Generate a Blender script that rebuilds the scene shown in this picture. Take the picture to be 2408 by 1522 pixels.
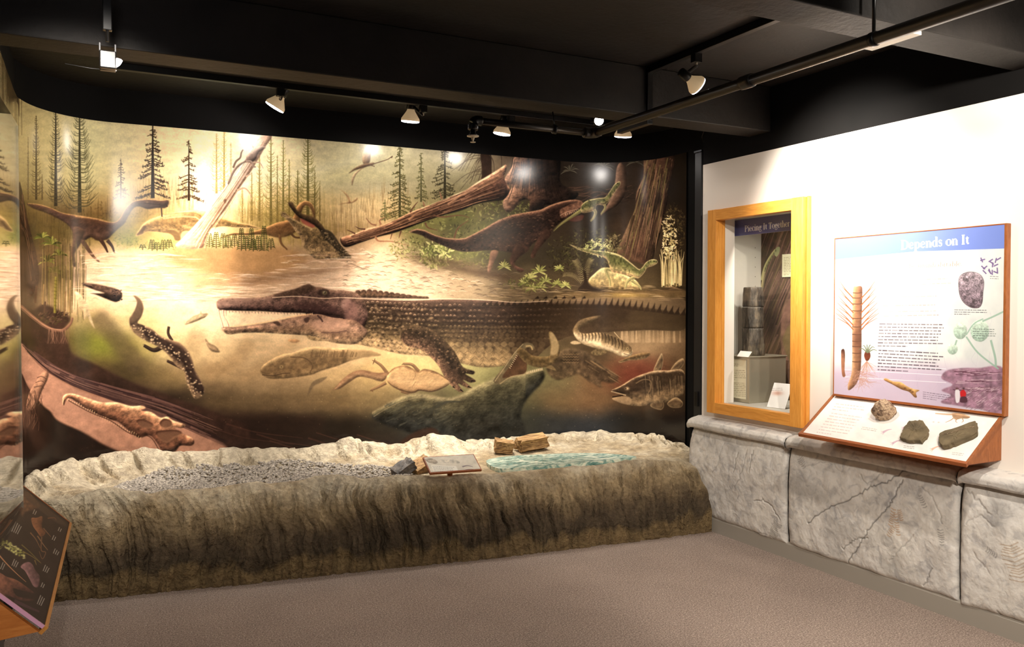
import bpy, bmesh, math, random
import numpy as np
from mathutils import Vector, Matrix
sc = bpy.context.scene
for o in list(bpy.data.objects): bpy.data.objects.remove(o)
random.seed(4)
# ------------------------------------------------------------------ camera
FPX = 1944.; CAM_H = 1.5
_yaw = math.atan(1004 / FPX); _pit = math.atan((761 - 715) / FPX)
CAM_R = np.array([math.cos(_yaw), -math.sin(_yaw), 0.]); _f0 = np.array([math.sin(_yaw), math.cos(_yaw), 0.]); _up = np.array([0, 0, 1.])
CAM_FW = _f0 * math.cos(_pit) - _up * math.sin(_pit); CAM_U = _up * math.cos(_pit) + _f0 * math.sin(_pit)
cd = bpy.data.cameras.new('camera'); cam = bpy.data.objects.new('camera', cd); sc.collection.objects.link(cam)
cd.sensor_fit = 'HORIZONTAL'; cd.sensor_width = 36.; cd.lens = 36. * FPX / 2408.; cd.clip_start = .05
m = Matrix((CAM_R, CAM_U, -CAM_FW)).transposed().to_4x4(); m.translation = (0, 0, CAM_H); cam.matrix_world = m
sc.camera = cam
# ------------------------------------------------------------------ world, exposure, room light
w = bpy.data.worlds.new('world'); sc.world = w; w.use_nodes = True
w.node_tree.nodes['Background'].inputs[0].default_value = (1., .86, .7, 1); w.node_tree.nodes['Background'].inputs[1].default_value = .004
cy = sc.cycles; cy.max_bounces = 6; cy.diffuse_bounces = 3; cy.glossy_bounces = 3; cy.transparent_max_bounces = 10
vs = sc.view_settings; vs.view_transform = 'Standard'; vs.look = 'None'; vs.gamma = 1.; vs.exposure = 0.; vs.use_curve_mapping = False
WARM = (1., .925, .83)
def spot(name, loc, aim, watts, deg, blend=.5, size=.035, col=WARM, parent=None):
    l = bpy.data.lights.new(name, 'SPOT'); l.energy = watts; l.color = col; l.spot_size = math.radians(deg); l.spot_blend = blend; l.shadow_soft_size = size
    o = bpy.data.objects.new(name, l); sc.collection.objects.link(o); o.location = loc
    o.rotation_euler = (Vector(aim) - Vector(loc)).to_track_quat('-Z', 'Y').to_euler()
    return o
# unseen spots over and behind the viewer: inferred track heads, plus added fill
spot('room_spot', (2.62, 1.58, 2.53), (3.72, 2.35, 1.45), 110, 100, .35)
spot('room_spot', (2.62, 1.60, 2.53), (3.0, 2.11, 2.65), 45, 120, 1.)
spot('room_spot', (1.6, 1.0, 2.7), (2.2, 3.1, 0.), 95, 72, 1.)  # unseen fill added for the carpet
spot('room_spot', (2.6, .4, 2.7), (3.0, 2.0, 0.), 90, 95, 1.)  # likewise added, fills the floor towards the right wall
spot('room_spot', (.04, -.7, 2.5), (.45, 4.1, .35), 300, 44, 1.)
spot('room_spot', (1.0, -.3, 2.6), (3.65, 3.1, .45), 420, 58, 1., .05)  # added to brighten the stone wainscot, no known fixture
# ------------------------------------------------------------------ helpers
COL = sc.collection
def pray(x, y): return CAM_FW + CAM_R * ((x - 1204.) / FPX) - CAM_U * ((y - 761.) / FPX)
_C = np.array([0, 0, CAM_H])
def at_x(x, y, X): d = pray(x, y); return _C + d * (X / d[0])
def at_y(x, y, Y): d = pray(x, y); return _C + d * (Y / d[1])
def at_z(x, y, Z): d = pray(x, y); return _C + d * ((Z - CAM_H) / d[2])
def srgb(r, g, b):
    f = lambda c: (c / 255. / 12.92) if c <= 10 else ((c / 255. + .055) / 1.055) ** 2.4
    return (f(r), f(g), f(b), 1.)
class Mat:
    def __init__(s, name, col=(128, 128, 128), rough=.6, metal=0., spec=.5):
        s.m = bpy.data.materials.new(name); s.m.use_nodes = True; s.t = s.m.node_tree; s.b = s.t.nodes['Principled BSDF']
        s.b.inputs['Base Color'].default_value = srgb(*col); s.b.inputs['Roughness'].default_value = rough; s.b.inputs['Metallic'].default_value = metal
        s.b.inputs['Specular IOR Level'].default_value = spec
        s._c = None
    def n(s, kind, **kw):
        q = s.t.nodes.new(kind)
        for k, v in kw.items():
            if k in q.inputs: q.inputs[k].default_value = v
            else: setattr(q, k, v)
        return q
    def l(s, a, b): s.t.links.new(a, b)
    def co(s, scale=(1, 1, 1)):
        if s._c is None: s._c = s.n('ShaderNodeNewGeometry')
        mp = s.n('ShaderNodeMapping'); mp.inputs['Scale'].default_value = scale; s.l(s._c.outputs['Position'], mp.inputs['Vector']); return mp.outputs[0]
    def noise(s, scale, detail=4, stretch=(1, 1, 1), rough=.55, dist=0.):
        q = s.n('ShaderNodeTexNoise', Scale=scale, Detail=detail, Roughness=rough, Distortion=dist); s.l(s.co(stretch), q.inputs['Vector']); return q.outputs['Fac']
    def ramp(s, fac, stops):
        r = s.n('ShaderNodeValToRGB'); e = r.color_ramp.elements
        while len(e) > 1: e.remove(e[-1])
        e[0].position = stops[0][0]; e[0].color = srgb(*stops[0][1])
        for p, c in stops[1:]: q = e.new(p); q.color = srgb(*c)
        s.l(fac, r.inputs[0]); return r.outputs[0]
    def mix(s, fac, a, b, mode='MIX'):
        q = s.n('ShaderNodeMix', data_type='RGBA', blend_type=mode)
        for i, v in ((6, a), (7, b)):
            if isinstance(v, tuple): q.inputs[i].default_value = srgb(*v) if len(v) == 3 else v
            else: s.l(v, q.inputs[i])
        if isinstance(fac, (int, float)): q.inputs[0].default_value = fac
        else: s.l(fac, q.inputs[0])
        return q.outputs[2]
    def math(s, op, a, b=0., clamp=False):
        q = s.n('ShaderNodeMath', operation=op, use_clamp=clamp)
        for i, v in ((0, a), (1, b)):
            if isinstance(v, (int, float)): q.inputs[i].default_value = v
            else: s.l(v, q.inputs[i])
        return q.outputs[0]
    def sep(s):
        q = s.n('ShaderNodeSeparateXYZ'); s.l(s.co(), q.inputs[0]); return q.outputs
    def base(s, c): s.l(c, s.b.inputs['Base Color']); return s
    def bump(s, h, strength=.3, dist=.01):
        q = s.n('ShaderNodeBump'); q.inputs['Strength'].default_value = strength; q.inputs['Distance'].default_value = dist; s.l(h, q.inputs['Height']); s.l(q.outputs[0], s.b.inputs['Normal']); return s
def mesh(name, v, f, mat, parent=None, smooth=False, kind=None, label=None, cat=None, group=None, mats=None, mi=None):
    me = bpy.data.meshes.new(name); me.from_pydata([tuple(map(float, p)) for p in v], [], [tuple(int(i) for i in q) for q in f]); me.update()
    if mat is not None: me.materials.append(mat.m)
    for x in mats or []: me.materials.append(x.m)
    if mi is not None: me.polygons.foreach_set('material_index', mi)
    if smooth: me.polygons.foreach_set('use_smooth', [True] * len(me.polygons))
    o = bpy.data.objects.new(name, me); COL.objects.link(o)
    if parent is not None: o.parent = parent
    return tag(o, label, cat, group, kind)
def tag(o, label=None, cat=None, group=None, kind=None):
    for k, v in (('label', label), ('category', cat), ('group', group), ('kind', kind)):
        if v: o[k] = v
    return o
def thing(name, label, cat, group=None, kind=None):
    o = bpy.data.objects.new(name, None); COL.objects.link(o); o.empty_display_size = .1
    return tag(o, label, cat, group, kind)
def boxv(lo, hi, bev=0.):
    bm = bmesh.new(); bmesh.ops.create_cube(bm, size=1.)
    lo, hi = np.array(lo, float), np.array(hi, float)
    for q in bm.verts: q.co = Vector((lo + hi) / 2 + np.array(q.co) * (hi - lo))
    if bev: bmesh.ops.bevel(bm, geom=list(bm.edges), offset=bev, segments=2, affect='EDGES', profile=.5)
    bm.verts.index_update(); v = [tuple(q.co) for q in bm.verts]; f = [[q.index for q in p.verts] for p in bm.faces]; bm.free(); return v, f
def box(name, lo, hi, mat, parent=None, bev=.002, **k):
    v, f = boxv(lo, hi, bev); return mesh(name, v, f, mat, parent, **k)
def join(parts):
    V, Fc = [], []
    for v, f in parts: o = len(V); V += list(v); Fc += [[i + o for i in q] for q in f]
    return V, Fc
def tubev(path, r, n=12, cap=True):
    p = [Vector(q) for q in path]; rr = r if hasattr(r, '__len__') else [r] * len(p); v = []; f = []
    up = Vector((0, 0, 1))
    for i, q in enumerate(p):
        d = (p[min(i + 1, len(p) - 1)] - p[max(i - 1, 0)]).normalized()
        a = d.cross(up if abs(d.z) < .95 else Vector((1, 0, 0))).normalized(); b = d.cross(a)
        for k in range(n): t = 2 * math.pi * k / n; v.append(tuple(q + a * (rr[i] * math.cos(t)) + b * (rr[i] * math.sin(t))))
    for i in range(len(p) - 1):
        for k in range(n): f.append((i * n + k, i * n + (k + 1) % n, (i + 1) * n + (k + 1) % n, (i + 1) * n + k))
    if cap: f.append(tuple(range(n))[::-1]); f.append(tuple((len(p) - 1) * n + k for k in range(n)))
    return v, f
def tube(name, path, r, mat, parent=None, n=12, smooth=True, **k):
    v, f = tubev(path, r, n); return mesh(name, v, f, mat, parent, smooth, **k)
def lathev(base, axis, prof, n=20):
    """prof: list of (distance along the axis, radius)"""
    b = Vector(base); d = Vector(axis).normalized()
    return tubev([b + d * h for h, _ in prof], [r for _, r in prof], n)
def gridf(nu, nv, off=0, wrap=False):
    i, j = np.meshgrid(np.arange(nu - 1), np.arange(nv - 1), indexing='ij'); a = (i * nv + j).ravel() + off
    return np.stack([a, a + nv, a + nv + 1, a + 1], 1)
def gridmesh(name, P, mat, parent=None, smooth=True, flip=False, attr=None, uv=None, **k):
    """P: (nu, nv, 3) array of points -> quad grid"""
    nu, nv = P.shape[:2]; F_ = gridf(nu, nv)
    if flip: F_ = F_[:, ::-1]
    me = bpy.data.meshes.new(name); me.vertices.add(nu * nv); me.vertices.foreach_set('co', P.reshape(-1).astype(np.float32))
    nf = len(F_); me.loops.add(nf * 4); me.loops.foreach_set('vertex_index', np.ascontiguousarray(F_).ravel().astype(np.int32))
    me.polygons.add(nf); me.polygons.foreach_set('loop_start', np.arange(0, nf * 4, 4, dtype=np.int32)); me.polygons.foreach_set('loop_total', np.full(nf, 4, np.int32))
    if smooth: me.polygons.foreach_set('use_smooth', np.ones(nf, bool))
    me.update(calc_edges=True); me.validate()
    if attr is not None:
        for an, arr in attr.items():
            ca = me.color_attributes.new(an, 'FLOAT_COLOR', 'POINT'); ca.data.foreach_set('color', arr.reshape(-1).astype(np.float32))
    if uv is not None:
        ul = me.uv_layers.new(name='print'); ul.data.foreach_set('uv', uv.reshape(-1, 2)[np.ascontiguousarray(F_).ravel()].astype(np.float32).ravel())
    me.materials.append(mat.m); o = bpy.data.objects.new(name, me); COL.objects.link(o)
    if parent is not None: o.parent = parent
    return tag(o, **k)
def slabuv(name, o, u, v, th, matface, matside, parent=None, **k):
    """flat board: corner o, edge vectors u and v, thickness th along -(u x v); the face carries the print"""
    o, u, v = map(np.array, (o, u, v)); nn = np.cross(u, v); nn = nn / np.linalg.norm(nn) * th
    P = [o, o + u, o + u + v, o + v]; P = P + [p - nn for p in P]
    F_ = [(0, 1, 2, 3), (7, 6, 5, 4), (0, 4, 5, 1), (1, 5, 6, 2), (2, 6, 7, 3), (3, 7, 4, 0)]
    ob = mesh(name, P, F_, matface, parent, mats=[matside], mi=[0, 1, 1, 1, 1, 1], **k)
    ul = ob.data.uv_layers.new(name='print'); 
    for li, q in zip(range(4), [(0, 0), (1, 0), (1, 1), (0, 1)]): ul.data[li].uv = q
    return ob
def printmat(name, img, rough=.35, spec=.5, coat=0.):
    M_ = Mat(name, rough=rough, spec=spec); t = M_.n('ShaderNodeTexImage'); t.image = img; t.interpolation = 'Cubic'; t.extension = 'EXTEND'
    M_.l(t.outputs[0], M_.b.inputs['Base Color']); M_.b.inputs['Coat Weight'].default_value = coat; M_.b.inputs['Coat Roughness'].default_value = .08
    return M_
# ------------------------------------------------------------------ materials
BLACK = Mat('black_ceiling_paint', rough=.6, spec=.25); BLACK.base(BLACK.ramp(BLACK.noise(3., 5), [(.3, (24, 22, 20)), (.75, (38, 34, 31))])); BLACK.bump(BLACK.noise(30, 6), .25, .01)
BLACKW = Mat('black_wall_paint', rough=.75, spec=.12); BLACKW.base(BLACKW.ramp(BLACKW.noise(4., 4), [(.3, (11, 10, 9)), (.8, (17, 15, 14))]))
WHITE = Mat('white_wall_paint', (236, 226, 214), .65, spec=.3); WHITE.bump(WHITE.noise(160, 3), .06, .002)
METALB = Mat('black_metal', (18, 17, 16), .35, .3); METALD = Mat('dark_post_metal', (40, 40, 41), .45, .4)
PIPE = Mat('painted_pipe', rough=.38, metal=.1, spec=.5); PIPE.base(PIPE.ramp(PIPE.noise(8, 4), [(.3, (28, 24, 20)), (.7, (42, 36, 29))]))
CREAMP = Mat('cream_enamel', (226, 214, 190), .4)
BULBW = Mat('lamp_glass_white', (240, 222, 190), .35); BULBW.b.inputs['Emission Color'].default_value = srgb(255, 214, 160); BULBW.b.inputs['Emission Strength'].default_value = .25
LENS = Mat('lit_lens', (255, 250, 255), .3); LENS.b.inputs['Emission Color'].default_value = (1., .95, 1., 1); LENS.b.inputs['Emission Strength'].default_value = 30.
def wood(name, a, b, c, axis=(2, 22, 22), rough=.42):
    M_ = Mat(name, rough=rough, spec=.4); n1 = M_.noise(2.2, 5, axis, .6, 1.2); n2 = M_.noise(9, 6, axis, .7)
    M_.base(M_.mix(.35, M_.ramp(n1, [(.25, a), (.5, b), (.75, c)]), M_.ramp(n2, [(.3, a), (.7, c)]))); M_.bump(n2, .08, .002); return M_
OAKV = wood('oak_upright', (196, 122, 42), (226, 152, 62), (240, 172, 84), (24, 24, 2)); OAKH = wood('oak_rail', (196, 122, 42), (226, 152, 62), (240, 172, 84), (24, 2, 24))
OAKR = wood('red_oak', (120, 66, 30), (150, 86, 42), (176, 106, 56), (20, 20, 5)); OAKRH = wood('red_oak_edge', (120, 62, 28), (154, 84, 42), (180, 104, 56), (24, 3, 24))
# ------------------------------------------------------------------ flat prints: a small painter
# Posters, the mural and the text panels are flat prints; their pictures are drawn here stroke by stroke
# into in-memory canvases laid out on each print's own surface (metres along / metres up).
def smooth(pts, closed=False, n=6):
    p = np.asarray(pts, float)
    if len(p) < 3: 
        t = np.linspace(0, 1, n + 1)[:, None]; return p[0] * (1 - t) + p[-1] * t
    if closed: q = np.vstack([p[-1], p, p[0], p[1]])
    else: q = np.vstack([2 * p[0] - p[1], p, 2 * p[-1] - p[-2]])
    t = np.linspace(0, 1, n, endpoint=False)[:, None]; out = []
    for i in range(len(q) - 3):
        a, b, c, d = q[i:i + 4]
        out.append(.5 * ((2 * b) + (c - a) * t + (2 * a - 5 * b + 4 * c - d) * t ** 2 + (3 * b - a - 3 * c + d) * t ** 3))
    if not closed: out.append(p[-1:])
    return np.vstack(out)

def vnoise(x, y, seed=0):
    xi = np.floor(x).astype(np.int64); yi = np.floor(y).astype(np.int64)
    fx = (x - xi).astype(np.float32); fy = (y - yi).astype(np.float32)
    fx = fx * fx * (3 - 2 * fx); fy = fy * fy * (3 - 2 * fy)
    def h(a, b):
        n = (a * 374761393 + b * 668265263 + seed * 974634777) & 0xffffffff
        n = ((n ^ (n >> 13)) * 1274126177) & 0xffffffff
        return ((n ^ (n >> 16)) & 0xffff).astype(np.float32) / 65535.
    return (h(xi, yi) * (1 - fx) + h(xi + 1, yi) * fx) * (1 - fy) + (h(xi, yi + 1) * (1 - fx) + h(xi + 1, yi + 1) * fx) * fy
def fbm(x, y, seed=0, o=4):
    s = 0; a = .5; t = 0
    for k in range(o):
        s = s + a * vnoise(x, y, seed + k * 7); t += a; x = x * 2.03 + 5.1; y = y * 2.03 + 1.7; a *= .5
    return s / t

def blur1(m, r):
    r = int(r)
    if r < 1: return m
    for _ in range(2):
        for ax in (0, 1):
            p = np.pad(m, [(r + 1, r) if k == ax else (0, 0) for k in (0, 1)], mode='edge')
            c = np.cumsum(p, axis=ax, dtype=np.float64)
            n = m.shape[ax]
            m = ((c[2 * r + 1:2 * r + 1 + n] - c[:n]) if ax == 0 else (c[:, 2 * r + 1:2 * r + 1 + n] - c[:, :n])) / (2 * r + 1)
    return m.astype(np.float32)

class Canvas:
    """fwd(x, y) -> column, row of the print; PX, PY = drawing coordinates at every print pixel."""
    def __init__(s, w, h, fwd, PX, PY, scale=1.0):
        s.w, s.h, s.fwd, s.PX, s.PY, s.k = w, h, fwd, PX, PY, scale
        s.a = np.zeros((h, w, 3), np.float32); s.clip = None; s.rng = np.random.default_rng(7)
    def mask(s, poly, feather=0.):
        """poly in drawing coordinates -> (slice, coverage)"""
        c, r = s.fwd(poly[:, 0], poly[:, 1])
        pad = int(feather * 3 + 2)
        x0, x1 = int(max(0, np.floor(c.min()) - pad)), int(min(s.w, np.ceil(c.max()) + pad + 1))
        y0, y1 = int(max(0, np.floor(r.min()) - pad)), int(min(s.h, np.ceil(r.max()) + pad + 1))
        if x1 <= x0 or y1 <= y0: return None, None
        W, Hh = x1 - x0, y1 - y0
        SS = 3
        acc = np.zeros((Hh * SS, W + 2), np.float32)
        xs = c - x0; ys = (r - y0) * SS - .5
        xe = np.roll(xs, -1); ye = np.roll(ys, -1)
        up = ye > ys
        ya = np.where(up, ys, ye); yb = np.where(up, ye, ys); xa = np.where(up, xs, xe); xb = np.where(up, xe, xs)
        sg = np.where(up, 1., -1.)
        i0 = np.maximum(np.ceil(ya), 0).astype(int); i1 = np.minimum(np.ceil(yb), Hh * SS).astype(int)
        cnt = np.maximum(i1 - i0, 0); tot = cnt.sum()
        if tot == 0: return None, None
        e = np.repeat(np.arange(len(cnt)), cnt)
        rows = i0[e] + (np.arange(tot) - np.repeat(np.cumsum(cnt) - cnt, cnt))
        t = (rows - ya[e]) / np.maximum(yb[e] - ya[e], 1e-9)
        x = np.clip(xa[e] + t * (xb[e] - xa[e]), 0, W)
        xi = np.floor(x).astype(int); fx = x - xi
        np.add.at(acc, (rows, xi), sg[e] * (1 - fx)); np.add.at(acc, (rows, xi + 1), sg[e] * fx)
        m = np.clip(np.abs(np.cumsum(acc, axis=1)[:, :W]), 0, 1)
        m = m.reshape(Hh, SS, W).mean(1)
        if feather >= .5: m = blur1(m, max(1, round(feather * .6)))
        return (slice(y0, y1), slice(x0, x1)), m
    def put(s, sl, m, col, alpha=1.):
        if sl is None: return
        m = m * alpha
        if s.clip is not None: m = m * s.clip[sl]
        s.a[sl] += (np.asarray(col, np.float32) - s.a[sl]) * m[..., None]
    def fill(s, pts, col, feather=0., alpha=1., closed=True, sm=True, noise=0., ns=12., seed=3):
        poly = smooth(pts, True) if sm else np.asarray(pts, float)
        sl, m = s.mask(poly, feather * s.k)
        if sl is None: return
        col = np.asarray(col, np.float32)
        if noise: col = col * (1 + noise * 2 * (fbm(s.PX[sl] / ns, s.PY[sl] / ns, seed) - .5))[..., None]
        s.put(sl, m, col, alpha); return sl, m
    def body(s, pts, ramp, feather=.6, alpha=1., noise=.12, ns=7., seed=3, sm=True, rim=None, rimw=4., speck=0., horiz=False, emb=.55, emb_r=5.):
        """a rounded figure: colours run from its upper edge (0) to its lower edge (1)"""
        poly = smooth(pts, True) if sm else np.asarray(pts, float)
        sl, m = s.mask(poly, feather * s.k)
        if sl is None: return None
        b = m > .5
        if horiz: b = b.T
        ii = np.arange(b.shape[0])[:, None]
        anyc = b.any(0)
        top = np.where(anyc, b.argmax(0), 0); bot = np.where(anyc, b.shape[0] - 1 - b[::-1].argmax(0), b.shape[0])
        ker = np.ones(7) / 7
        if len(top) > 7:
            top = np.convolve(np.pad(top, 3, 'edge'), ker, 'valid'); bot = np.convolve(np.pad(bot, 3, 'edge'), ker, 'valid')
        t = np.clip((ii - top) / np.maximum(bot - top, 1), 0, 1)
        if horiz: t = t.T
        rp = [q[0] for q in ramp]; rc = np.array([q[1] for q in ramp], np.float32)
        X, Y = s.PX[sl], s.PY[sl]
        n1 = fbm(X / ns, Y / ns, seed) - .5
        t = np.clip(t + .12 * n1, 0, 1)
        col = np.stack([np.interp(t, rp, rc[:, k]) for k in range(3)], -1).astype(np.float32)
        f = 1 + noise * 2 * n1
        e_ = blur1(m, max(2, round(emb_r * s.k))) * 1.6 + .3 * fbm(X / 9., Y / 7., seed + 5, 3); gy_, gx_ = np.gradient(e_)
        f = f + np.clip((gy_ * .85 + gx_ * .5) * emb * emb_r, -.45, .6)
        if speck: f = f + speck * (vnoise(X / 1.7, Y / 1.7, seed + 31) - .5) * 2
        col = col * f[..., None]
        if rim is not None:
            e = blur1(m, max(1, round(rimw * s.k)))
            col = col + (np.asarray(rim, np.float32) - col) * (np.clip((.93 - e) / .43, 0, 1) * .8)[..., None]
        s.put(sl, m, np.clip(col, 0, 255), alpha)
        return sl, m
    def full(s, r):
        m = np.zeros((s.h, s.w), np.float32)
        if r and r[0] is not None: m[r[0]] = r[1]
        return m
    def stroke(s, pts, w, col, alpha=1., w1=None, feather=0., n=5, bulge=False):
        p = smooth(pts, False, n)
        d = np.gradient(p, axis=0); L = np.hypot(d[:, 0], d[:, 1]) + 1e-9
        nx, ny = -d[:, 1] / L, d[:, 0] / L
        t = np.linspace(0, 1, len(p)); w1 = w if w1 is None else w1
        ww = (w + (w1 - w) * t) / 2
        if bulge: ww = ww * np.sin(np.pi * np.clip(t, .03, .97)) 
        q = np.vstack([np.stack([p[:, 0] + nx * ww, p[:, 1] + ny * ww], 1), np.stack([p[:, 0] - nx * ww, p[:, 1] - ny * ww], 1)[::-1]])
        sl, m = s.mask(q, feather * s.k)
        if sl is not None: s.put(sl, m, col, alpha)
        if w >= 5.5 and not feather and not bulge and alpha > .9:
            s.stroke(p[:, :] + np.array([-.16, -.2]) * w, w * .42, np.clip(np.asarray(col, float) * 1.35 + 8, 0, 255), .55, w1 * .42, 1.2, 1); s.stroke(p[:, :] + np.array([.14, .22]) * w, w * .38, np.asarray(col, float) * .6, .5, w1 * .38, 1.2, 1)
    def blob(s, x, y, rx, ry, col, alpha=1., ang=0., power=1.):
        c, sn = math.cos(math.radians(ang)), math.sin(math.radians(ang)); R = max(rx, ry) * 2.4
        cc, rr = s.fwd(np.array([x - R, x + R, x - R, x + R, x]), np.array([y - R, y - R, y + R, y + R, y]))
        x0, x1 = int(max(0, cc.min())), int(min(s.w, cc.max() + 1)); y0, y1 = int(max(0, rr.min())), int(min(s.h, rr.max() + 1))
        if x1 <= x0 or y1 <= y0: return
        sl = (slice(y0, y1), slice(x0, x1)); X = s.PX[sl] - x; Y = s.PY[sl] - y
        g = np.exp(-(((X * c + Y * sn) / rx) ** 2 + ((-X * sn + Y * c) / ry) ** 2) ** power)
        s.put(sl, g.astype(np.float32), col, alpha)
    def leafclump(s, x, y, rx, ry, n, cols, size=5., seed=1, alpha=.9):
        r = np.random.default_rng(seed)
        for k in range(n):
            a = r.uniform(0, 6.283); q = math.sqrt(r.uniform(0, 1)); px, py = x + math.cos(a) * rx * q, y + math.sin(a) * ry * q
            d = r.uniform(0, 6.283); l = size * r.uniform(.6, 1.4); c = cols[r.integers(len(cols))]
            s.stroke([(px, py), (px + math.cos(d) * l, py + math.sin(d) * l)], l * .38, c, alpha, bulge=True, n=4)
    def frond(s, x, y, n, L, cols, w=2.6, a0=-200, a1=20, seed=1, sag=.25):
        """palm-like star of leaves"""
        r = np.random.default_rng(seed)
        for k in range(n):
            a = math.radians(a0 + (a1 - a0) * (k + .5) / n + r.uniform(-8, 8)); l = L * r.uniform(.75, 1.15)
            ex, ey = x + math.cos(a) * l, y + math.sin(a) * l + sag * l
            mx, my = x + math.cos(a) * l * .55, y + math.sin(a) * l * .55
            s.stroke([(x, y), (mx, my), (ex, ey)], w, cols[r.integers(len(cols))], 1., bulge=True)
    def conifer(s, x, y0, y1, wid, col, style='up', trunk=6., dens=1., seed=1, alpha=1., lean=0.):
        """y0 top, y1 foot"""
        r = np.random.default_rng(seed); col = np.array(col, float)
        s.stroke([(x + lean, y0), (x, y1)], trunk * .25, col * .8, alpha, w1=trunk)
        h = y1 - y0; n = int(h / 5.2 * dens)
        for k in range(n):
            f = (k + r.uniform(0, 1)) / n; y = y0 + f * h * .96
            for sd in (-1, 1):
                if r.uniform() < (.12 if style == 'up' else .30): continue
                if style == 'up':
                    l = wid * (.16 + .84 * f ** .8) * r.uniform(.5, 1.12); xx = x + lean * (1 - f)
                    s.stroke([(xx, y + l * .1), (xx + sd * l * .55, y + l * r.uniform(0., .2)), (xx + sd * l, y - l * r.uniform(.3, .65))], 1.9, col * r.uniform(.9, 1.15), alpha * .85, w1=.7, n=4)
                    if l > 12: s.stroke([(xx + sd * l * .5, y + l * .1), (xx + sd * l * .68, y - l * .45)], 1.2, col, alpha * .7, w1=.6, n=3)
                else:
                    l = wid * (.12 + .88 * f) * r.uniform(.45, 1.15); xx = x + lean * (1 - f)
                    p = [(xx, y), (xx + sd * l * .4, y + l * .16), (xx + sd * l * .8, y + l * .34), (xx + sd * l, y + l * .3)]
                    s.stroke(p, 2., col * r.uniform(.85, 1.2), alpha * .9, w1=.9, n=3)
                    for q in range(int(l / 2.1)):
                        g = r.uniform(.25, 1); bx = xx + sd * l * g; by = y + l * .36 * g
                        s.stroke([(bx, by), (bx + r.uniform(-4, 4), by + r.uniform(-5, 5))], 2.3, col * r.uniform(.75, 1.4), alpha * .7, w1=1.2, n=2)
    def image(s, name):
        img = bpy.data.images.new(name, s.w, s.h)
        px = np.ones((s.h, s.w, 4), np.float32); px[..., :3] = np.clip(s.a[::-1] / 255., 0, 1)
        img.pixels.foreach_set(px.ravel()); img.update(); img.pack()
        return img
# ------------------------------------------------------------------ the mural's picture
MUR_T, MUR_B = 2.61, .30
def mural_curve():
    c = [(-.318, 3.0), (-.318, 3.5), (-.318, 4.0), (-.318, 4.5), (-.316, 4.8)]
    for a in np.linspace(180, 90, 13)[1:]:
        c.append((.16 + .476 * math.cos(math.radians(a)), 5.08 + .555 * math.sin(math.radians(a))))
    for t in np.linspace(0, 1, 22)[1:-1]: c.append((.16 + (3.3 - .16) * t, 5.635 + (5.552 - 5.635) * t))
    for a in np.linspace(88, 0, 12): c.append((3.3 + .62 * math.cos(math.radians(a)), 5.0 + .553 * math.sin(math.radians(a))))
    c.append((3.92, 4.81))
    return smooth(c, False, 8)
MC = mural_curve()
MS = np.concatenate([[0], np.cumsum(np.hypot(*np.diff(MC, axis=0).T))])
MPHI = np.arctan2(MC[:, 0], MC[:, 1])
def px_to_wall(x, y):
    """a point of the picture as seen standing in the room -> metres along the curved wall, metres up"""
    x = np.asarray(x, float); y = np.asarray(y, float)
    d = CAM_FW[None] + np.outer((x.ravel() - 1204.) / FPX, CAM_R) - np.outer((y.ravel() - 761.) / FPX, CAM_U)
    phi = np.arctan2(d[:, 0], d[:, 1]); s = np.interp(phi, MPHI, MS)
    r = np.hypot(np.interp(s, MS, MC[:, 0]), np.interp(s, MS, MC[:, 1]))
    z = CAM_H + d[:, 2] / np.hypot(d[:, 0], d[:, 1]) * r
    return s.reshape(x.shape), z.reshape(x.shape)
PPM = 430.
def mural_canvas():
    w, h = int(MS[-1] * PPM), int((MUR_T - MUR_B) * PPM)
    def fwd(x, y):
        s, z = px_to_wall(x, y); return s * PPM, (MUR_T - z) * PPM
    s = (np.arange(w) + .5) / PPM; z = MUR_T - (np.arange(h) + .5) / PPM
    X = np.interp(s, MS, MC[:, 0]); Y = np.interp(s, MS, MC[:, 1])
    V = np.stack([np.broadcast_to(X, (h, w)), np.broadcast_to(Y, (h, w)), np.broadcast_to((z - CAM_H)[:, None], (h, w))], -1)
    dz = V @ CAM_FW
    return Canvas(w, h, fwd, (1204 + FPX * (V @ CAM_R) / dz).astype(np.float32), (761 - FPX * (V @ CAM_U) / dz).astype(np.float32), 1.05)

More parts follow.
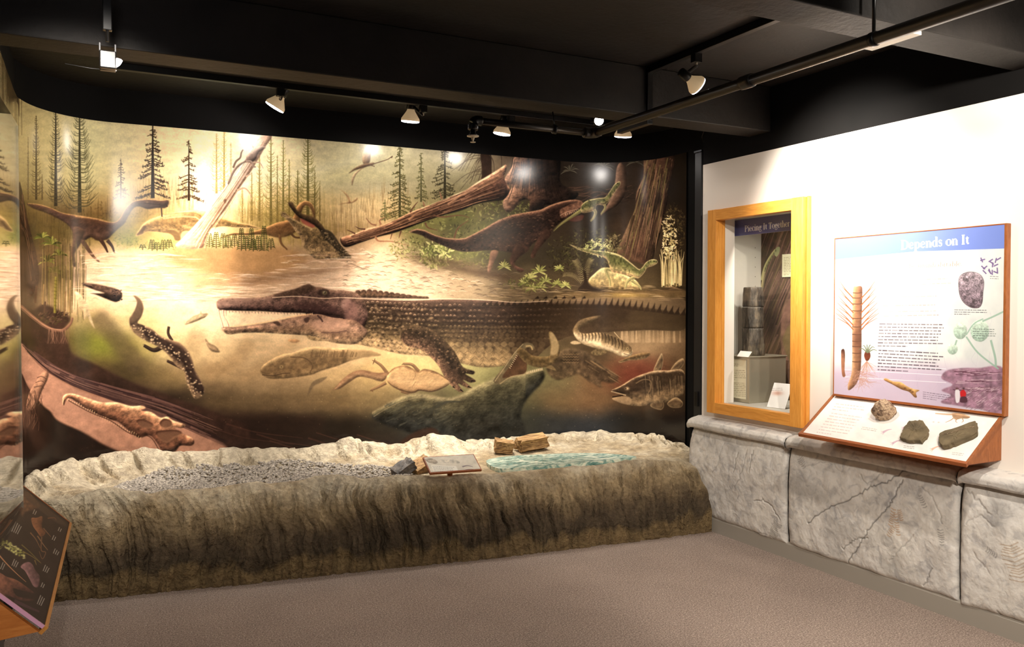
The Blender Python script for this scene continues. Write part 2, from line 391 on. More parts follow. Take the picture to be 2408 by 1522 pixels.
def paint_mural():
    c = mural_canvas(); PX, PY = c.PX, c.PY; rg = np.random.default_rng(11)
    def T(ox, oy, k): return lambda pts: [(ox + x / k, oy + y / k) for x, y in pts]
    A = T(0, 100, 2.536); B = T(300, 250, 3.383); D = T(780, 300, 3.804); E = T(1140, 330, 3.902)
    G = T(0, 600, 2.927); K = T(480, 620, 3.459); M = T(960, 640, 3.44)
    # --- underpainting
    gx = [-60, 60, 120, 200, 300, 400, 500, 600, 700, 800, 900, 1000, 1100, 1200, 1300, 1400, 1500, 1610]
    gy = [260, 340, 420, 480, 540, 600, 660, 700, 760, 820, 880, 940, 1000, 1060, 1120]
    gr = """95,80,55 178,162,108 192,176,120 200,188,136 206,192,144 220,202,152 240,212,165 245,220,180 215,200,158 195,185,145 185,175,135 185,175,140 170,160,130 110,100,80 58,52,43 78,73,68 45,40,32 30,25,18
110,95,60 175,158,103 190,174,118 195,186,134 200,188,138 225,198,146 255,225,172 245,224,178 205,193,146 190,180,136 185,175,133 178,168,132 163,153,122 112,98,78 48,41,34 82,77,72 50,42,35 30,25,18
110,95,60 160,143,88 180,163,107 190,178,124 200,183,130 225,190,133 255,240,195 250,230,182 200,188,136 190,179,128 180,169,123 160,149,108 138,128,92 98,84,64 44,37,29 60,54,47 54,45,36 32,26,18
80,70,45 118,103,58 140,123,72 170,148,92 185,158,100 212,175,112 255,245,205 245,224,162 190,168,107 205,184,128 200,179,127 158,148,102 110,104,68 74,69,44 44,37,29 54,47,39 60,50,40 35,28,20
60,52,32 80,70,38 110,95,50 140,123,66 150,134,72 190,168,98 235,210,150 220,194,128 180,158,102 180,154,107 176,150,108 140,129,83 110,109,68 80,79,49 59,51,39 50,42,32 74,61,47 40,32,22
60,50,32 80,65,40 120,98,63 190,163,127 232,205,173 202,175,130 182,151,105 176,145,100 170,144,108 190,164,133 201,180,148 150,139,103 90,89,59 64,59,41 60,55,42 60,55,40 70,60,45 45,36,25
150,130,105 70,57,39 138,117,82 216,190,160 236,210,180 226,196,160 191,155,115 171,140,105 191,165,135 216,195,168 216,195,168 200,180,153 160,144,113 110,99,74 84,74,54 70,60,45 75,65,45 55,45,30
150,130,100 70,57,39 148,127,92 216,190,150 236,212,178 236,210,178 231,205,173 211,185,153 206,185,158 216,195,168 216,195,168 205,185,153 165,149,118 124,109,81 104,91,67 94,81,57 95,82,52 60,50,34
90,66,48 72,51,36 92,67,46 150,134,88 200,184,132 226,208,163 226,206,168 222,204,163 220,203,162 200,180,140 180,160,125 160,140,105 150,130,95 110,95,65 90,76,54 82,70,50 76,65,47 85,71,49
120,88,66 106,77,58 70,48,38 92,86,44 122,115,59 190,174,127 190,169,127 186,165,127 190,169,132 195,174,137 200,175,128 200,178,128 175,165,115 125,115,80 95,82,58 72,59,41 140,119,88 110,89,64
150,112,88 160,119,93 128,93,73 85,62,47 75,64,39 120,104,68 150,129,93 160,139,103 160,139,103 170,149,108 186,164,113 190,179,123 165,164,113 110,109,73 95,87,61 112,85,58 112,60,44 90,74,51
130,94,76 148,108,87 185,144,113 150,109,86 90,65,54 50,40,30 80,67,47 120,104,76 120,104,76 120,104,73 125,111,78 105,99,73 90,89,63 75,77,54 110,94,66 115,91,63 80,64,44 60,48,35
60,42,34 42,28,21 168,128,103 185,144,116 140,104,83 110,80,64 60,42,36 45,34,28 45,36,28 42,36,28 50,48,40 65,68,62 70,72,62 55,58,48 50,54,54 48,53,56 32,28,25 32,24,20
45,30,24 36,24,18 38,26,20 58,41,33 162,122,97 150,110,89 60,40,32 55,38,30 48,34,27 45,32,26 45,36,30 45,50,55 45,52,58 42,46,48 44,50,54 44,50,55 27,22,19 40,28,22
40,28,22 34,22,17 34,23,18 40,28,23 60,44,36 60,44,36 46,32,26 42,30,25 38,28,22 38,27,22 34,28,24 34,36,38 34,38,42 32,34,36 30,36,42 30,36,42 20,16,14 26,19,16"""
    g = np.array([[[float(v) for v in q.split(',')] for q in row.split()] for row in gr.split('\n')], np.float32)
    wx = PX + 26 * (fbm(PX / 60, PY / 60, 5, 3) - .5); wy = PY + 26 * (fbm(PX / 70, PY / 50, 9, 3) - .5)
    fx = np.interp(wx, gx, np.arange(len(gx))); fy = np.interp(wy, gy, np.arange(len(gy)))
    ix = np.clip(fx.astype(int), 0, len(gx) - 2); iy = np.clip(fy.astype(int), 0, len(gy) - 2)
    tx = (fx - ix)[..., None]; ty = (fy - iy)[..., None]; tx = tx * tx * (3 - 2 * tx); ty = ty * ty * (3 - 2 * ty)
    c.a = ((g[iy, ix] * (1 - tx) + g[iy, ix + 1] * tx) * (1 - ty) + (g[iy + 1, ix] * (1 - tx) + g[iy + 1, ix + 1] * tx) * ty).astype(np.float32)
    n = fbm(PX / 85, PY / 30, 21, 4); c.a *= (1 + .10 * (n - .5))[..., None]
    # --- sky: sun and haze
    c.blob(496, 425, 170, 160, (255, 214, 150), .55); c.blob(492, 440, 85, 80, (255, 240, 195), .8); c.blob(487, 447, 34, 40, (255, 253, 238), 1)
    c.blob(850, 505, 110, 28, (222, 202, 150), .6); c.blob(870, 440, 120, 18, (172, 163, 128), .5); c.blob(780, 390, 150, 12, (208, 200, 160), .4, -14)
    # --- far bank grass and reeds
    for k in range(900):
        x = rg.uniform(50, 960); b = 500 + 40 * math.sin(x / 90.) + rg.uniform(-25, 55); l = rg.uniform(14, 48)
        if 455 < x < 560: col = (240, 215, 150)
        elif x < 260: col = (92, 78, 40)
        elif x < 460: col = (168, 148, 84)
        elif x < 780: col = (170, 150, 84)
        else: col = (160, 132, 84)
        c.stroke([(x, b), (x + rg.uniform(-4, 4), b - l)], 3.2, np.array(col) * rg.uniform(.8, 1.12), .3, w1=.8, n=2)
    for x, y, rx, ry, col in [(235, 505, 45, 26, (120, 92, 50)), (300, 540, 42, 40, (112, 116, 50)), (330, 520, 35, 22, (170, 148, 72)), (150, 500, 60, 20, (100, 80, 44)), (420, 520, 60, 25, (200, 172, 96)), (370, 575, 60, 16, (150, 150, 70)), (650, 520, 80, 34, (165, 150, 80)), (300, 565, 30, 18, (110, 120, 48))]:
        c.blob(x, y, rx, ry, col, .6)
        c.leafclump(x, y, rx, ry, 60, [np.array(col) * q for q in (.75, .95, 1.2)], 6, int(x), .45)
    # --- trees against the sky
    for x, y0, y1, w, col, tr, sd in [(85, 272, 470, 15, (92, 78, 46), 5, 1), (66, 322, 470, 5, (120, 102, 60), 3, 2), (99, 410, 470, 5, (110, 92, 54), 3, 12), (131, 258, 485, 26, (78, 68, 40), 8, 3), (187, 268, 500, 46, (82, 76, 48), 9, 4)]:
        c.conifer(x, y0, y1, w, col, 'up', tr, 1.15, sd)
    for x, y0, y1, w, col, tr, sd in [(284, 373, 468, 17, (96, 74, 48), 4, 5), (359, 290, 466, 42, (52, 36, 22), 9, 6), (444, 330, 472, 36, (74, 50, 28), 5, 7)]:
        c.conifer(x, y0, y1, w, col, 'droop', tr, .95, sd)
    for x, y0, y1, w, col, tr, sd in [(509, 314, 455, 20, (206, 176, 96), 5, 8), (527, 308, 460, 15, (198, 170, 88), 6, 9), (543, 335, 450, 9, (208, 180, 104), 3, 10), (637, 324, 540, 22, (146, 132, 68), 7, 11), (666, 330, 530, 17, (150, 136, 70), 6, 12), (680, 375, 530, 12, (146, 130, 66), 5, 13), (652, 365, 535, 10, (150, 134, 70), 4, 14), (610, 366, 520, 14, (170, 150, 80), 6, 15), (724, 322, 520, 33, (118, 108, 54), 8, 16), (700, 400, 520, 18, (126, 114, 58), 6, 17), (740, 400, 520, 10, (128, 114, 60), 4, 18), (752, 425, 520, 5, (140, 122, 68), 3, 19), (570, 440, 530, 8, (190, 166, 96), 4, 20), (592, 405, 520, 9, (176, 154, 84), 5, 21)]:
        c.conifer(x, y0, y1, w, col, 'up', tr, 1.05, sd, .9)
    for k in range(140):
        x = rg.uniform(580, 860); y = 560 - rg.uniform(0, 20); l = rg.uniform(25, 120) * (1 if x < 790 else .5)
        c.stroke([(x, y), (x + rg.uniform(-3, 3), y - l)], 4, np.array((150, 130, 72)) * rg.uniform(.8, 1.1), .22, w1=.8, n=2)
    for x, y0, y1, w, col, tr, sd in [(940, 344, 512, 34, (84, 78, 44), 6, 31), (990, 360, 475, 19, (96, 92, 56), 4, 32), (1046, 340, 470, 40, (66, 60, 38), 7, 33), (905, 470, 520, 16, (110, 108, 64), 3, 34)]:
        c.conifer(x, y0, y1, w, col, 'droop', tr, 1.25, sd)
    for k in range(22):
        x = rg.uniform(1060, 1125); y = rg.uniform(360, 440)
        c.stroke([(1142, y - 18), ((x + 1142) / 2, y - 12), (x, y + rg.uniform(14, 40))], 2.4, (84, 72, 54), .7, w1=1)
    c.fill([(1131, 360), (1153, 360), (1156, 400), (1154, 440), (1134, 440), (1133, 400)], (52, 38, 28), .8, noise=.2)
    for x, y in [(1178, 366), (1160, 380)]: c.stroke([(x - 12, y - 20), (x, y), (x + 2, y + 30)], 3, (70, 56, 42), .8, w1=1)
    # --- flying reptiles
    for pts in [D([(280, 320), (278, 240), (300, 180), (335, 150), (352, 190), (346, 260), (332, 320)]), D([(225, 390), (275, 350), (330, 340), (270, 370), (225, 410), (198, 460), (183, 520), (178, 470), (195, 420)])]:
        c.body(pts, [(0, (190, 168, 128)), (.6, (170, 140, 104)), (1, (128, 100, 72))], .8)
    c.body(D([(150, 412), (195, 370), (230, 350), (280, 328), (340, 318), (380, 315), (370, 335), (310, 350), (240, 372), (200, 385)]), [(0, (120, 94, 66)), (1, (84, 64, 46))], .7)
    c.stroke(D([(360, 330), (440, 305), (500, 285), (540, 258)]), 2.2, (105, 82, 60), .95, w1=1.6)
    c.fill(D([(520, 270), (545, 252), (540, 272)]), (105, 82, 60)); c.stroke(D([(340, 335), (385, 348)]), 2, (105, 82, 60), .9)
    c.body(D([(60, 545), (110, 575), (150, 615), (172, 665), (200, 650), (232, 628), (225, 650), (180, 675), (120, 680), (60, 690), (100, 678), (150, 665), (130, 610), (95, 570)]), [(0, (176, 140, 96)), (1, (140, 104, 66))], .6)
    c.stroke(D([(210, 640), (232, 600), (236, 565)]), 2, (210, 190, 140), .7, w1=.6)
    # --- far animals and the sand spit
    c.fill(B([(330, 1160), (520, 1120), (800, 1115), (1100, 1110), (1330, 1150), (1420, 1230), (1300, 1300), (1000, 1340), (700, 1330), (430, 1270), (310, 1210)]), (168, 132, 86), 9, .75, noise=.12, ns=30)
    c.body(B([(65, 1030), (90, 985), (130, 930), (200, 890), (290, 862), (400, 838), (520, 825), (620, 840), (700, 870), (780, 890), (860, 920), (950, 935), (1060, 972), (950, 968), (850, 964), (760, 958), (680, 970), (600, 985), (520, 995), (440, 1000), (420, 1060), (380, 1062), (370, 1020), (300, 1012), (220, 1000), (150, 1000), (110, 1025)]),
           [(0, (216, 186, 130)), (.25, (160, 132, 82)), (.55, (128, 104, 64)), (.85, (168, 140, 92)), (1, (150, 124, 80))], 1, noise=.3, ns=5, rim=(214, 184, 128), rimw=2)
    c.fill(B([(70, 1028), (100, 985), (130, 950), (150, 960), (110, 1010)]), (88, 66, 40), 1, .8); c.fill(B([(300, 990), (370, 985), (410, 1020), (420, 1065), (378, 1065), (360, 1030)]), (120, 96, 60), 1)
    for k in range(34):
        x = 290 + k * 10.5; y = 905 - 22 * math.sin((k + 3) / 12.) + (k > 24) * (k - 24) * 6; c.stroke(B([(x, y), (x - 6, y - 16)]), 2.4, (236, 214, 160), .8, w1=.6, n=2); c.stroke(B([(x + 4, y - 40), (x + 10, y - 30)]), 2, (108, 84, 50), .5, n=2)
    for k in range(30):
        x = 620 + k * 12; c.stroke(B([(x, 962), (x - 3, 975)]), 2, (226, 204, 150), .6, w1=.6, n=2)
    # bitten runner and the river hunter
    c.body(B([(720, 1054), (830, 1010), (960, 1005), (1080, 972), (1180, 928), (1260, 908), (1320, 880), (1345, 800), (1385, 762), (1430, 754), (1472, 782), (1492, 850), (1482, 892), (1462, 832), (1430, 792), (1402, 802), (1384, 842), (1374, 900), (1362, 960), (1330, 1004), (1270, 1034), (1190, 1044), (1080, 1020), (960, 1026), (830, 1026)]),
           [(0, (196, 152, 98)), (.2, (132, 98, 60)), (.7, (112, 84, 52)), (1, (150, 118, 74))], .8, noise=.2)
    c.stroke(B([(1210, 1030), (1222, 1090), (1270, 1140)]), 7, (120, 90, 56), 1, w1=3); c.stroke(B([(1290, 1000), (1330, 1040), (1385, 1045)]), 6, (100, 76, 48), 1, w1=3)
    c.body(B([(1220, 868), (1238, 838), (1300, 880), (1380, 928), (1440, 964), (1530, 975), (1600, 990), (1650, 1040), (1700, 1110), (1750, 1160), (1785, 1205), (1690, 1212), (1640, 1222), (1560, 1218), (1480, 1205), (1400, 1120), (1382, 1060), (1330, 985), (1270, 905)]),
           [(0, (132, 112, 76)), (.25, (104, 88, 58)), (.6, (128, 108, 76)), (1, (160, 138, 100))], 1, noise=.5, ns=6, speck=.15)
    c.body(B([(1276, 772), (1312, 764), (1345, 822), (1400, 858), (1470, 876), (1525, 920), (1572, 985), (1555, 1012), (1500, 960), (1430, 925), (1380, 895), (1330, 850)]), [(0, (92, 74, 48)), (.5, (66, 52, 36)), (1, (40, 30, 22))], .7, noise=.35, ns=4)
    c.fill(B([(1372, 892), (1430, 915), (1490, 950), (1470, 966), (1400, 935)]), (170, 92, 78), 1, .85); c.fill(B([(1530, 980), (1620, 1000), (1700, 1110), (1775, 1200), (1700, 1195), (1640, 1120), (1570, 1060)]), (56, 48, 36), 1.4, .8, noise=.5, ns=4)
    for k in range(60):
        x = 1540 + rg.uniform(0, 1) * 210; y = 985 + (x - 1540) * .95 + rg.uniform(-20, 60); c.blob(*B([(x, y)])[0], 1.6, 1.3, (172, 150, 108) if k % 3 else (30, 26, 20), .7)
    for k in range(26):
        x = 1240 + k * 9; y = 868 + k * 4.6; c.stroke(B([(x, y), (x + 3, y - 12)]), 1.3, (228, 206, 160), .8, w1=.5, n=2)
    # --- ground plants on the spit
    for k, (x, y, h) in enumerate([(705, 1130, 120), (800, 1130, 100), (905, 1150, 170), (985, 1130, 150), (1085, 1150, 190), (1040, 1140, 100), (850, 1120, 90), (760, 1130, 110), (1140, 1140, 80), (195, 1150, 80), (285, 1150, 80), (330, 1130, 60), (650, 1120, 100), (120, 1145, 36), (235, 1150, 60), (940, 1150, 110), (1000, 1155, 90)]):
        (px, py), = B([(x, y)]); hh = h / 3.383
        c.stroke([(px, py), (px, py - hh)], 2, (66, 62, 32), .95)
        for q in range(int(hh / 4.2)):
            yy = py - hh + q * 4.6; l = 4 + 9 * (q + 1) / (hh / 4.2 + 1)
            for sd in (-1, 1):
                c.stroke([(px, yy), (px + sd * l * .6, yy - 1.5), (px + sd * l, yy + 2.5)], 2.6, np.array((74, 78, 38)) * rg.uniform(.75, 1.35), .95, bulge=True)
    # --- leaning pale log with climbing lizards
    c.body(B([(380, 1112), (440, 1050), (560, 920), (680, 780), (770, 650), (850, 530), (930, 430), (985, 330), (1040, 235), (1146, 236), (1090, 330), (1010, 470), (940, 580), (860, 690), (780, 820), (700, 920), (640, 1010), (606, 1112), (560, 1132), (480, 1132)]),
           [(0, (228, 206, 172)), (.3, (214, 182, 150)), (.7, (196, 160, 128)), (1, (150, 116, 92))], .8, noise=.12, ns=9, horiz=True)
    for k in range(64):
        o = rg.uniform(-1, 1); f0, f1 = sorted(rg.uniform(0, 1, 2)); q = []
        for f in np.linspace(f0, f1, 5):
            cx_ = np.interp(f, [0, .15, .5, .8, 1], [520, 610, 820, 1000, 1092]); cy_ = np.interp(f, [0, .15, .5, .8, 1], [1125, 980, 680, 400, 238]); ww = np.interp(f, [0, .15, .5, 1], [110, 66, 52, 50])
            q.append((cx_ + o * ww, cy_ + o * ww * .45))
        c.stroke(B(q), 1.9, (138, 104, 80) if k % 2 else (236, 214, 184), .55, w1=.8, n=3)
    c.fill(B([(765, 745), (785, 738), (782, 765), (768, 772)]), (108, 80, 60), .6, .9)
    for p in ([(870, 670), (930, 652), (970, 690), (988, 740)], [(940, 560), (985, 535)], [(1000, 330), (985, 295)], [(930, 440), (1000, 445), (1050, 450), (1080, 495)]): c.stroke(B(p), 5, (186, 154, 122), 1, w1=1.4)
    c.body(B([(795, 612), (828, 520), (868, 470), (928, 430), (955, 380), (1015, 332), (1068, 316), (1100, 328), (1080, 342), (1042, 372), (1022, 420), (985, 446), (940, 444), (882, 484), (845, 535), (810, 612)]), [(0, (172, 146, 122)), (.5, (136, 112, 94)), (1, (100, 80, 66))], .7, noise=.2)
    c.stroke(B([(985, 440), (1005, 480), (1022, 482)]), 4.5, (140, 116, 98), 1, w1=2); c.stroke(B([(940, 435), (985, 440), (1000, 490)]), 4.5, (160, 134, 112), 1, w1=2)
    c.stroke(B([(840, 490), (862, 440), (895, 410), (905, 370), (918, 345)]), 5, (128, 104, 84), 1, w1=3)
    # --- left bank: runner, ferns, dark trunk
    c.body(A([(160, 962), (230, 966), (300, 986), (370, 1016), (440, 1028), (520, 1040), (590, 1053), (650, 1070), (690, 1070), (720, 1043), (745, 998), (780, 958), (830, 940), (890, 936), (960, 941), (1000, 938), (1006, 962), (986, 986), (940, 986), (880, 993), (830, 977), (796, 987), (766, 1032), (742, 1078), (702, 1112), (672, 1142), (642, 1172), (600, 1182), (570, 1178), (540, 1162), (490, 1188), (452, 1184), (430, 1122), (400, 1084), (340, 1046), (260, 1010), (200, 990)]),
           [(0, (186, 148, 98)), (.08, (92, 66, 48)), (.4, (84, 62, 50)), (.8, (98, 74, 60)), (1, (80, 58, 42))], .8, noise=.18)
    c.body(A([(440, 1100), (500, 1120), (480, 1200), (445, 1260), (455, 1330), (435, 1330), (425, 1250), (435, 1180)]), [(0, (92, 68, 50)), (1, (84, 66, 48))], .8)
    c.stroke(A([(490, 1180), (530, 1240), (560, 1280), (592, 1308)]), 11, (98, 74, 56), 1, w1=3.5)
    c.stroke(A([(600, 1175), (625, 1215), (642, 1252)]), 10, (72, 50, 36), 1, w1=3.5); c.stroke(A([(640, 1180), (668, 1215), (682, 1254)]), 9, (66, 46, 34), 1, w1=3)
    c.stroke(A([(962, 985), (966, 1040)]), 3, (70, 50, 34)); c.stroke(A([(985, 960), (998, 980)]), 3.5, (60, 42, 28)); c.blob(*A([(878, 952)])[0], 2.4, 2.2, (150, 120, 80), .8); c.stroke(A([(860, 958), (985, 972)]), 1.4, (48, 34, 24), .8)
    c.fill([(44, 440), (56, 470), (66, 520), (76, 560), (86, 600), (92, 660), (70, 700), (44, 700)], (70, 52, 36), 2, .95, noise=.3, ns=8)
    for k in range(26): c.stroke([(46 + rg.uniform(0, 8), 455 + rg.uniform(0, 80)), (58 + rg.uniform(0, 10), 560), (72 + rg.uniform(0, 14), 660)], 1.8, (36, 26, 18) if k % 2 else (120, 92, 66), .6)
    for x, y, L in [(122, 575, 26), (112, 615, 22), (140, 600, 20), (100, 560, 20), (128, 640, 20)]: c.frond(x, y, 10, L, [(128, 136, 58), (96, 106, 42), (156, 160, 78), (66, 70, 30)], 4.2, -190, 10, int(x))
    for x, rx in [(104, 40), (150, 30)]: c.blob(x, 650, rx, 18, (56, 44, 28), .6)
    for k in range(110):
        x = rg.uniform(95, 205); y0 = rg.uniform(560, 640); c.stroke([(x, y0), (x + rg.uniform(-4, 4), rg.uniform(690, 760))], 1.9, [(100, 92, 46), (70, 58, 34), (140, 122, 76)][k % 3], .55, w1=1.2, n=2)
    # --- water surface: wavelets
    for k in range(620):
        x = rg.uniform(185, 860); y = rg.uniform(592, 712); lim = 640 if 420 < x < 640 else 596
        if y < lim - abs(x - 520) * .0: continue
        l = rg.uniform(14, 70); d = rg.uniform(-3, 3); col = [(248, 230, 204), (196, 164, 136), (172, 138, 112), (255, 244, 222)][k % 4]
        c.stroke([(x, y), (x + l * .5, y + d - 1.5), (x + l, y + d * .4)], rg.uniform(1.4, 3.6), col, .42, bulge=True, n=4)
    for k in range(700):
        x = rg.uniform(800, 1330); y = rg.uniform(572, 702)
        if y < 585 + max(0, x - 930) * .20: continue
        l = rg.uniform(8, 26); col = [(112, 94, 74), (150, 128, 104), (232, 214, 188), (84, 70, 54)][k % 4]; f = 1. if x < 1120 else .75
        c.stroke([(x, y), (x + l * .5, y - 2.), (x + l, y + 1)], rg.uniform(1.2, 2.6), np.array(col) * f, .5, bulge=True, n=4)
    c.blob(650, 652, 90, 10, (120, 92, 62), .6, -8); c.blob(740, 640, 60, 7, (150, 120, 92), .5, -6); c.blob(560, 690, 120, 10, (150, 124, 98), .35)
    # --- right-hand forest
    for k in range(18):
        x = rg.uniform(930, 1260); y = 520 + (x - 930) * .1 + rg.uniform(-35, 60)
        c.blob(x, y, 30, 22, [(92, 98, 52), (64, 66, 38), (120, 126, 68)][k % 3], .55)
    c.leafclump(1090, 530, 170, 60, 520, [(98, 104, 52), (70, 74, 38), (140, 146, 84), (50, 48, 30), (168, 170, 110)], 8, 4, .55)
    c.leafclump(1195, 490, 60, 45, 220, [(110, 118, 62), (74, 80, 40), (150, 152, 92)], 7, 5, .6)
    for k in range(12): c.stroke([(1265 + rg.uniform(-40, 40), 380), (1275 + rg.uniform(-20, 20), 470)], 14, (40, 34, 28), .3)
    for x, y, L in [(1420, 392, 24), (1495, 382, 22), (1340, 402, 22)]: c.frond(x, y, 9, L, [(96, 94, 80), (74, 74, 62)], 2.6, -200, 20, x)
    for k in range(60):
        x = rg.uniform(1310, 1450); y = rg.uniform(440, 470); c.stroke([(x, y), (x + 22, y + rg.uniform(-8, 8)), (x + 48, y + rg.uniform(-10, 10))], 2.2, [(110, 84, 66), (66, 50, 40), (44, 36, 30)][k % 3], .6, w1=1)
    c.body(E([(1212, 250), (1250, 205), (1292, 262), (1304, 400), (1284, 500), (1220, 590), (1130, 650), (1060, 690), (1120, 600), (1180, 480), (1195, 380)]), [(0, (132, 108, 90)), (.5, (104, 82, 66)), (1, (60, 48, 38))], 1.2, noise=.25, ns=10, horiz=True)
    c.body(E([(300, 140), (252, 240), (190, 335), (184, 400), (250, 425), (165, 565), (200, 660), (262, 640), (330, 556), (408, 556), (412, 668), (520, 660), (560, 590), (700, 610), (860, 500), (770, 440), (690, 370), (664, 140)]), [(0, (150, 120, 98)), (.3, (92, 70, 56)), (.6, (46, 35, 29)), (1, (32, 26, 22))], 1.4, noise=.55, ns=8, horiz=True, emb=1., emb_r=7)
    for k in range(90):
        x = rg.uniform(250, 660); d = (x - 450) * .25; f = rg.uniform(0, .6); y = 150 + 430 * f; c.stroke(E([(x, y), (x + d * .3, y + 70), (x + d, y + 150)]), 2.2, (158, 122, 92) if (k % 3 == 0 and x < 420) else (30, 22, 16), .5, w1=.8)
    c.body(D([(80, 992), (200, 950), (330, 900), (440, 880), (560, 830), (700, 760), (830, 710), (960, 660), (1100, 600), (1200, 560), (1300, 490), (1400, 430), (1490, 375), (1558, 332), (1562, 380), (1540, 440), (1562, 500), (1594, 560), (1540, 642), (1430, 660), (1300, 684), (1150, 744), (1000, 784), (850, 834), (700, 892), (560, 942), (400, 982), (250, 1032), (120, 1070)]),
           [(0, (176, 136, 106)), (.2, (138, 102, 78)), (.5, (88, 62, 48)), (.8, (54, 37, 29)), (1, (38, 26, 21))], .8, noise=.5, ns=7, emb=1., emb_r=6)
    for k in range(280):
        f0 = rg.uniform(0, .85); f1 = min(1, f0 + rg.uniform(.05, .22)); o = rg.uniform(.05, .95); q = []
        for f in np.linspace(f0, f1, 4):
            x = 110 + f * 1440; yt = np.interp(x, [110, 440, 830, 1200, 1490, 1560], [985, 880, 710, 560, 378, 335]); yb = np.interp(x, [110, 400, 850, 1300, 1540], [1065, 980, 834, 684, 640]); q.append((x, yt + (yb - yt) * o))
        c.stroke(D(q), 1.9, [(52, 34, 24), (192, 150, 112), (80, 54, 38)][k % 3], .55, w1=.7, n=3)
    for p, w in [([(210, 950), (170, 930), (135, 915)], 3.5), ([(300, 910), (250, 905), (212, 885)], 4), ([(400, 875), (350, 860), (305, 808)], 5), ([(440, 870), (430, 830), (480, 800)], 5), ([(700, 760), (740, 700), (770, 665)], 4), ([(830, 705), (815, 660)], 5), ([(985, 640), (965, 570)], 5), ([(690, 830), (760, 770), (830, 730)], 6), ([(1040, 690), (1110, 640), (1165, 605)], 6), ([(390, 975), (420, 1015), (540, 1020), (700, 1060)], 5), ([(835, 850), (860, 895), (945, 920)], 4), ([(910, 785), (1000, 800), (1140, 785), (1230, 805)], 4), ([(1095, 990), (1130, 900), (1225, 830)], 4), ([(620, 925), (600, 990)], 4), ([(540, 945), (525, 1000)], 3)]:
        c.stroke(D(p), w, (150, 112, 82) if w > 4.5 else (104, 74, 54), 1, w1=1.2)
    c.leafclump(955, 585, 40, 24, 130, [(170, 172, 112), (120, 126, 70), (92, 92, 50)], 7, 8, .7); c.leafclump(1025, 600, 38, 28, 260, [(188, 196, 122), (140, 152, 82), (212, 212, 148), (100, 108, 56)], 10, 9, .8)
    c.leafclump(1110, 605, 50, 20, 120, [(130, 136, 76), (90, 92, 50)], 8, 10, .6)
    c.blob(1120, 640, 120, 10, (78, 60, 42), .7, 10); c.blob(1050, 615, 90, 8, (84, 66, 46), .6, 8)
    # big predator
    pb = [(963, 545), (980, 539), (998, 542), (1022, 553), (1048, 560), (1077, 562), (1095, 560), (1119, 548), (1143, 535), (1171, 519), (1204, 506), (1242, 499), (1273, 493), (1294, 483), (1319, 475), (1345, 470), (1365, 472), (1372, 482), (1368, 494), (1373, 507), (1366, 520), (1345, 522), (1330, 515), (1312, 527), (1299, 540), (1288, 556), (1262, 566), (1246, 580), (1228, 592), (1204, 594), (1178, 590), (1148, 588), (1122, 591), (1090, 592), (1064, 586), (1038, 576), (1011, 564), (990, 553)]
    r = c.body(pb, [(0, (126, 96, 76)), (.1, (60, 44, 36)), (.45, (42, 31, 26)), (.75, (58, 43, 36)), (1, (84, 62, 50))], .8, noise=.35, ns=6, speck=.12, emb=.8, emb_r=8)
    c.clip = c.full(r)
    for k in range(420):
        x = rg.uniform(1000, 1320); y = rg.uniform(490, 592); c.stroke([(x, y), (x + 5, y + rg.uniform(-1.5, .5))], 1.6, (150, 122, 98) if k % 3 == 0 else (28, 20, 17), .45, n=2)
    c.clip = None
    for k in range(len(pb[:15]) * 8):
        f = k / 8.; i = int(f); 
        if i >= 15: break
        u = f - i; x = pb[i][0] * (1 - u) + pb[i + 1][0] * u; y = pb[i][1] * (1 - u) + pb[i + 1][1] * u; c.blob(x, y + .6, 1.7, 1.3, (198, 158, 122), .7)
    c.body([(1282, 540), (1296, 550), (1280, 570), (1264, 590), (1256, 606), (1248, 604), (1254, 584), (1264, 562)], [(0, (56, 41, 33)), (1, (84, 62, 50))], .8, noise=.3)
    c.body([(1215, 575), (1245, 585), (1222, 604), (1210, 622), (1232, 634), (1222, 640), (1202, 624), (1200, 606)], [(0, (56, 41, 33)), (1, (96, 72, 60))], .8, noise=.3); c.body([(1155, 590), (1172, 592), (1160, 620), (1152, 640), (1146, 636), (1150, 612)], [(0, (120, 92, 72)), (1, (150, 120, 96))], .8)
    c.fill(E([(690, 640), (760, 600), (880, 560), (895, 600), (840, 640), (760, 690), (700, 710)]), (140, 104, 82), 1, .75, noise=.5, ns=5); c.fill(E([(760, 720), (860, 690), (910, 690), (880, 738), (800, 745)]), (92, 58, 48), .8, .9)
    c.blob(*E([(780, 602)])[0], 3.4, 2.2, (60, 40, 32), .9); c.stroke(E([(690, 690), (760, 655), (860, 630)]), 1.6, (210, 180, 150), .6)
    for k in range(9): c.stroke(E([(740 + k * 17, 672 - k * 5), (744 + k * 17, 692 - k * 5)]), 1.5, (226, 204, 172), .8, w1=.5, n=2)
    # green runners
    def green(body, tail, legs):
        for l, w in legs: c.stroke(E(l), w * 1.25, (140, 136, 92), 1, w1=3.)
        if tail: c.stroke(E(tail), 9, (124, 122, 76), 1, w1=1.2)
        q = c.body(E(body), [(0, (206, 198, 146)), (.12, (86, 88, 56)), (.45, (98, 102, 62)), (.8, (150, 142, 98)), (1, (188, 158, 116))], .7, noise=.35, ns=5, rim=(206, 194, 142), rimw=1.2)
        c.clip = c.full(q); bp = np.array(E(body)); x0, x1 = bp[:, 0].min(), bp[:, 0].max(); y0, y1 = bp[:, 1].min(), bp[:, 1].max()
        for k in range(90):
            x = rg.uniform(x0, x1); y = rg.uniform(y0, y1); c.stroke([(x, y), (x + rg.uniform(-3, 3), y + 6)], 2.6, (52, 60, 34), .5, n=2)
        c.clip = None
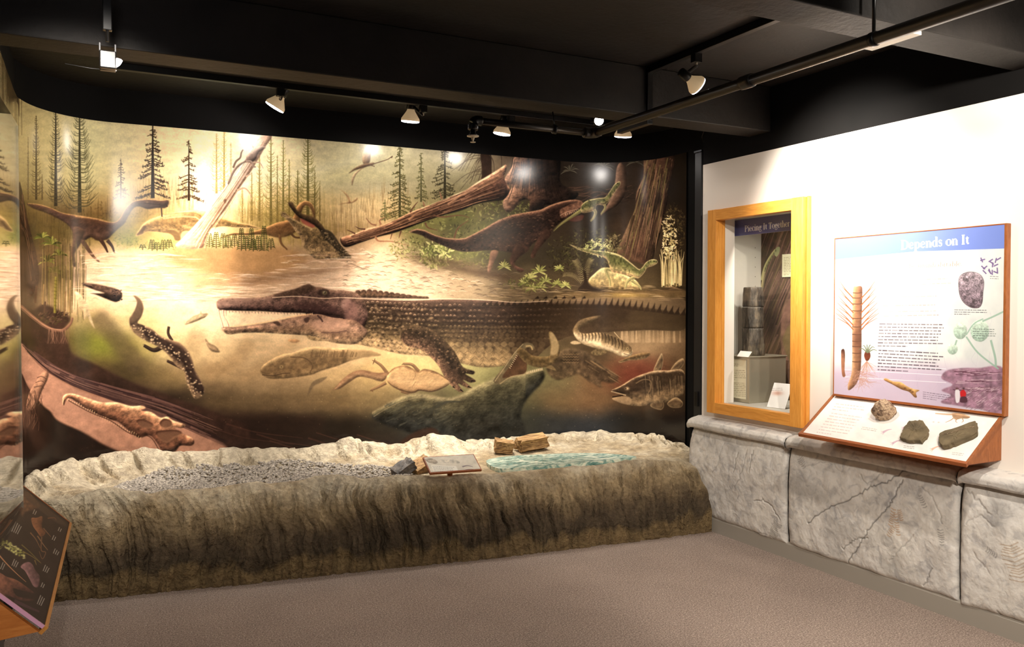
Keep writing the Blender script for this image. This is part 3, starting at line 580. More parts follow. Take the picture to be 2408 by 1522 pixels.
    green([(880, 625), (900, 580), (960, 545), (1050, 530), (1105, 522), (1150, 465), (1190, 405), (1236, 378), (1242, 405), (1207, 457), (1167, 512), (1132, 567), (1090, 594), (1030, 594), (1002, 642), (940, 662), (890, 662)], [(890, 640), (800, 700), (700, 770), (630, 835)], [([(985, 620), (1015, 660), (1000, 710), (970, 745)], 8), ([(1090, 580), (1105, 620), (1065, 680)], 6)])
    c.blob(*E([(1218, 396)])[0], 1.6, 1.4, (20, 20, 14), .9)
    # big pale trunk on the right
    q = c.body(E([(1482, 140), (1455, 330), (1392, 480), (1382, 620), (1322, 760), (1260, 900), (1212, 1020), (1240, 1080), (1330, 1110), (1420, 1130), (1520, 1130), (1590, 930), (1650, 680), (1700, 420), (1735, 140)]), [(0, (104, 84, 64)), (.3, (92, 70, 54)), (.6, (76, 56, 44)), (1, (40, 30, 24))], 1.2, noise=.35, ns=10, horiz=True)
    c.clip = c.full(q)
    for k in range(230):
        f = rg.uniform(0, 1); x0 = 1490 + f * 230; x1 = 1230 + f * 330; a, b = sorted(rg.uniform(0, 1, 2)); a = max(a, b - .4)
        c.stroke(E([(x0 + (x1 - x0) * t + rg.uniform(-4, 4), 150 + 960 * t) for t in np.linspace(a, b, 4)]), rg.uniform(1.2, 3.6), [(34, 24, 18), (154, 124, 96), (120, 94, 74), (120, 118, 70), (56, 40, 30)][k % 5], .55, w1=.8, n=3)
    c.clip = None
    c.fill(E([(1560, 540), (1600, 470), (1610, 560), (1580, 640), (1540, 660)]), (30, 22, 17), 3, .6)
    # undergrowth on the right
    c.leafclump(1395, 590, 75, 55, 330, [(74, 76, 42), (52, 52, 32), (104, 104, 60), (38, 34, 24)], 8, 21, .5); c.leafclump(1330, 600, 45, 45, 200, [(66, 62, 38), (44, 38, 26), (92, 90, 54)], 7, 22, .5)
    c.leafclump(1410, 582, 34, 20, 130, [(172, 182, 120), (200, 204, 148), (120, 130, 76)], 8, 23, .85); c.leafclump(1440, 575, 20, 26, 90, [(128, 118, 84), (100, 92, 64)], 7, 24, .8)
    c.leafclump(1585, 540, 26, 60, 240, [(78, 68, 40), (52, 44, 28), (110, 98, 62)], 7, 25, .5)
    c.leafclump(1573, 560, 16, 52, 150, [(206, 194, 146), (176, 164, 112), (224, 214, 172)], 8, 26, .8)
    for k in range(46):
        x = rg.uniform(1555, 1602); c.stroke([(x, rg.uniform(665, 676)), (x + rg.uniform(-3, 3), 625), (x + rg.uniform(-7, 7), rg.uniform(580, 610))], 3.4, [(184, 172, 124), (140, 128, 84), (208, 196, 150)][k % 3], .75, w1=1)
    for x, y, L, n in [(1185, 628, 20, 12), (1247, 655, 20, 13), (1268, 640, 22, 13), (1232, 668, 18, 12), (1283, 662, 18, 12), (1250, 680, 16, 12), (1270, 676, 18, 12), (1316, 632, 14, 9), (1310, 668, 16, 10), (1330, 672, 14, 10)]:
        c.frond(x, y, n, L, [(150, 156, 92), (120, 128, 70), (178, 182, 116)], 3.2, -215, 35, int(x), .12)
    c.leafclump(1235, 670, 48, 14, 120, [(112, 116, 62), (76, 78, 42)], 7, 27, .6)
    for x0, y0, x1, y1 in [(1366, 665, 1322, 650), (1370, 660, 1350, 612), (1376, 655, 1392, 610)]:
        for k in range(16):
            f = k / 16; x = x0 + (x1 - x0) * f; y = y0 + (y1 - y0) * f - 8 * math.sin(f * 3.1)
            for sd in (-1, 1): c.stroke([(x, y), (x + sd * (y1 - y0) * .16, y + sd * (x0 - x1) * .12 - 3)], 1.6, (150, 142, 100), .75, w1=.6, n=2)
    c.body(E([(950, 1290), (1000, 1230), (1080, 1170), (1160, 1185), (1250, 1220), (1340, 1260), (1400, 1300), (1420, 1370), (1300, 1375), (1100, 1365), (990, 1340)]), [(0, (190, 182, 132)), (.5, (160, 146, 100)), (1, (126, 108, 72))], 1.5, noise=.4, ns=6)
    c.fill(E([(860, 1380), (910, 1300), (900, 1200), (930, 1220), (950, 1320), (1060, 1370), (1300, 1385), (1600, 1370), (1830, 1340), (1830, 1400), (1500, 1410), (1100, 1400)]), (46, 36, 26), 2, .9)
    green([(770, 952), (860, 986), (960, 1006), (1060, 1018), (1160, 1028), (1250, 1058), (1320, 1108), (1380, 1158), (1420, 1184), (1450, 1160), (1480, 1120), (1530, 1094), (1576, 1100), (1582, 1126), (1540, 1152), (1490, 1168), (1462, 1214), (1412, 1264), (1370, 1254), (1330, 1244), (1270, 1234), (1210, 1219), (1160, 1203), (1130, 1114), (1090, 1074), (980, 1039), (880, 1012)], None, [([(1180, 1195), (1110, 1185), (1145, 1280), (1150, 1350)], 7), ([(1375, 1250), (1310, 1295), (1288, 1360)], 7), ([(1345, 1285), (1415, 1335), (1436, 1372)], 6)])
    c.blob(*E([(1552, 1112)])[0], 1.7, 1.5, (24, 24, 16), .95)
    # --- waterline and the lower world
    c.fill([(1310, 690), (1400, 686), (1500, 684), (1607, 682), (1607, 700), (1500, 706), (1400, 705), (1310, 706)], (118, 98, 64), 4, .7, noise=.2, ns=14); c.blob(1470, 695, 50, 7, (168, 144, 82), .7)
    for k in range(120):
        x = rg.uniform(1130, 1600); y = rg.uniform(672, 708); c.stroke([(x, y), (x + 16, y - 1.5), (x + 34, y + 1)], 2, [(152, 130, 96), (90, 76, 54), (196, 176, 136)][k % 3], .5, bulge=True, n=4)
    for k in range(120):
        x = rg.uniform(160, 560); y = rg.uniform(676, 698); c.stroke([(x, y), (x + 25, y - 2), (x + 50, y + 1)], 2.2, (255, 242, 216) if k % 2 else (206, 176, 144), .4, bulge=True, n=4)
    c.blob(235, 810, 48, 34, (126, 134, 50), .8); c.blob(190, 790, 30, 30, (92, 92, 40), .5); c.blob(350, 790, 40, 50, (176, 162, 100), .4)
    for p, w, col, al in [([(225, 740), (260, 780), (300, 830), (330, 870)], 44, (88, 74, 54), .55), ([(470, 770), (450, 820), (410, 880)], 40, (150, 128, 92), .4), ([(590, 800), (550, 850), (480, 880)], 34, (140, 116, 80), .4), ([(700, 800), (640, 850), (560, 900)], 26, (158, 134, 96), .35), ([(820, 930), (640, 950), (480, 960)], 44, (104, 88, 60), .35), ([(150, 870), (300, 920), (500, 980), (760, 1000)], 40, (54, 40, 32), .5)]:
        c.stroke(p, w, col, al, feather=12)
    c.blob(1230, 880, 120, 50, (140, 144, 100), .45); c.blob(1120, 850, 60, 36, (178, 178, 122), .6); c.blob(1500, 885, 62, 34, (104, 58, 44), .65); c.blob(1530, 800, 90, 26, (160, 138, 104), .55); c.blob(1380, 1015, 60, 30, (56, 62, 70), .6)
    for k in range(60):
        x = rg.uniform(1460, 1600); c.stroke([(x, 806), (x + rg.uniform(-2, 2), 780 - rg.uniform(0, 20))], 5, (178, 156, 120), .3, w1=1, n=2, feather=2)
    # submerged root mass and pale bank on the left
    c.fill(G([(120, 320), (220, 380), (300, 340), (420, 390), (485, 440), (440, 520), (470, 600), (500, 680), (640, 745), (800, 825), (980, 905), (1200, 985), (1522, 1100), (1700, 1180), (1700, 1330), (1522, 1310), (1200, 1130), (800, 965), (500, 860), (300, 730), (120, 580)]), (58, 41, 33), 5, .9, noise=.3, ns=20)
    c.fill(G([(120, 580), (260, 740), (420, 860), (600, 950), (800, 1000), (1000, 1060), (1200, 1140), (1400, 1240), (1560, 1320), (1560, 1420), (1000, 1420), (850, 1352), (700, 1292), (560, 1202), (400, 1132), (335, 1062), (270, 1002), (200, 900), (120, 820)]), (172, 132, 110), 5, .97, noise=.14, ns=18)
    c.fill(G([(120, 830), (200, 920), (290, 1030), (345, 1075), (400, 1140), (560, 1215), (700, 1300), (850, 1365), (1000, 1430), (120, 1560)]), (36, 24, 18), 2.5, 1, noise=.2)
    for k in range(210):
        o = rg.uniform(-150, 60); a, b = sorted(rg.uniform(0, 1, 2)); q = []
        for t in np.linspace(a, max(b, a + .1), 6):
            x = 140 + t * 1420; y = np.interp(x, [140, 300, 500, 800, 1100, 1560], [600, 770, 880, 985, 1080, 1280]); q.append((x, y + o * (.25 + t * .8) * (.8 if o < 0 else .7)))
        c.stroke(G(q), rg.uniform(1.5, 5), [(46, 32, 32), (110, 80, 72), (142, 108, 94), (56, 38, 38)][k % 4], .55, w1=1.2, n=4)
    for k in range(26):
        x = rg.uniform(500, 1000); y = 985 + (x - 480) * .12 + rg.uniform(-6, 50); c.stroke([(x, y), (x + 70, y + 20), (x + 180, y + 34)], rg.uniform(2, 5), (92, 62, 50) if k % 2 else (34, 24, 20), .5, w1=1.2)
    c.body(G([(200, 950), (240, 880), (285, 815), (318, 797), (334, 815), (325, 860), (290, 930), (265, 1000), (230, 1060), (180, 1060)]), [(0, (150, 116, 94)), (.5, (170, 132, 106)), (1, (104, 76, 60))], 1, noise=.2, horiz=True)
    for y in (830, 862, 895): c.stroke(G([(255 - (y - 830) * .35, y + 15), (285, y + 5), (325 - (y - 830) * .35, y + 25)]), 1.6, (78, 56, 46), .8)
    for k in range(60): x = rg.uniform(130, 285); y = rg.uniform(920, 1120); c.stroke(G([(x, y), (x + 10, y + 50), (x - 5 + rg.uniform(-20, 20), y + 110)]), 1.8, [(110, 80, 62), (50, 34, 26)][k % 2], .55)
    c.stroke(G([(130, 340), (230, 430), (330, 500), (420, 520), (480, 480), (500, 430)]), 10, (120, 88, 68), .95, w1=4); c.stroke(G([(135, 345), (235, 432), (335, 500), (420, 515)]), 3, (164, 126, 100), .7)
    for k in range(30): x = rg.uniform(330, 470); c.stroke(G([(x, 510), (x + rg.uniform(-8, 14), 560), (x + rg.uniform(-20, 30), 610)]), 1.5, (140, 106, 84), .5, w1=.5)
    for k in range(70): x = rg.uniform(250, 470); y = 460 - abs(x - 350) * .3 + rg.uniform(-45, 20); c.stroke(G([(x, y), (x + 18, y - rg.uniform(-10, 25))]), 3, [(48, 34, 26), (96, 74, 56), (70, 60, 36)][k % 3], .7)
    for x, y0, y1, col, w in [(385, 150, 400, (120, 112, 50), 6), (250, 210, 330, (88, 66, 44), 5), (312, 320, 400, (78, 56, 40), 4), (300, 200, 340, (150, 124, 78), 3), (430, 160, 390, (140, 118, 78), 3), (485, 170, 390, (150, 124, 84), 3), (450, 250, 420, (116, 92, 58), 3)]: c.stroke(G([(x, y0), (x - 4, (y0 + y1) / 2), (x - 8, y1)]), w, col, .95)
    for k in range(9): c.stroke(G([(372, 172 + k * 25), (392, 176 + k * 25)]), 1, (70, 62, 28), .7, n=2)
    # floating log
    c.body(G([(560, 195), (660, 200), (760, 222), (828, 245), (838, 290), (800, 322), (735, 302), (660, 272), (620, 262), (720, 262), (640, 235)]), [(0, (70, 54, 44)), (.35, (104, 82, 68)), (.6, (60, 46, 38)), (1, (36, 28, 24))], .9, noise=.4, ns=5)
    for k in range(40): x = rg.uniform(770, 835); y = rg.uniform(240, 315); c.stroke(G([(x, y), (x + rg.uniform(-4, 16), y + rg.uniform(-6, 8))]), 2.2, (30, 22, 24), .8, w1=.6, n=2)
    c.body(G([(515, 252), (545, 262), (575, 300), (605, 345), (615, 390), (640, 470), (655, 505), (630, 480), (600, 420), (585, 440), (570, 385), (545, 370), (530, 320)]), [(0, (196, 180, 142)), (1, (176, 158, 118))], .8); c.stroke(G([(575, 380), (580, 440)]), 2.4, (170, 150, 112)); c.stroke(G([(600, 375), (645, 385)]), 2.4, (170, 150, 112))
    # diving spotted amphibian
    c.stroke(G([(1120, 628), (1060, 655), (990, 622)]), 12, (52, 40, 30), 1, w1=7); c.stroke(G([(1185, 590), (1158, 540), (1162, 492)]), 7, (66, 52, 40), 1, w1=6); c.stroke(G([(1275, 785), (1210, 755), (1150, 728)]), 10, (60, 46, 36), 1, w1=6)
    q = c.body(G([(918, 278), (962, 300), (987, 360), (972, 420), (945, 465), (985, 482), (1050, 512), (1100, 555), (1180, 585), (1240, 606), (1290, 655), (1322, 718), (1342, 788), (1382, 860), (1407, 930), (1392, 972), (1340, 988), (1308, 930), (1278, 862), (1268, 802), (1216, 764), (1156, 686), (1096, 636), (1036, 606), (956, 562), (906, 512), (892, 442), (928, 380), (944, 320)]), [(0, (128, 106, 82)), (.2, (60, 46, 38)), (.65, (48, 36, 30)), (1, (138, 116, 88))], .8, noise=.25, ns=5)
    c.clip = c.full(q); c.fill(G([(918, 278), (985, 340), (975, 430), (900, 470), (890, 400)]), (120, 100, 76), 6, .75)
    for k in range(110):
        t = rg.uniform(0, 1); x = np.interp(t, [0, .3, .6, 1], [930, 1080, 1260, 1350]); y = np.interp(t, [0, .3, .6, 1], [500, 590, 700, 950]); c.blob(*G([(x + rg.uniform(-45, 45), y + rg.uniform(-45, 45))])[0], 1.9, 1.5, (206, 184, 146), .85)
    c.clip = None
    for p, col in [([(1272, 478), (1320, 428), (1372, 405), (1382, 385), (1392, 402), (1432, 402), (1412, 428), (1390, 438), (1345, 458)], (150, 134, 104)), ([(1412, 575), (1440, 605), (1480, 625), (1512, 662), (1500, 670), (1455, 660), (1428, 625)], (124, 106, 80))]:
        c.body(G(p), [(0, np.array(col) * .8), (.6, np.array(col) * 1.25), (1, np.array(col) * .9)], .6)
    # skull
    q = c.body(G([(428, 1005), (444, 962), (500, 954), (600, 984), (700, 1014), (800, 1013), (900, 1038), (980, 1036), (1002, 1054), (972, 1070), (1040, 1080), (1100, 1118), (1150, 1112), (1192, 1138), (1275, 1168), (1252, 1190), (1202, 1186), (1242, 1222), (1322, 1260), (1337, 1290), (1312, 1312), (1242, 1312), (1202, 1352), (1120, 1352), (1078, 1290), (1030, 1242), (960, 1257), (900, 1222), (820, 1152), (760, 1132), (640, 1082), (560, 1038), (490, 988), (456, 992), (440, 1034)]), [(0, (204, 164, 128)), (.25, (166, 124, 94)), (.65, (128, 90, 68)), (1, (92, 62, 48))], .8, noise=.4, ns=9, emb=1., emb_r=6)
    for p in ([(938, 1140), (980, 1130), (1050, 1160), (1045, 1182), (1000, 1186), (960, 1170)], [(1100, 1150), (1130, 1126), (1175, 1140), (1180, 1172), (1140, 1186), (1108, 1176)], [(1072, 1222), (1130, 1205), (1220, 1205), (1252, 1228), (1200, 1248), (1150, 1282), (1110, 1270)]): c.fill(G(p), (74, 48, 36), .8, 1); c.fill(G([(x + 6, y + 9) for x, y in p]), (150, 116, 90), 2.5, .55)
    for k in range(34): t = k / 33.; c.stroke(G([(470 + t * 500, 985 + t * 262 + 6 * math.sin(k)), (464 + t * 500, 1004 + t * 262)]), 1.8, (228, 198, 152), .85, w1=.6, n=2)
    c.stroke(G([(436, 990), (430, 1030)]), 3, (226, 196, 150), 1, w1=.8); c.stroke(G([(470, 1000), (620, 1082), (760, 1140), (900, 1230), (1030, 1250), (1100, 1350)]), 2.6, (70, 46, 34), .7)
    # --- great river reptile
    wl = lambda x: 705 + 3.5 * math.sin(x / 26.) + 2 * math.sin(x / 11.) + max(0, x - 1300) * .03
    bodyp = [(730, 700), (800, 702), (860, 700), (960, 706), (1060, 704), (1140, 706), (1200, 712), (1260, 712), (1330, 709), (1400, 708), (1480, 714), (1560, 722), (1609, 733), (1609, 775), (1520, 776), (1420, 782), (1340, 792), (1290, 815), (1250, 848), (1200, 858), (1140, 864), (1090, 856), (1040, 842), (990, 836), (940, 832), (880, 818), (820, 806), (770, 802), (720, 790)]
    q = c.body(bodyp, [(0, (92, 74, 62)), (.12, (66, 52, 42)), (.45, (62, 51, 38)), (.7, (96, 82, 58)), (.86, (148, 128, 92)), (1, (170, 148, 108))], 1.5, noise=.3, ns=9, speck=.12)
    cm = c.full(q); c.clip = cm
    c.fill([(1250, 700), (1620, 700), (1620, 800), (1420, 790), (1330, 800), (1270, 850), (1200, 840), (1220, 760)], (58, 46, 33), 14, .85)
    c.fill([(1500, 715), (1620, 715), (1620, 800), (1480, 800)], (74, 62, 42), 14, .6)
    for j, (y0, h, w) in enumerate([(713, 11, 11), (724, 10, 10), (735, 9, 9.5), (746, 9, 9), (757, 8.5, 9), (768, 8, 9), (779, 8, 9)]):
        x = 838 + (j % 2) * 4.
        while x < 1370:
            ww = w * rg.uniform(.75, 1.2); y = y0 + 7 * math.sin((x - 850) / 160.) + (x - 850) * .006 * j + rg.uniform(-1.6, 1.6); dk = (.9 if x < 1120 else max(.12, .9 - (x - 1120) / 270.)) * rg.uniform(.55, 1.)
            if rg.uniform() > .08:
                c.blob(x + ww * .5, y + h * .25, ww * .5, h * .34, (30, 23, 19), .75 * dk); c.blob(x + ww * .45, y - h * .1, ww * .36, h * .28, (112, 92, 72) if j < 4 else (104, 90, 64), .75 * dk)
                if rg.uniform() < (.75 if j < 4 else .5): c.stroke([(x + ww * .1, y - h * .12), (x + ww * .42, y - h * .4), (x + ww * .82, y - h * .16)], 2.1, (206, 176, 146) if j < 3 else (168, 146, 110), .75 * dk, n=3, bulge=True)
            x += ww * 1.02
    for k in range(330):
        x = rg.uniform(840, 1030); y = rg.uniform(715, 830); rr_ = rg.uniform(1.6, 3.4); c.blob(x, y, rr_, rr_ * .8, (150, 128, 96) if k % 2 else (38, 30, 24), .6)
    for j in range(8):
        for k in range(40):
            s = 5 + j * 1.3; x = 1060 + k * s * 1.75 + (j % 2) * s * .9; y = 770 + j * (8 + j * .55)
            if x > 1290: break
            f = .75 if x < 1220 else .35
            c.fill([(x - s * .8, y), (x - s * .4, y - s * .6), (x + s * .4, y - s * .6), (x + s * .8, y), (x + s * .4, y + s * .6), (x - s * .4, y + s * .6)], (190, 168, 124) if j > 3 else (136, 116, 84), 1.4, .42 * f); c.stroke([(x - s * .8, y + 1), (x, y + s * .7), (x + s * .8, y + 1)], 1.4, (66, 54, 40), .5 * f, n=3)
    for j in range(5):
        for k in range(26):
            x = 740 + k * 12.5 + (j % 2) * 6; y = 788 + j * 9.5 + (x - 740) * .085
            c.fill([(x - 5, y), (x, y - 4.5), (x + 5, y), (x, y + 4.5)], (186, 162, 124), 1.2, .5); c.stroke([(x - 5, y + 1), (x, y + 5), (x + 5, y + 1)], 1.2, (96, 78, 60), .5, n=3)
    c.clip = None
    c.stroke([(770, 803), (820, 808), (880, 820), (940, 834), (1000, 838)], 3, (196, 172, 132), .6, feather=1)
    c.fill([(1290, 704), (1400, 700), (1500, 700), (1609, 704), (1609, 738), (1560, 730), (1500, 722), (1400, 716), (1290, 712)], (136, 116, 88), 3, .6)
    # serrated tail edge
    for k in range(34):
        x = 1130 + k * 14.2; y = 715 + max(0, x - 1430) * .105; y += 4 * (x > 1290); h = np.interp(x, [1130, 1250, 1400, 1500, 1610], [6, 12, 19, 20, 13])
        c.fill([(x, y + 5), (x + 7, y - h * .35), (x + 13, y - h), (x + 12, y - h * .2), (x + 15, y + 5)], (54, 43, 32), .5, 1, sm=False)

    for x in (1262, 1282, 1305, 1325, 1348, 1372): c.fill([(x - 5, 703), (x + 3, 696), (x + 6, 702)], (46, 36, 28), .6, .95, sm=False)
    # back plates above the water
    for k in range(13):
        x = 842 + k * 13.2; h = max(3, 17 - abs(k - 2.2) * 1.6); y = 696 + k * .35
        c.body([(x - 8, y + 2), (x - 6, y - h * .75), (x, y - h), (x + 6, y - h * .75), (x + 8, y + 2)], [(0, (58, 44, 36)), (.5, (96, 76, 58)), (1, (70, 56, 46))], .7, noise=.3, ns=4)
    # head
    hd = c.body(K([(100, 330), (112, 300), (140, 288), (200, 282), (350, 280), (480, 274), (570, 248), (650, 225), (740, 205), (800, 180), (850, 166), (890, 185), (950, 190), (1000, 205), (1060, 215), (1120, 215), (1180, 225), (1240, 240), (1300, 300), (1330, 420), (1300, 520), (1230, 560), (1180, 520), (1130, 450), (1040, 428), (950, 412), (870, 412), (800, 402), (640, 398), (480, 388), (330, 385), (200, 384), (160, 380), (115, 372)]), [(0, (104, 84, 70)), (.25, (82, 64, 56)), (.5, (112, 88, 78)), (.8, (78, 58, 52)), (1, (52, 38, 34))], .9, noise=.42, ns=8, speck=.12, emb=.9, emb_r=7)
    c.clip = c.full(hd)
    c.fill(K([(100, 300), (240, 270), (520, 270), (560, 300), (300, 330), (180, 350), (110, 360)]), (170, 140, 124), 7, .55); c.fill(K([(560, 260), (740, 200), (860, 165), (900, 190), (840, 240), (700, 258)]), (70, 54, 42), 3, .75, noise=.4, ns=4)
    c.fill(K([(1120, 300), (1180, 280), (1190, 340), (1120, 360)]), (182, 146, 134), 5, .6); c.fill(K([(1160, 320), (1240, 330), (1230, 460), (1150, 450)]), (132, 100, 92), 6, .6); c.fill(K([(720, 330), (1000, 330), (1100, 400), (900, 400)]), (66, 46, 44), 6, .55)
    for k in range(260): x = rg.uniform(130, 1200); y = rg.uniform(215, 400); c.blob(*K([(x, y)])[0], 2.2, 1.2, (150, 116, 106) if k % 2 else (58, 42, 40), .35)
    c.clip = None
    c.stroke([(640, 700), (700, 697), (760, 702), (800, 700), (850, 702), (950, 706), (1050, 703), (1150, 706), (1210, 711), (1290, 708)], 2, (232, 208, 178), .75)
    c.fill(K([(930, 230), (965, 208), (1010, 220), (1020, 250), (970, 262), (935, 250)]), (58, 44, 40), 1, .9); c.blob(*K([(980, 236)])[0], 5.2, 4.2, (168, 158, 112), 1); c.blob(*K([(982, 236)])[0], 2, 2.6, (24, 20, 16), 1); c.blob(*K([(977, 231)])[0], .9, .9, (250, 244, 220), 1)
    # lower jaw and throat
    c.body(K([(138, 525), (180, 515), (260, 515), (420, 495), (560, 472), (700, 442), (830, 415), (920, 405), (1040, 432), (1140, 450), (1240, 470), (1330, 560), (1240, 650), (1100, 650), (1000, 630), (900, 592), (800, 582), (640, 572), (480, 562), (330, 562), (210, 576), (165, 560)]), [(0, (96, 76, 62)), (.3, (150, 122, 102)), (.7, (128, 104, 82)), (1, (172, 148, 116))], 1, noise=.35, ns=9, speck=.09, emb=.8, emb_r=6)
    c.fill(K([(880, 470), (1000, 440), (1130, 460), (1180, 520), (1100, 545), (960, 550), (880, 520)]), (184, 150, 128), 8, .65); c.fill(K([(560, 478), (600, 470), (620, 495), (600, 505)]), (62, 46, 38), 1.5, .8); c.fill(K([(810, 450), (850, 435), (850, 470), (825, 480)]), (66, 48, 42), 1.5, .8); c.stroke(K([(830, 412), (930, 404), (1040, 432), (1120, 440), (1140, 450)]), 4, (44, 30, 30), .9, w1=2); c.stroke(K([(920, 420), (950, 450), (965, 475)]), 4, (66, 48, 44), .8); c.stroke(K([(950, 560), (1080, 560), (1160, 545)]), 3, (92, 70, 62), .6)
    # open mouth
    c.fill(K([(172, 386), (330, 390), (480, 394), (640, 402), (790, 408), (800, 412), (700, 432), (560, 462), (420, 486), (300, 502), (210, 512), (190, 470)]), (222, 204, 168), 1.2, 1, noise=.06, ns=20)
    for k in range(46):
        t = k / 45.; x = 205 + t * 590; c.stroke(K([(x, 384 + t * 20), (x + 3, 404 + t * 18 - (k % 3) * 3)]), 2.2, (206, 172, 150) if k % 2 else (128, 96, 84), .9, w1=.5, n=2)
        x = 240 + t * 640; y = 508 - t * 92 - 14 * math.sin(t * 3.1) * .3; c.stroke(K([(x, y), (x + 2, y - 18)]), 2, (236, 206, 168), .9, w1=.5, n=2)
    c.stroke(K([(215, 512), (420, 488), (560, 464), (700, 434), (880, 408)]), 2.4, (232, 190, 140), .6)
    for p in ([(112, 370), (122, 410), (135, 450)], [(150, 378), (158, 430), (172, 470)], [(172, 382), (178, 420)], [(150, 520), (140, 470), (128, 430)], [(195, 512), (182, 470), (160, 430)]): c.stroke(K(p), 6., (178, 144, 122), 1, w1=1.2); c.stroke([(x - .6, y) for x, y in K(p)], 2.4, (244, 226, 200), .9, w1=.6)
    # foreleg
    q = c.body(M([(-40, 450), (60, 430), (200, 470), (300, 560), (380, 650), (440, 765), (532, 800), (524, 828), (460, 822), (545, 878), (502, 894), (442, 872), (514, 936), (472, 936), (402, 902), (444, 966), (402, 964), (340, 912), (300, 862), (246, 762), (178, 684), (100, 626), (0, 600), (-60, 540)]), [(0, (70, 58, 42)), (.4, (52, 42, 32)), (.75, (84, 66, 52)), (1, (140, 112, 88))], 1, noise=.4, ns=6, speck=.14)
    c.clip = c.full(q)
    for k in range(200): x = rg.uniform(-40, 450); y = 470 + x * .55 + rg.uniform(-110, 120); c.blob(*M([(x, y)])[0], 1.9, 1.5, (146, 120, 92) if k % 2 else (28, 22, 18), .6)
    c.clip = None
    for p in ([(500, 800), (534, 812)], [(510, 878), (546, 884)], [(480, 925), (516, 938)], [(420, 950), (446, 968)], [(360, 925), (380, 940)]): c.stroke(M(p), 3.4, (30, 24, 20), 1, w1=1, n=2)
    # hind foot
    q = c.body(M([(1120, 800), (1150, 700), (1215, 650), (1300, 618), (1420, 638), (1500, 690), (1580, 760), (1690, 835), (1690, 880), (1640, 898), (1560, 885), (1565, 935), (1520, 915), (1460, 885), (1380, 828), (1300, 848), (1200, 872)]), [(0, (92, 78, 58)), (.4, (62, 51, 38)), (1, (98, 82, 60))], 5, .85, noise=.45, ns=8)
    for k in range(30): x = rg.uniform(1420, 1640); y = rg.uniform(690, 760) + (x - 1420) * .45; c.stroke(M([(x, y), (x + 90, y + 55)]), 3, (132, 110, 78) if k % 2 else (74, 60, 42), .45, w1=1)
    for k in range(24): x = 1250 + (k % 6) * 22; y = 660 + (k // 6) * 22; c.stroke(M([(x, y), (x + 10, y + 8), (x + 20, y)]), 1.4, (150, 126, 90), .5)
    # --- drifting amphibians
    q = c.body(K([(458, 885), (478, 830), (550, 778), (640, 738), (720, 726), (800, 694), (900, 678), (1050, 688), (1200, 690), (1350, 700), (1440, 745), (1300, 764), (1180, 794), (1080, 834), (950, 872), (880, 902), (760, 922), (620, 937), (520, 932)]), [(0, (172, 150, 110)), (.25, (124, 104, 74)), (.7, (104, 86, 60)), (1, (140, 118, 84))], 1.4, .95, noise=.25, ns=9)
    c.fill(K([(1200, 680), (1460, 700), (1460, 780), (1200, 800)]), (190, 166, 122), 14, .5)
    c.stroke(K([(470, 905), (560, 912), (640, 895), (700, 890)]), 1.8, (70, 56, 40), .8); c.blob(*K([(628, 840)])[0], 4, 3.4, (196, 172, 120), .9); c.blob(*K([(628, 840)])[0], 1.6, 1.6, (40, 30, 22), .9); c.stroke(K([(700, 760), (820, 770), (880, 830), (860, 890)]), 3, (84, 68, 48), .6); c.stroke(K([(560, 780), (700, 735), (860, 690), (1000, 688)]), 2, (206, 184, 142), .6)
    for k in range(40): x = rg.uniform(860, 1250); c.stroke(K([(x, 700 + rg.uniform(0, 30)), (x - 12, 760)]), 3, (92, 76, 54), .35)
    for p, w in [([(1495, 900), (1440, 830), (1380, 788)], 9), ([(1480, 970), (1420, 1002), (1356, 1030)], 8), ([(1745, 878), (1690, 822), (1620, 815)], 9), ([(1720, 1015), (1660, 1052), (1600, 1040)], 8)]: c.stroke(K(p), w, (124, 100, 72), 1, w1=5)
    for p in ([(1385, 795), (1365, 785)], [(1385, 792), (1390, 770)], [(1360, 1030), (1345, 1040)], [(1362, 1030), (1375, 1045)], [(1622, 815), (1605, 825)], [(1380, 800), (1372, 820)]): c.stroke(K(p), 3, (110, 88, 62), 1, w1=1, n=2)
    c.body(K([(1495, 890), (1400, 888), (1280, 866), (1200, 888), (1130, 938), (1060, 1012), (1030, 1026), (1100, 1018), (1180, 966), (1260, 920), (1350, 934), (1450, 958)]), [(0, (104, 80, 60)), (.5, (150, 122, 92)), (1, (128, 104, 78))], .8)
    c.body(K([(1484, 930), (1510, 880), (1560, 842), (1650, 832), (1740, 878), (1790, 858), (1880, 878), (1960, 926), (1998, 970), (1944, 1012), (1850, 1044), (1752, 1034), (1700, 1054), (1600, 1034), (1512, 984)]), [(0, (92, 70, 50)), (.12, (170, 144, 104)), (.6, (184, 158, 118)), (.92, (160, 132, 96)), (1, (96, 74, 54))], .9, noise=.08, ns=12)
    c.stroke(K([(1690, 850), (1720, 900), (1700, 950)]), 2, (136, 110, 80), .6); c.stroke(K([(1720, 960), (1690, 1010)]), 2, (136, 110, 80), .6)
    for p in ([(840, 1080), (860, 1000), (900, 950), (1000, 920), (960, 960), (900, 990), (870, 1030)],): c.fill(K(p), (98, 86, 66), 1.5, .7)
    for k in range(7): c.stroke(K([(1100, 1090), (1040 + k * 22, 1040 + abs(k - 3) * 12)]), 4, (112, 98, 70), .45, w1=1); 
    c.body(K([(680, 625), (710, 615), (750, 618), (780, 630), (745, 645), (705, 640)]), [(0, (170, 130, 90)), (1, (186, 146, 104))], .6, .8)
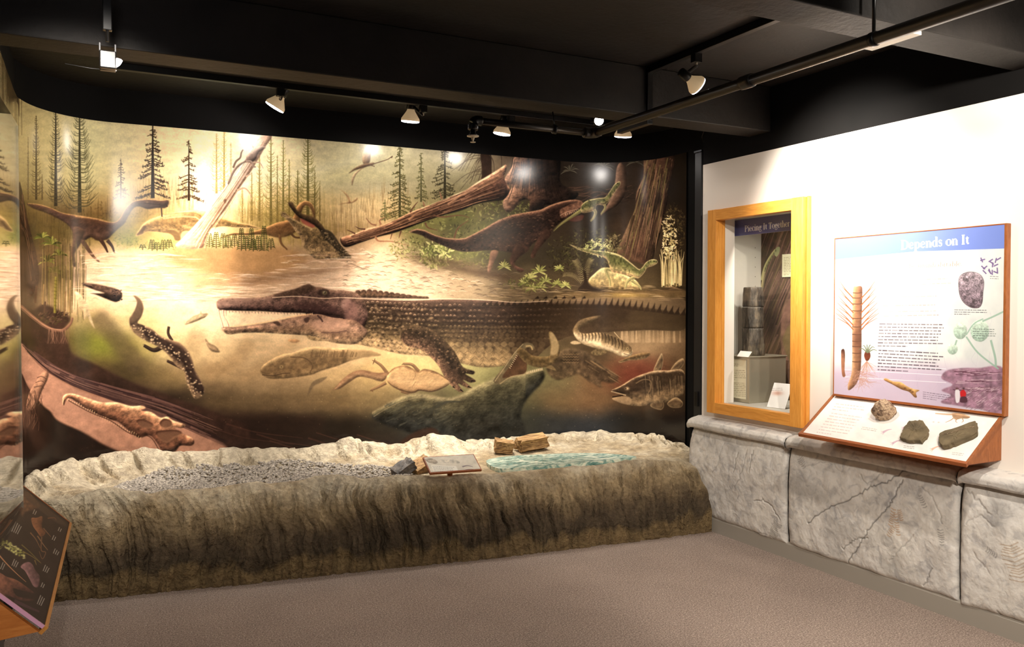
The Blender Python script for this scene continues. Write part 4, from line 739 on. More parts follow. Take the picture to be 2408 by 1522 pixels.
    # --- gaping amphibian on the right
    c.body([(872, 980), (908, 952), (943, 934), (975, 926), (1010, 930), (1050, 936), (1085, 928), (1115, 910), (1150, 896), (1165, 888), (1200, 880), (1240, 875), (1274, 868), (1281, 884), (1270, 905), (1250, 925), (1232, 950), (1225, 980), (1235, 1015), (1220, 1040), (1120, 1050), (1020, 1030), (940, 1010)], [(0, (122, 116, 90)), (.14, (82, 80, 60)), (.4, (58, 58, 46)), (.7, (44, 46, 42)), (1, (36, 39, 40))], 6, .86, noise=.6, ns=16, speck=.04, emb=.9, emb_r=9)
    c.fill(M([(690, 885), (720, 830), (790, 745), (850, 660), (895, 612), (940, 572), (1000, 580), (1018, 620), (960, 610), (915, 660), (890, 720), (860, 800), (830, 850), (740, 905)]), (112, 102, 76), 1, 1, noise=.3); c.fill(M([(760, 850), (840, 740), (890, 660), (950, 690), (960, 760), (940, 820), (840, 845)]), (84, 62, 44), 1.5, .95, noise=.3)
    c.stroke(M([(700, 885), (780, 770), (860, 655), (930, 580)]), 2.2, (170, 158, 122), .7); c.stroke(M([(740, 905), (830, 848), (950, 825), (1090, 790)]), 3, (166, 154, 116), .7)
    for k in range(9): c.stroke(M([(880 - k * 8, 660 + k * 14), (892 - k * 8, 666 + k * 14)]), 1.6, (230, 214, 176), .8, n=2); c.stroke(M([(960 + k * 15, 822 - k * 4), (962 + k * 15, 805 - k * 4)]), 1.6, (230, 214, 176), .8, n=2)
    c.stroke(M([(950, 600), (990, 598), (1005, 630)]), 4, (190, 170, 120), .8)
    c.body(M([(880, 650), (905, 690), (960, 742), (1060, 772), (1150, 752), (1212, 692), (1222, 600), (1172, 495), (1136, 490), (1150, 600), (1148, 672), (1080, 684), (1000, 672), (950, 632), (905, 610)]), [(0, (110, 94, 62)), (.5, (84, 70, 44)), (1, (124, 106, 72))], .8, noise=.25, ns=5); c.fill(M([(1145, 500), (1175, 500), (1218, 590), (1205, 660), (1150, 670), (1155, 600)]), (170, 152, 112), 2.5, .75)
    c.fill(M([(1110, 770), (1160, 755), (1195, 795), (1150, 785)]), (120, 104, 72), 1)
    for k in range(70): x = rg.uniform(-200, 300); y = rg.uniform(1060, 1250); c.stroke(M([(x, y), (x + 60, y - 25)]), 4, [(100, 104, 88), (44, 50, 50), (70, 76, 68)][k % 3], .3, w1=1)
    c.stroke(M([(150, 1160), (220, 1090), (320, 1050), (420, 1050)]), 9, (62, 64, 54), .7, w1=4); c.stroke(M([(-280, 1170), (-150, 1090), (0, 1030), (150, 1010), (300, 1020)]), 2, (150, 140, 110), .5)
    # lungfish, little fish, big fish
    c.fill(M([(1475, 655), (1510, 625), (1565, 602), (1625, 625), (1585, 662), (1520, 674)]), (104, 90, 62), .8, 1, noise=.4, ns=4); c.fill(M([(1310, 570), (1350, 555), (1400, 575), (1340, 585)]), (180, 162, 124), .8)
    q = c.body(M([(1332, 475), (1350, 430), (1380, 395), (1450, 368), (1560, 352), (1490, 400), (1405, 440), (1382, 478), (1430, 498), (1520, 488), (1600, 498), (1680, 520), (1740, 558), (1800, 606), (1814, 648), (1792, 684), (1730, 684), (1640, 644), (1560, 624), (1480, 606), (1400, 574), (1352, 528)]), [(0, (92, 78, 56)), (.35, (104, 88, 62)), (.6, (150, 132, 98)), (.85, (206, 190, 154)), (1, (180, 162, 124))], .8, noise=.2, ns=6)
    c.clip = c.full(q)
    for k in range(13): x = 1400 + k * 27; y = 490 + max(0, k - 6) * 12; c.stroke(M([(x, y - 10), (x + 10, y + 30), (x + 4, y + 70)]), 4, (54, 44, 32), .7, w1=1)
    c.clip = None; c.blob(*M([(1772, 618)])[0], 2.6, 2.4, (200, 180, 130), 1); c.blob(*M([(1773, 618)])[0], 1.3, 1.3, (20, 16, 12), 1); c.stroke(M([(1665, 485), (1700, 525), (1720, 545)]), 2, (190, 172, 130), .8, w1=.7); c.stroke(M([(1740, 660), (1790, 672)]), 1.4, (70, 50, 36), .8, n=2)
    c.body(M([(1700, 725), (1740, 705), (1770, 690), (1830, 668), (1900, 652), (1958, 655), (1932, 690), (1870, 708), (1800, 712), (1760, 722), (1720, 732)]), [(0, (120, 100, 68)), (.5, (84, 68, 46)), (1, (170, 148, 108))], .6, noise=.25, ns=4)
    for p in ([(1985, 805), (2000, 750), (2050, 655), (2060, 740), (2035, 805)], [(2120, 800), (2165, 730), (2222, 698), (2226, 750), (2170, 805)], [(1985, 1045), (2050, 1028), (2068, 1080), (2040, 1114), (1960, 1085)], [(2095, 1060), (2160, 1012), (2218, 1050), (2205, 1092), (2130, 1094)]): c.body(M(p), [(0, (150, 132, 100)), (.4, (92, 76, 56)), (1, (128, 110, 82))], .8, noise=.25, rim=(176, 156, 120), rimw=1.5)
    q = c.body(M([(1638, 962), (1720, 920), (1820, 858), (1920, 818), (2000, 798), (2100, 796), (2226, 800), (2226, 980), (2150, 1014), (2080, 1052), (1980, 1064), (1880, 1084), (1780, 1074), (1700, 1052), (1648, 1020), (1730, 1008), (1750, 996), (1690, 980)]), [(0, (170, 150, 116)), (.08, (70, 56, 42)), (.45, (62, 50, 38)), (.75, (120, 102, 76)), (1, (150, 130, 98))], .8, noise=.3, ns=7)
    c.clip = c.full(q)
    for k in range(40): x = rg.uniform(1900, 2230); c.stroke(M([(x, rg.uniform(820, 900)), (x + 10, rg.uniform(920, 1020))]), 3, (40, 32, 24) if k % 2 else (140, 122, 92), .4, w1=1)
    c.clip = None; c.stroke(M([(1640, 965), (1720, 985), (1760, 996)]), 2.4, (190, 170, 134), .8); c.fill(M([(1650, 1018), (1740, 1006), (1800, 1020), (1790, 1070), (1700, 1052)]), (158, 136, 104), 2, .7); c.stroke(M([(1735, 996), (1690, 1004), (1650, 1012)]), 2.6, (34, 24, 18), .9)
    c.blob(*M([(1770, 942)])[0], 5, 3.4, (206, 182, 140), .95); c.blob(*M([(1760, 942)])[0], 1.8, 1.8, (30, 22, 16), .9); c.stroke(M([(1840, 900), (1900, 870), (1960, 880), (1960, 940), (1930, 1000)]), 2.4, (130, 110, 80), .7)
    for k in range(160):
        x = rg.uniform(420, 1600); y = rg.uniform(860, 1010); c.blob(x, y, .9, .9, (226, 206, 160), .3)
    c.fill([(940, 1042), (965, 1022), (990, 1010), (1015, 1006), (1030, 1015), (1040, 1040), (1000, 1080), (940, 1080)], (64, 40, 28), 4, .85)
    # trees and water carried on round the left corner
    c.fill([(14, 120), (40, 120), (46, 260), (40, 240), (22, 235), (16, 190)], (62, 48, 32), 2, .8)
    for k in range(26): x = rg.uniform(4, 50); c.stroke([(x, 130), (x + 2, rg.uniform(220, 330))], 2, (104, 86, 52), .6)
    for x, y0 in [(-20, 150), (-45, 200), (22, 240)]: c.conifer(x, y0, 480, 22, (96, 82, 50), 'up', 7, 1, int(x + 70), .8)
    lum = (c.a @ np.array([.3, .59, .11], np.float32))[..., None]; c.a = lum * np.array([1.05, .98, .86], np.float32) * .12 + c.a * .88
    c.a *= (1 + .10 * (fbm(PX / 2.4, PY / 2.4, 77, 2) - .5) + .16 * (fbm(PX / 16, PY / 9, 78, 3) - .5))[..., None]
    sky = (np.clip((505 - PY) / 90, 0, 1) * np.clip((1210 - PX) / 120, 0, 1))[..., None]; c.a *= np.array([1.02, .97, .95], np.float32) * (1 - sky) + np.array([1.13, 1.14, 1.2], np.float32) * sky; c.a = 255. * (np.clip(c.a, 0, 255) / 255.) ** 1.14 * 1.05; c.a = np.clip(c.a, 0, 255); lift = np.clip((PX - 1130) / 150, 0, 1) * np.clip((700 - PY) / 30, 0, 1); c.a *= (1 + .28 * lift + .22 * np.exp(-((PX - 720) / 330) ** 2 - ((PY - 850) / 110) ** 2))[..., None]  # lamp light missing on forest and mid-water is put into the paint
    return c
# ------------------------------------------------------------------ the room
CARPET = Mat('carpet', rough=.95, spec=.1)
_s1 = CARPET.noise(150, 2); _s2 = CARPET.noise(3.2, 5, dist=.6); _s3 = CARPET.noise(60, 3)
_sp = CARPET.ramp(_s1, [(.32, (70, 60, 56)), (.46, (146, 132, 120)), (.56, (166, 146, 138)), (.68, (232, 214, 196))])
CARPET.base(CARPET.mix(.28, CARPET.mix(.3, _sp, CARPET.ramp(_s3, [(.35, (112, 98, 92)), (.65, (178, 158, 144))])), CARPET.ramp(_s2, [(.3, (128, 112, 100)), (.7, (160, 142, 128))])))
CARPET.bump(_s1, .7, .006)
box('floor', (-3.4, -3.2, -.1), (4.6, 6.0, 0), CARPET, bev=0, kind='structure')
box('ceiling', (-3.4, -3.2, 2.82), (4.6, 6.0, 2.95), BLACK, bev=0, kind='structure')
box('wall_front', (-3.4, -3.3, 0), (4.6, -3.2, 2.82), BLACKW, bev=0, kind='structure')
box('wall_left', (-3.5, -3.3, 0), (-3.4, 1.6, 2.82), BLACKW, bev=0, kind='structure')
box('wall_side', (-3.4, 1.5, 0), (-.40, 1.6, 2.82), BLACKW, bev=0, kind='structure')
XR = 3.72; CAS = (3.555, 4.212, .838, 2.066)   # right wall and the opening for the display case (y0, y1, z0, z1)
y0, y1, z0, z1 = CAS
ys = [-3.2, y0, y1, 4.39]; zs = [0, z0, z1, 2.438, 2.82]; parts = []; mi = []
for i in range(3):
    for j in range(4):
        if i == 1 and j == 1: continue
        v, f = boxv((XR, ys[i], zs[j]), (XR + .12, ys[i + 1], zs[j + 1])); parts.append((v, f)); mi += [1 if j == 3 else 0] * len(f)
V, Fc = join(parts); mesh('wall_right', V, Fc, WHITE, mats=[BLACKW], mi=mi, kind='structure')
# curved wall that carries the mural
mc2 = []
for i in range(len(MC)):
    d = MC[min(i + 1, len(MC) - 1)] - MC[max(i - 1, 0)]; d = d / np.linalg.norm(d); mc2.append(MC[i] + np.array([-d[1], d[0]]) * .016)
mc2 = np.array(mc2); mc2 = np.vstack([[-.334, 1.5], mc2, [[3.936, 4.6], [3.936, 4.40]]])
P = np.stack([np.stack([np.r_[c_, z] for z in (0, 2.82)]) for c_ in mc2]); out = []
for i in range(len(mc2)):
    d = mc2[min(i + 1, len(mc2) - 1)] - mc2[max(i - 1, 0)]; d = d / np.linalg.norm(d); out.append(mc2[i] + np.array([-d[1], d[0]]) * .06)
n_ = len(mc2); V = [(*mc2[i], z) for i in range(n_) for z in (0, 2.82)] + [(*out[i], z) for i in range(n_) for z in (0, 2.82)]; Fc = []
for i in range(n_ - 1):
    a = 2 * i; b = 2 * n_ + 2 * i
    Fc += [(a, a + 2, a + 3, a + 1), (b, b + 1, b + 3, b + 2), (a + 1, a + 3, b + 3, b + 1), (a, b, b + 2, a + 2)]
Fc += [(0, 1, 2 * n_ + 1, 2 * n_), (2 * n_ - 2, 4 * n_ - 2, 4 * n_ - 1, 2 * n_ - 1)]
mesh('wall_back', V, Fc, BLACKW, smooth=False, kind='structure')
box('ceiling_beam', (-3.4, 3.77, 2.548), (XR, 3.955, 2.82), BLACK, bev=.006, kind='structure')
box('ceiling_beam', (-3.4, 2.11, 2.548), (XR, 2.295, 2.82), BLACK, bev=.006, kind='structure')
GREYB = Mat('grey_vinyl', (158, 150, 138), .5); 
v = [(XR - .06, y, z) for y in (4.38, -3.2) for z in (0, .07)] 
prof = [(XR, 0), (XR - .064, 0), (XR - .062, .085), (XR - .052, .1), (XR, .1)]
V = [(x, y, z) for y in (4.40, -3.2) for x, z in prof]; n_ = len(prof); Fc = [(i, i + 1, n_ + i + 1, n_ + i) for i in range(n_ - 1)] + [tuple(range(n_))[::-1], tuple(range(n_, 2 * n_))]
mesh('baseboard_right', V, Fc, GREYB, kind='structure')
# dark steel post at the end of the white wall, with its cable
pt = tag(box('trim_1', (3.715, 4.40, 0.0), (3.80, 4.47, 2.53), METALD, bev=.004), kind='structure')
box('cap', (3.71, 4.395, 2.53), (3.805, 4.475, 2.545), METALB, pt); box('strip', (3.752, 4.385, .72), (3.80, 4.40, 2.53), METALB, pt); box('switch', (3.70, 4.415, .80), (3.715, 4.445, .90), METALB, pt)
tube('cable', smooth([(3.76, 4.43, 2.54), (3.75, 4.42, 2.6), (3.72, 4.40, 2.63), (3.70, 4.36, 2.66), (3.70, 4.36, 2.72), (3.735, 4.37, 2.8)], False, 6), .004, METALB, pt, 8)
# ------------------------------------------------------------------ mural print on the curved wall
cv = paint_mural()
MURAL = printmat('mural_print', cv.image('mural_picture'), .2, .3)
ss = np.linspace(0, MS[-1], 260); zz = np.linspace(MUR_B, MUR_T, 3)
P = np.stack([np.stack([np.interp(ss, MS, MC[:, 0]), np.interp(ss, MS, MC[:, 1]), np.full(260, z)], -1) for z in zz], 1)
UV = np.stack(np.meshgrid(ss / MS[-1], (zz - MUR_B) / (MUR_T - MUR_B), indexing='ij'), -1)
mur = gridmesh('mural', P, MURAL, uv=UV)
tag(mur, 'wide prehistoric river mural wrapped around the curved black wall', 'mural')
wb = []
for i in range(len(MC)):
    d = MC[min(i + 1, len(MC) - 1)] - MC[max(i - 1, 0)]; d = d / np.linalg.norm(d); wb.append(MC[i] + np.array([-d[1], d[0]]) * .012)
SUBS = Mat('mural_backing_board', (30, 27, 24), .6); V = []; Fc = []
for i in range(len(MC)): V += [(*MC[i], MUR_B), (*MC[i], MUR_T), (*wb[i], MUR_B), (*wb[i], MUR_T)]
for i in range(len(MC) - 1): a = 4 * i; Fc += [(a + 1, a + 5, a + 7, a + 3), (a + 2, a + 3, a + 7, a + 6), (a, a + 2, a + 6, a + 4)]
e_ = 4 * (len(MC) - 1); Fc += [(0, 1, 3, 2), (e_, e_ + 2, e_ + 3, e_ + 1)]
mesh('backing', V, Fc, SUBS, mur)
# ------------------------------------------------------------------ sculpted rock trough in front of it
ROCK = Mat('sculpted_rock', rough=.85, spec=.2)
n1 = ROCK.noise(5, 6, (1, 1, .6)); n2 = ROCK.noise(42, 5); n3 = ROCK.noise(7, 4, (2.4, 2.4, .35)); zc = ROCK.sep()[2]
hz = ROCK.math('ADD', zc, ROCK.math('MULTIPLY', ROCK.math('SUBTRACT', n1, .5), .36))
strata = ROCK.ramp(hz, [(0., (124, 104, 74)), (.075, (132, 112, 80)), (.12, (84, 72, 56)), (.20, (94, 80, 63)), (.28, (126, 108, 82)), (.36, (160, 140, 108)), (.44, (188, 172, 144)), (.50, (210, 198, 174)), (1., (220, 208, 188))])
ROCK.base(ROCK.mix(.55, strata, ROCK.mix(1., ROCK.ramp(n3, [(.3, (120, 104, 84)), (.62, (255, 250, 240))]), ROCK.ramp(n2, [(.3, (150, 138, 122)), (.6, (255, 255, 255))]), 'MULTIPLY'), 'MULTIPLY'))
ROCK.bump(ROCK.math('ADD', ROCK.noise(70, 6), ROCK.math('MULTIPLY', n2, 1.4)), .9, .018)
tr = thing('rock_trough', 'long sculpted sandy rock trough with fluted sides below the mural', 'display')
NU, NV = 760, 190
fx = np.array([-.318, -.118, .324, .707, 1.118, 1.475, 2.02, 2.468, 2.89, 3.66]); fy = np.array([4.735, 4.706, 4.62, 4.55, 4.49, 4.44, 4.355, 4.305, 4.256, 4.205])
cx_ = np.array([-.318, -.11, .02, .13, .255, .40, .66, .84, 1.07, 1.17, 1.31, 1.437, 1.82, 2.22, 2.65, 3.06, 3.25, 3.57, 3.9]); cz_ = np.array([.54, .494, .529, .532, .478, .5, .492, .503, .491, .512, .515, .482, .478, .461, .462, .453, .461, .44, .43])
rx_ = np.array([-.35, -.2, -.05, .22, .46, .71, .97, 1.24, 1.53, 1.6, 1.83, 2.02, 2.22, 2.48, 2.83, 3.3, 3.6, 3.9]); rz_ = np.array([.56, .575, .59, .606, .584, .572, .561, .548, .577, .588, .525, .531, .578, .511, .505, .50, .50, .49])
U = np.linspace(0, 1, NU)
# stations: front foot -> back edge on the wall
Xf = -.312 + U * (3.652 + .312); Yf = np.interp(Xf, fx, fy); 
bi = np.interp(-.30 + U * .0, [-1, 1], [0, 0])
sb0 = np.interp(4.80, MC[:30, 1], MS[:30]) if MC[0, 1] < MC[20, 1] else 0.
sB = sb0 + U * (MS[-1] - .02 - sb0); Xb = np.interp(sB, MS, MC[:, 0]); Yb = np.interp(sB, MS, MC[:, 1])
Xb = np.clip(Xb, -.306, 3.905)
T_ = np.linspace(0, 1, NV)
kn = np.array([0, .10, .24, .36, .44, .50, .56, .66, .76, .84, .90, .94, .97, 1.])
P = np.zeros((NU, NV, 3)); 
for i in range(NU):
    d = math.hypot(Xb[i] - Xf[i], Yb[i] - Yf[i]); s_ = min(1., d / .9)
    xm = Xf[i] + (Xb[i] - Xf[i]) * .25; zcr = np.interp(xm, cx_, cz_); zrm = np.interp(Xb[i], rx_, rz_)
    zb = np.interp(xm, [0, 1.6, 2.1, 3.7], [zcr - .045, .435, .425, .43]) if xm > 0 else zcr - .03
    off = np.array([0, -.012, .03, .09, .15, .215, .275, .36, d / s_ * .62, d / s_ - .25, d / s_ - .17, d / s_ - .11, d / s_ - .05, d / s_ - .004]) * s_
    zz_ = np.array([0, .13, .28, zcr - .11, zcr - .035, zcr, zcr - .012, zb, zb + .012, zb + .045, (zb + zrm) / 2 + .02, zrm - .012, zrm, zrm - .06])
    o_ = np.interp(T_, kn, off) / d; z_ = np.interp(T_, kn, zz_)
    P[i, :, 0] = Xf[i] + (Xb[i] - Xf[i]) * o_; P[i, :, 1] = Yf[i] + (Yb[i] - Yf[i]) * o_; P[i, :, 2] = z_
for _ in range(5): P[:, 1:-1] = .25 * P[:, :-2] + .5 * P[:, 1:-1] + .25 * P[:, 2:]
# erosion: gullies down the front, folds on the back rim, grain everywhere
L_ = U * 4.05; uu = np.broadcast_to(L_[:, None], (NU, NV)); tt = np.broadcast_to(T_[None], (NU, NV))
du = np.gradient(P, axis=0); dv = np.gradient(P, axis=1); N_ = np.cross(du, dv); N_ /= np.linalg.norm(N_, axis=2, keepdims=True) + 1e-9
N_ *= np.where((N_[..., 1] * -1 + N_[..., 2]) < 0, -1, 1)[..., None]
front = np.clip((.50 - tt) / .10, 0, 1); rim = np.exp(-((tt - .95) / .05) ** 2); inner = np.clip(1 - np.abs(tt - .895) / .10, 0, 1); crest = np.exp(-((tt - .5) / .06) ** 2)
wob = uu + .05 * (fbm(uu * 3, tt * 9, 3, 3) - .5)
wob = uu + .16 * (fbm(uu * 2.2, tt * 3.2, 3, 3) - .5) + .03 * (fbm(uu * 9, tt * 12, 4, 3) - .5); gul = np.clip(fbm(uu * 1.7, tt * .8, 6, 2) * 2.4 - .6, .35, 1)
rid = 1 - np.abs(2 * fbm(wob * 12, tt * .9, 5, 3) - 1); rid2 = 1 - np.abs(2 * fbm(wob * 27, tt * 2.6, 15, 2) - 1)
h = front * (-.046 * gul * np.clip(rid - .78, 0, 1) * 4.6 * np.clip(tt / .06, .25, 1) - .018 * np.clip(rid2 - .76, 0, 1) * 4 + .035 * (fbm(uu * 4, tt * 6, 8, 3) - .5))
h += rim * (.05 * (fbm(uu * 5.5, tt * 3, 31, 2) - .45) + .045 * (fbm(uu * 15, tt * 3, 32, 2) - .45)) + inner * (-.05 * np.clip(1 - np.abs(2 * fbm(wob * 14, tt * 2, 41, 2) - 1) - .66, 0, 1) * 3.)
h += crest * (.05 * (fbm(uu * 4.5, tt * 4, 51, 3) - .5) + .02 * (fbm(uu * 16, tt * 6, 52, 3) - .5)) + .007 * (fbm(uu * 30, tt * 60, 61, 4) - .5) + .014 * front * (fbm(uu * 40, tt * 40, 71, 3) - .5) * np.clip(1.4 - uu * .5, .4, 1.2)
h *= np.clip(np.minimum(U, 1 - U) * 60, .15, 1)[:, None]
P = P + N_ * h[..., None]
P[..., 2] = np.maximum(P[..., 2], 0.001); P[:, 0, 2] = 0.001
TP = P
gridmesh('shell', P, ROCK, tr, flip=False)
def trough_top(x, y):
    d2 = (TP[:, 90:, 0] - x) ** 2 + (TP[:, 90:, 1] - y) ** 2; i = np.unravel_index(d2.argmin(), d2.shape); return TP[i[0], i[1] + 90, 2]
# grey gravel bed in the left half
GRAV = Mat('gravel', rough=.9, spec=.2); GRAV.base(GRAV.ramp(GRAV.noise(75, 2), [(.3, (104, 98, 92)), (.5, (150, 142, 132)), (.7, (196, 186, 170))]))
rg = np.random.default_rng(5); ico = bmesh.new(); bmesh.ops.create_icosphere(ico, subdivisions=1, radius=1.); iv = np.array([q.co[:] for q in ico.verts]); fi = np.array([[q.index for q in p.verts] for p in ico.faces]); ico.free()
V = []; Fc = []; n = 0
while n < 5200:
    x = rg.uniform(.12, 1.75); yl = np.interp(x, fx, fy) + .30; yh = np.interp(x, [.12, .4, 1.2, 1.75], [5.15, 5.40, 5.36, 5.05])
    y = rg.uniform(yl, yh)
    if x > 1.2 and rg.uniform() < (x - 1.2) * 1.2: continue
    r = rg.uniform(.005, .0105); z = trough_top(x, y) if n % 1 == 0 else 0
    V.append(iv * np.array([r * rg.uniform(.8, 1.3), r * rg.uniform(.8, 1.3), r * rg.uniform(.6, .9)]) + np.array([x, y, z + .008 + .010 * (math.sin(x * 9) * math.cos(y * 11) + 1) * .5])); Fc.append(fi + 12 * n); n += 1
V = np.vstack(V); Fc = np.vstack(Fc)
mesh('gravel', V, Fc, GRAV, label='loose grey gravel filling the trough in front of the mural', cat='gravel', kind='stuff')
# painted pool
POOL = Mat('pool_resin', rough=.08, spec=.6); a = POOL.noise(6, 5, (1, 2.5, 1), .6, 2.5); POOL.base(POOL.ramp(a, [(.32, (46, 92, 88)), (.45, (112, 150, 140)), (.55, (196, 206, 186)), (.68, (232, 230, 208))])); POOL.bump(POOL.noise(22, 3, (1, 3, 1)), .2, .01)
pl = smooth([(2.33, 4.70), (2.38, 4.98), (2.60, 5.045), (2.90, 4.985), (3.17, 4.875), (3.34, 4.68), (3.28, 4.60), (2.8, 4.62), (2.5, 4.66)], True, 5); n_ = len(pl)
V = [(x, y, .452) for x, y in pl] + [(x, y, .39) for x, y in pl]; mesh('pool', V, [tuple(range(n_))[::-1]] + [(i, (i + 1) % n_, n_ + (i + 1) % n_, n_ + i) for i in range(n_)] + [tuple(range(n_, 2 * n_))], POOL, label='shallow resin pool of pale teal water in the rock trough', cat='pool')
# specimens resting in the trough
PETW = Mat('petrified_wood', rough=.7); q1 = PETW.noise(4, 5, (3, 26, 26), .6, .4); PETW.base(PETW.ramp(q1, [(.3, (66, 44, 22)), (.45, (128, 94, 52)), (.6, (176, 140, 90)), (.75, (100, 70, 38))])); PETW.bump(q1, .5, .01)
DROCK = Mat('dark_fossil_rock', rough=.6); DROCK.base(DROCK.ramp(DROCK.noise(24, 5), [(.3, (44, 42, 42)), (.6, (104, 98, 92)), (.8, (150, 140, 128))])); DROCK.bump(DROCK.noise(50, 4), .5, .01)
def chunk(name, loc, size, rot, mat, label, cat, seed, ridge=0., rough=.22, group=None, sub=5):
    bm = bmesh.new(); bmesh.ops.create_cube(bm, size=2.); bmesh.ops.subdivide_edges(bm, edges=list(bm.edges), cuts=sub, use_grid_fill=True)
    for q in bm.verts:
        c_ = np.array(q.co); s_ = np.sign(c_) * np.abs(c_) ** .92; n_ = fbm(np.array([c_[0] * 1.2 + seed]), np.array([c_[1] * 1.6 + c_[2] * 2.1 + 7]), seed, 3)[0] - .5
        k_ = 1 + rough * 2 * n_
        if ridge: k_ *= 1 + ridge * (vnoise(np.array([c_[1] * 7. + seed]), np.array([c_[2] * 7.]), seed)[0] - .5)
        q.co = Vector((s_[0] * size[0] * (1 + rough * n_) + .25 * size[0] * ridge * (vnoise(np.array([c_[1] * 9.]), np.array([c_[2] * 9. + seed]), 3)[0] - .5) * (abs(c_[0]) > .95), s_[1] * size[1] * k_, s_[2] * size[2] * k_))
    v = [tuple(q.co) for q in bm.verts]; f = [[q.index for q in p.verts] for p in bm.faces]; bm.free()
    o = mesh(name, v, f, mat, label=label, cat=cat, group=group); o.location = loc; o.rotation_euler = [math.radians(a) for a in rot]; return o
chunk('petrified_log', (2.60, 5.16, .505), (.065, .035, .035), (12, 10, -16), PETW, 'short striped brown petrified wood chunk on the trough rim, nearest the label stand', 'fossil', 3, .35)
chunk('petrified_log', (2.83, 5.17, .508), (.115, .05, .042), (10, -4, 5), PETW, 'longer striped brown petrified wood log lying above the pool', 'fossil', 9, .35)
chunk('fossil_rock', (1.75, 4.86, .475), (.065, .04, .03), (15, -28, 10), DROCK, 'dark grey angular rock lying beside the small label stand', 'rock', 5, 0, .3)
chunk('fossil_rock', (1.88, 4.90, .475), (.075, .05, .03), (12, -20, 18), PETW, 'tan ridged rock half buried behind the small label stand', 'rock', 6, .3, .25)
# ------------------------------------------------------------------ cast stone wainscot along the white wall
STONE = Mat('cast_stone', rough=.8, spec=.25)
a1 = STONE.noise(4, 6, dist=.5); a2 = STONE.noise(16, 5, dist=1.); a3 = STONE.noise(70, 4)
cst = STONE.mix(.5, STONE.ramp(a1, [(.3, (176, 172, 168)), (.5, (216, 210, 202)), (.7, (230, 224, 212))]), STONE.ramp(a2, [(.34, (160, 157, 156)), (.5, (222, 216, 206)), (.7, (234, 228, 218))]))
at_ = STONE.n('ShaderNodeAttribute', attribute_name='wash'); 
STONE.base(STONE.mix(at_.outputs['Alpha'], cst, at_.outputs['Color'])); STONE.bump(STONE.math('ADD', STONE.math('MULTIPLY', a2, .7), STONE.math('MULTIPLY', a3, .5)), .5, .008)
wn = thing('trim_2', 'low wall of pale grey cast stone slabs with a rounded cap', None, kind='structure')
def linedist(Yg, Zg, pts):
    d = np.full(Yg.shape, 9.)
    for (a, b), (c_, e) in zip(pts[:-1], pts[1:]):
        vx, vz = c_ - a, e - b; t = np.clip(((Yg - a) * vx + (Zg - b) * vz) / (vx * vx + vz * vz + 1e-9), 0, 1); d = np.minimum(d, np.hypot(Yg - a - t * vx, Zg - b - t * vz))
    return d
def PXS(pts): return [tuple(at_x(x, y, 3.645)[1:]) for x, y in pts]
def jag(pts, amp, seed):
    p = np.array(pts); q = smooth(p, False, 8); r = np.random.default_rng(seed); return [tuple(v) for v in q + r.normal(0, amp, q.shape)]
cracks = [([(1735, 1065), (1725, 1110)], .7), ([(1755, 1060), (1748, 1100), (1728, 1150)], .5), ([(1770, 1060), (1763, 1110)], .6), ([(1775, 1175), (1810, 1185), (1835, 1225)], .8), ([(1765, 1250), (1800, 1260)], .4), ([(1700, 1040), (1690, 1090), (1678, 1110)], .4),
          ([(2125, 1105), (2100, 1125), (2065, 1140), (2040, 1150), (2000, 1175), (1950, 1195), (1900, 1230)], 1.), ([(2120, 1130), (2105, 1160), (2090, 1190), (2075, 1210), (2045, 1245), (2020, 1285), (1990, 1325)], 1.), ([(2040, 1262), (2005, 1275), (1980, 1290)], .8), ([(1880, 1100), (1940, 1090), (1980, 1110)], .3), ([(2020, 1115), (2040, 1135), (2075, 1110)], .5), ([(2150, 1260), (2110, 1300), (2090, 1320)], .5), ([(2190, 1340), (2170, 1380)], .7), ([(2160, 1140), (2200, 1180), (2215, 1230)], .4),
          ([(2270, 1150), (2310, 1190), (2330, 1210)], .5), ([(2270, 1230), (2310, 1215), (2340, 1240)], .4), ([(2290, 1300), (2330, 1350)], .4), ([(2345, 1440), (2352, 1470)], .7)]
cracks = [(jag(PXS(p), .004, i), w_) for i, (p, w_) in enumerate(cracks)]
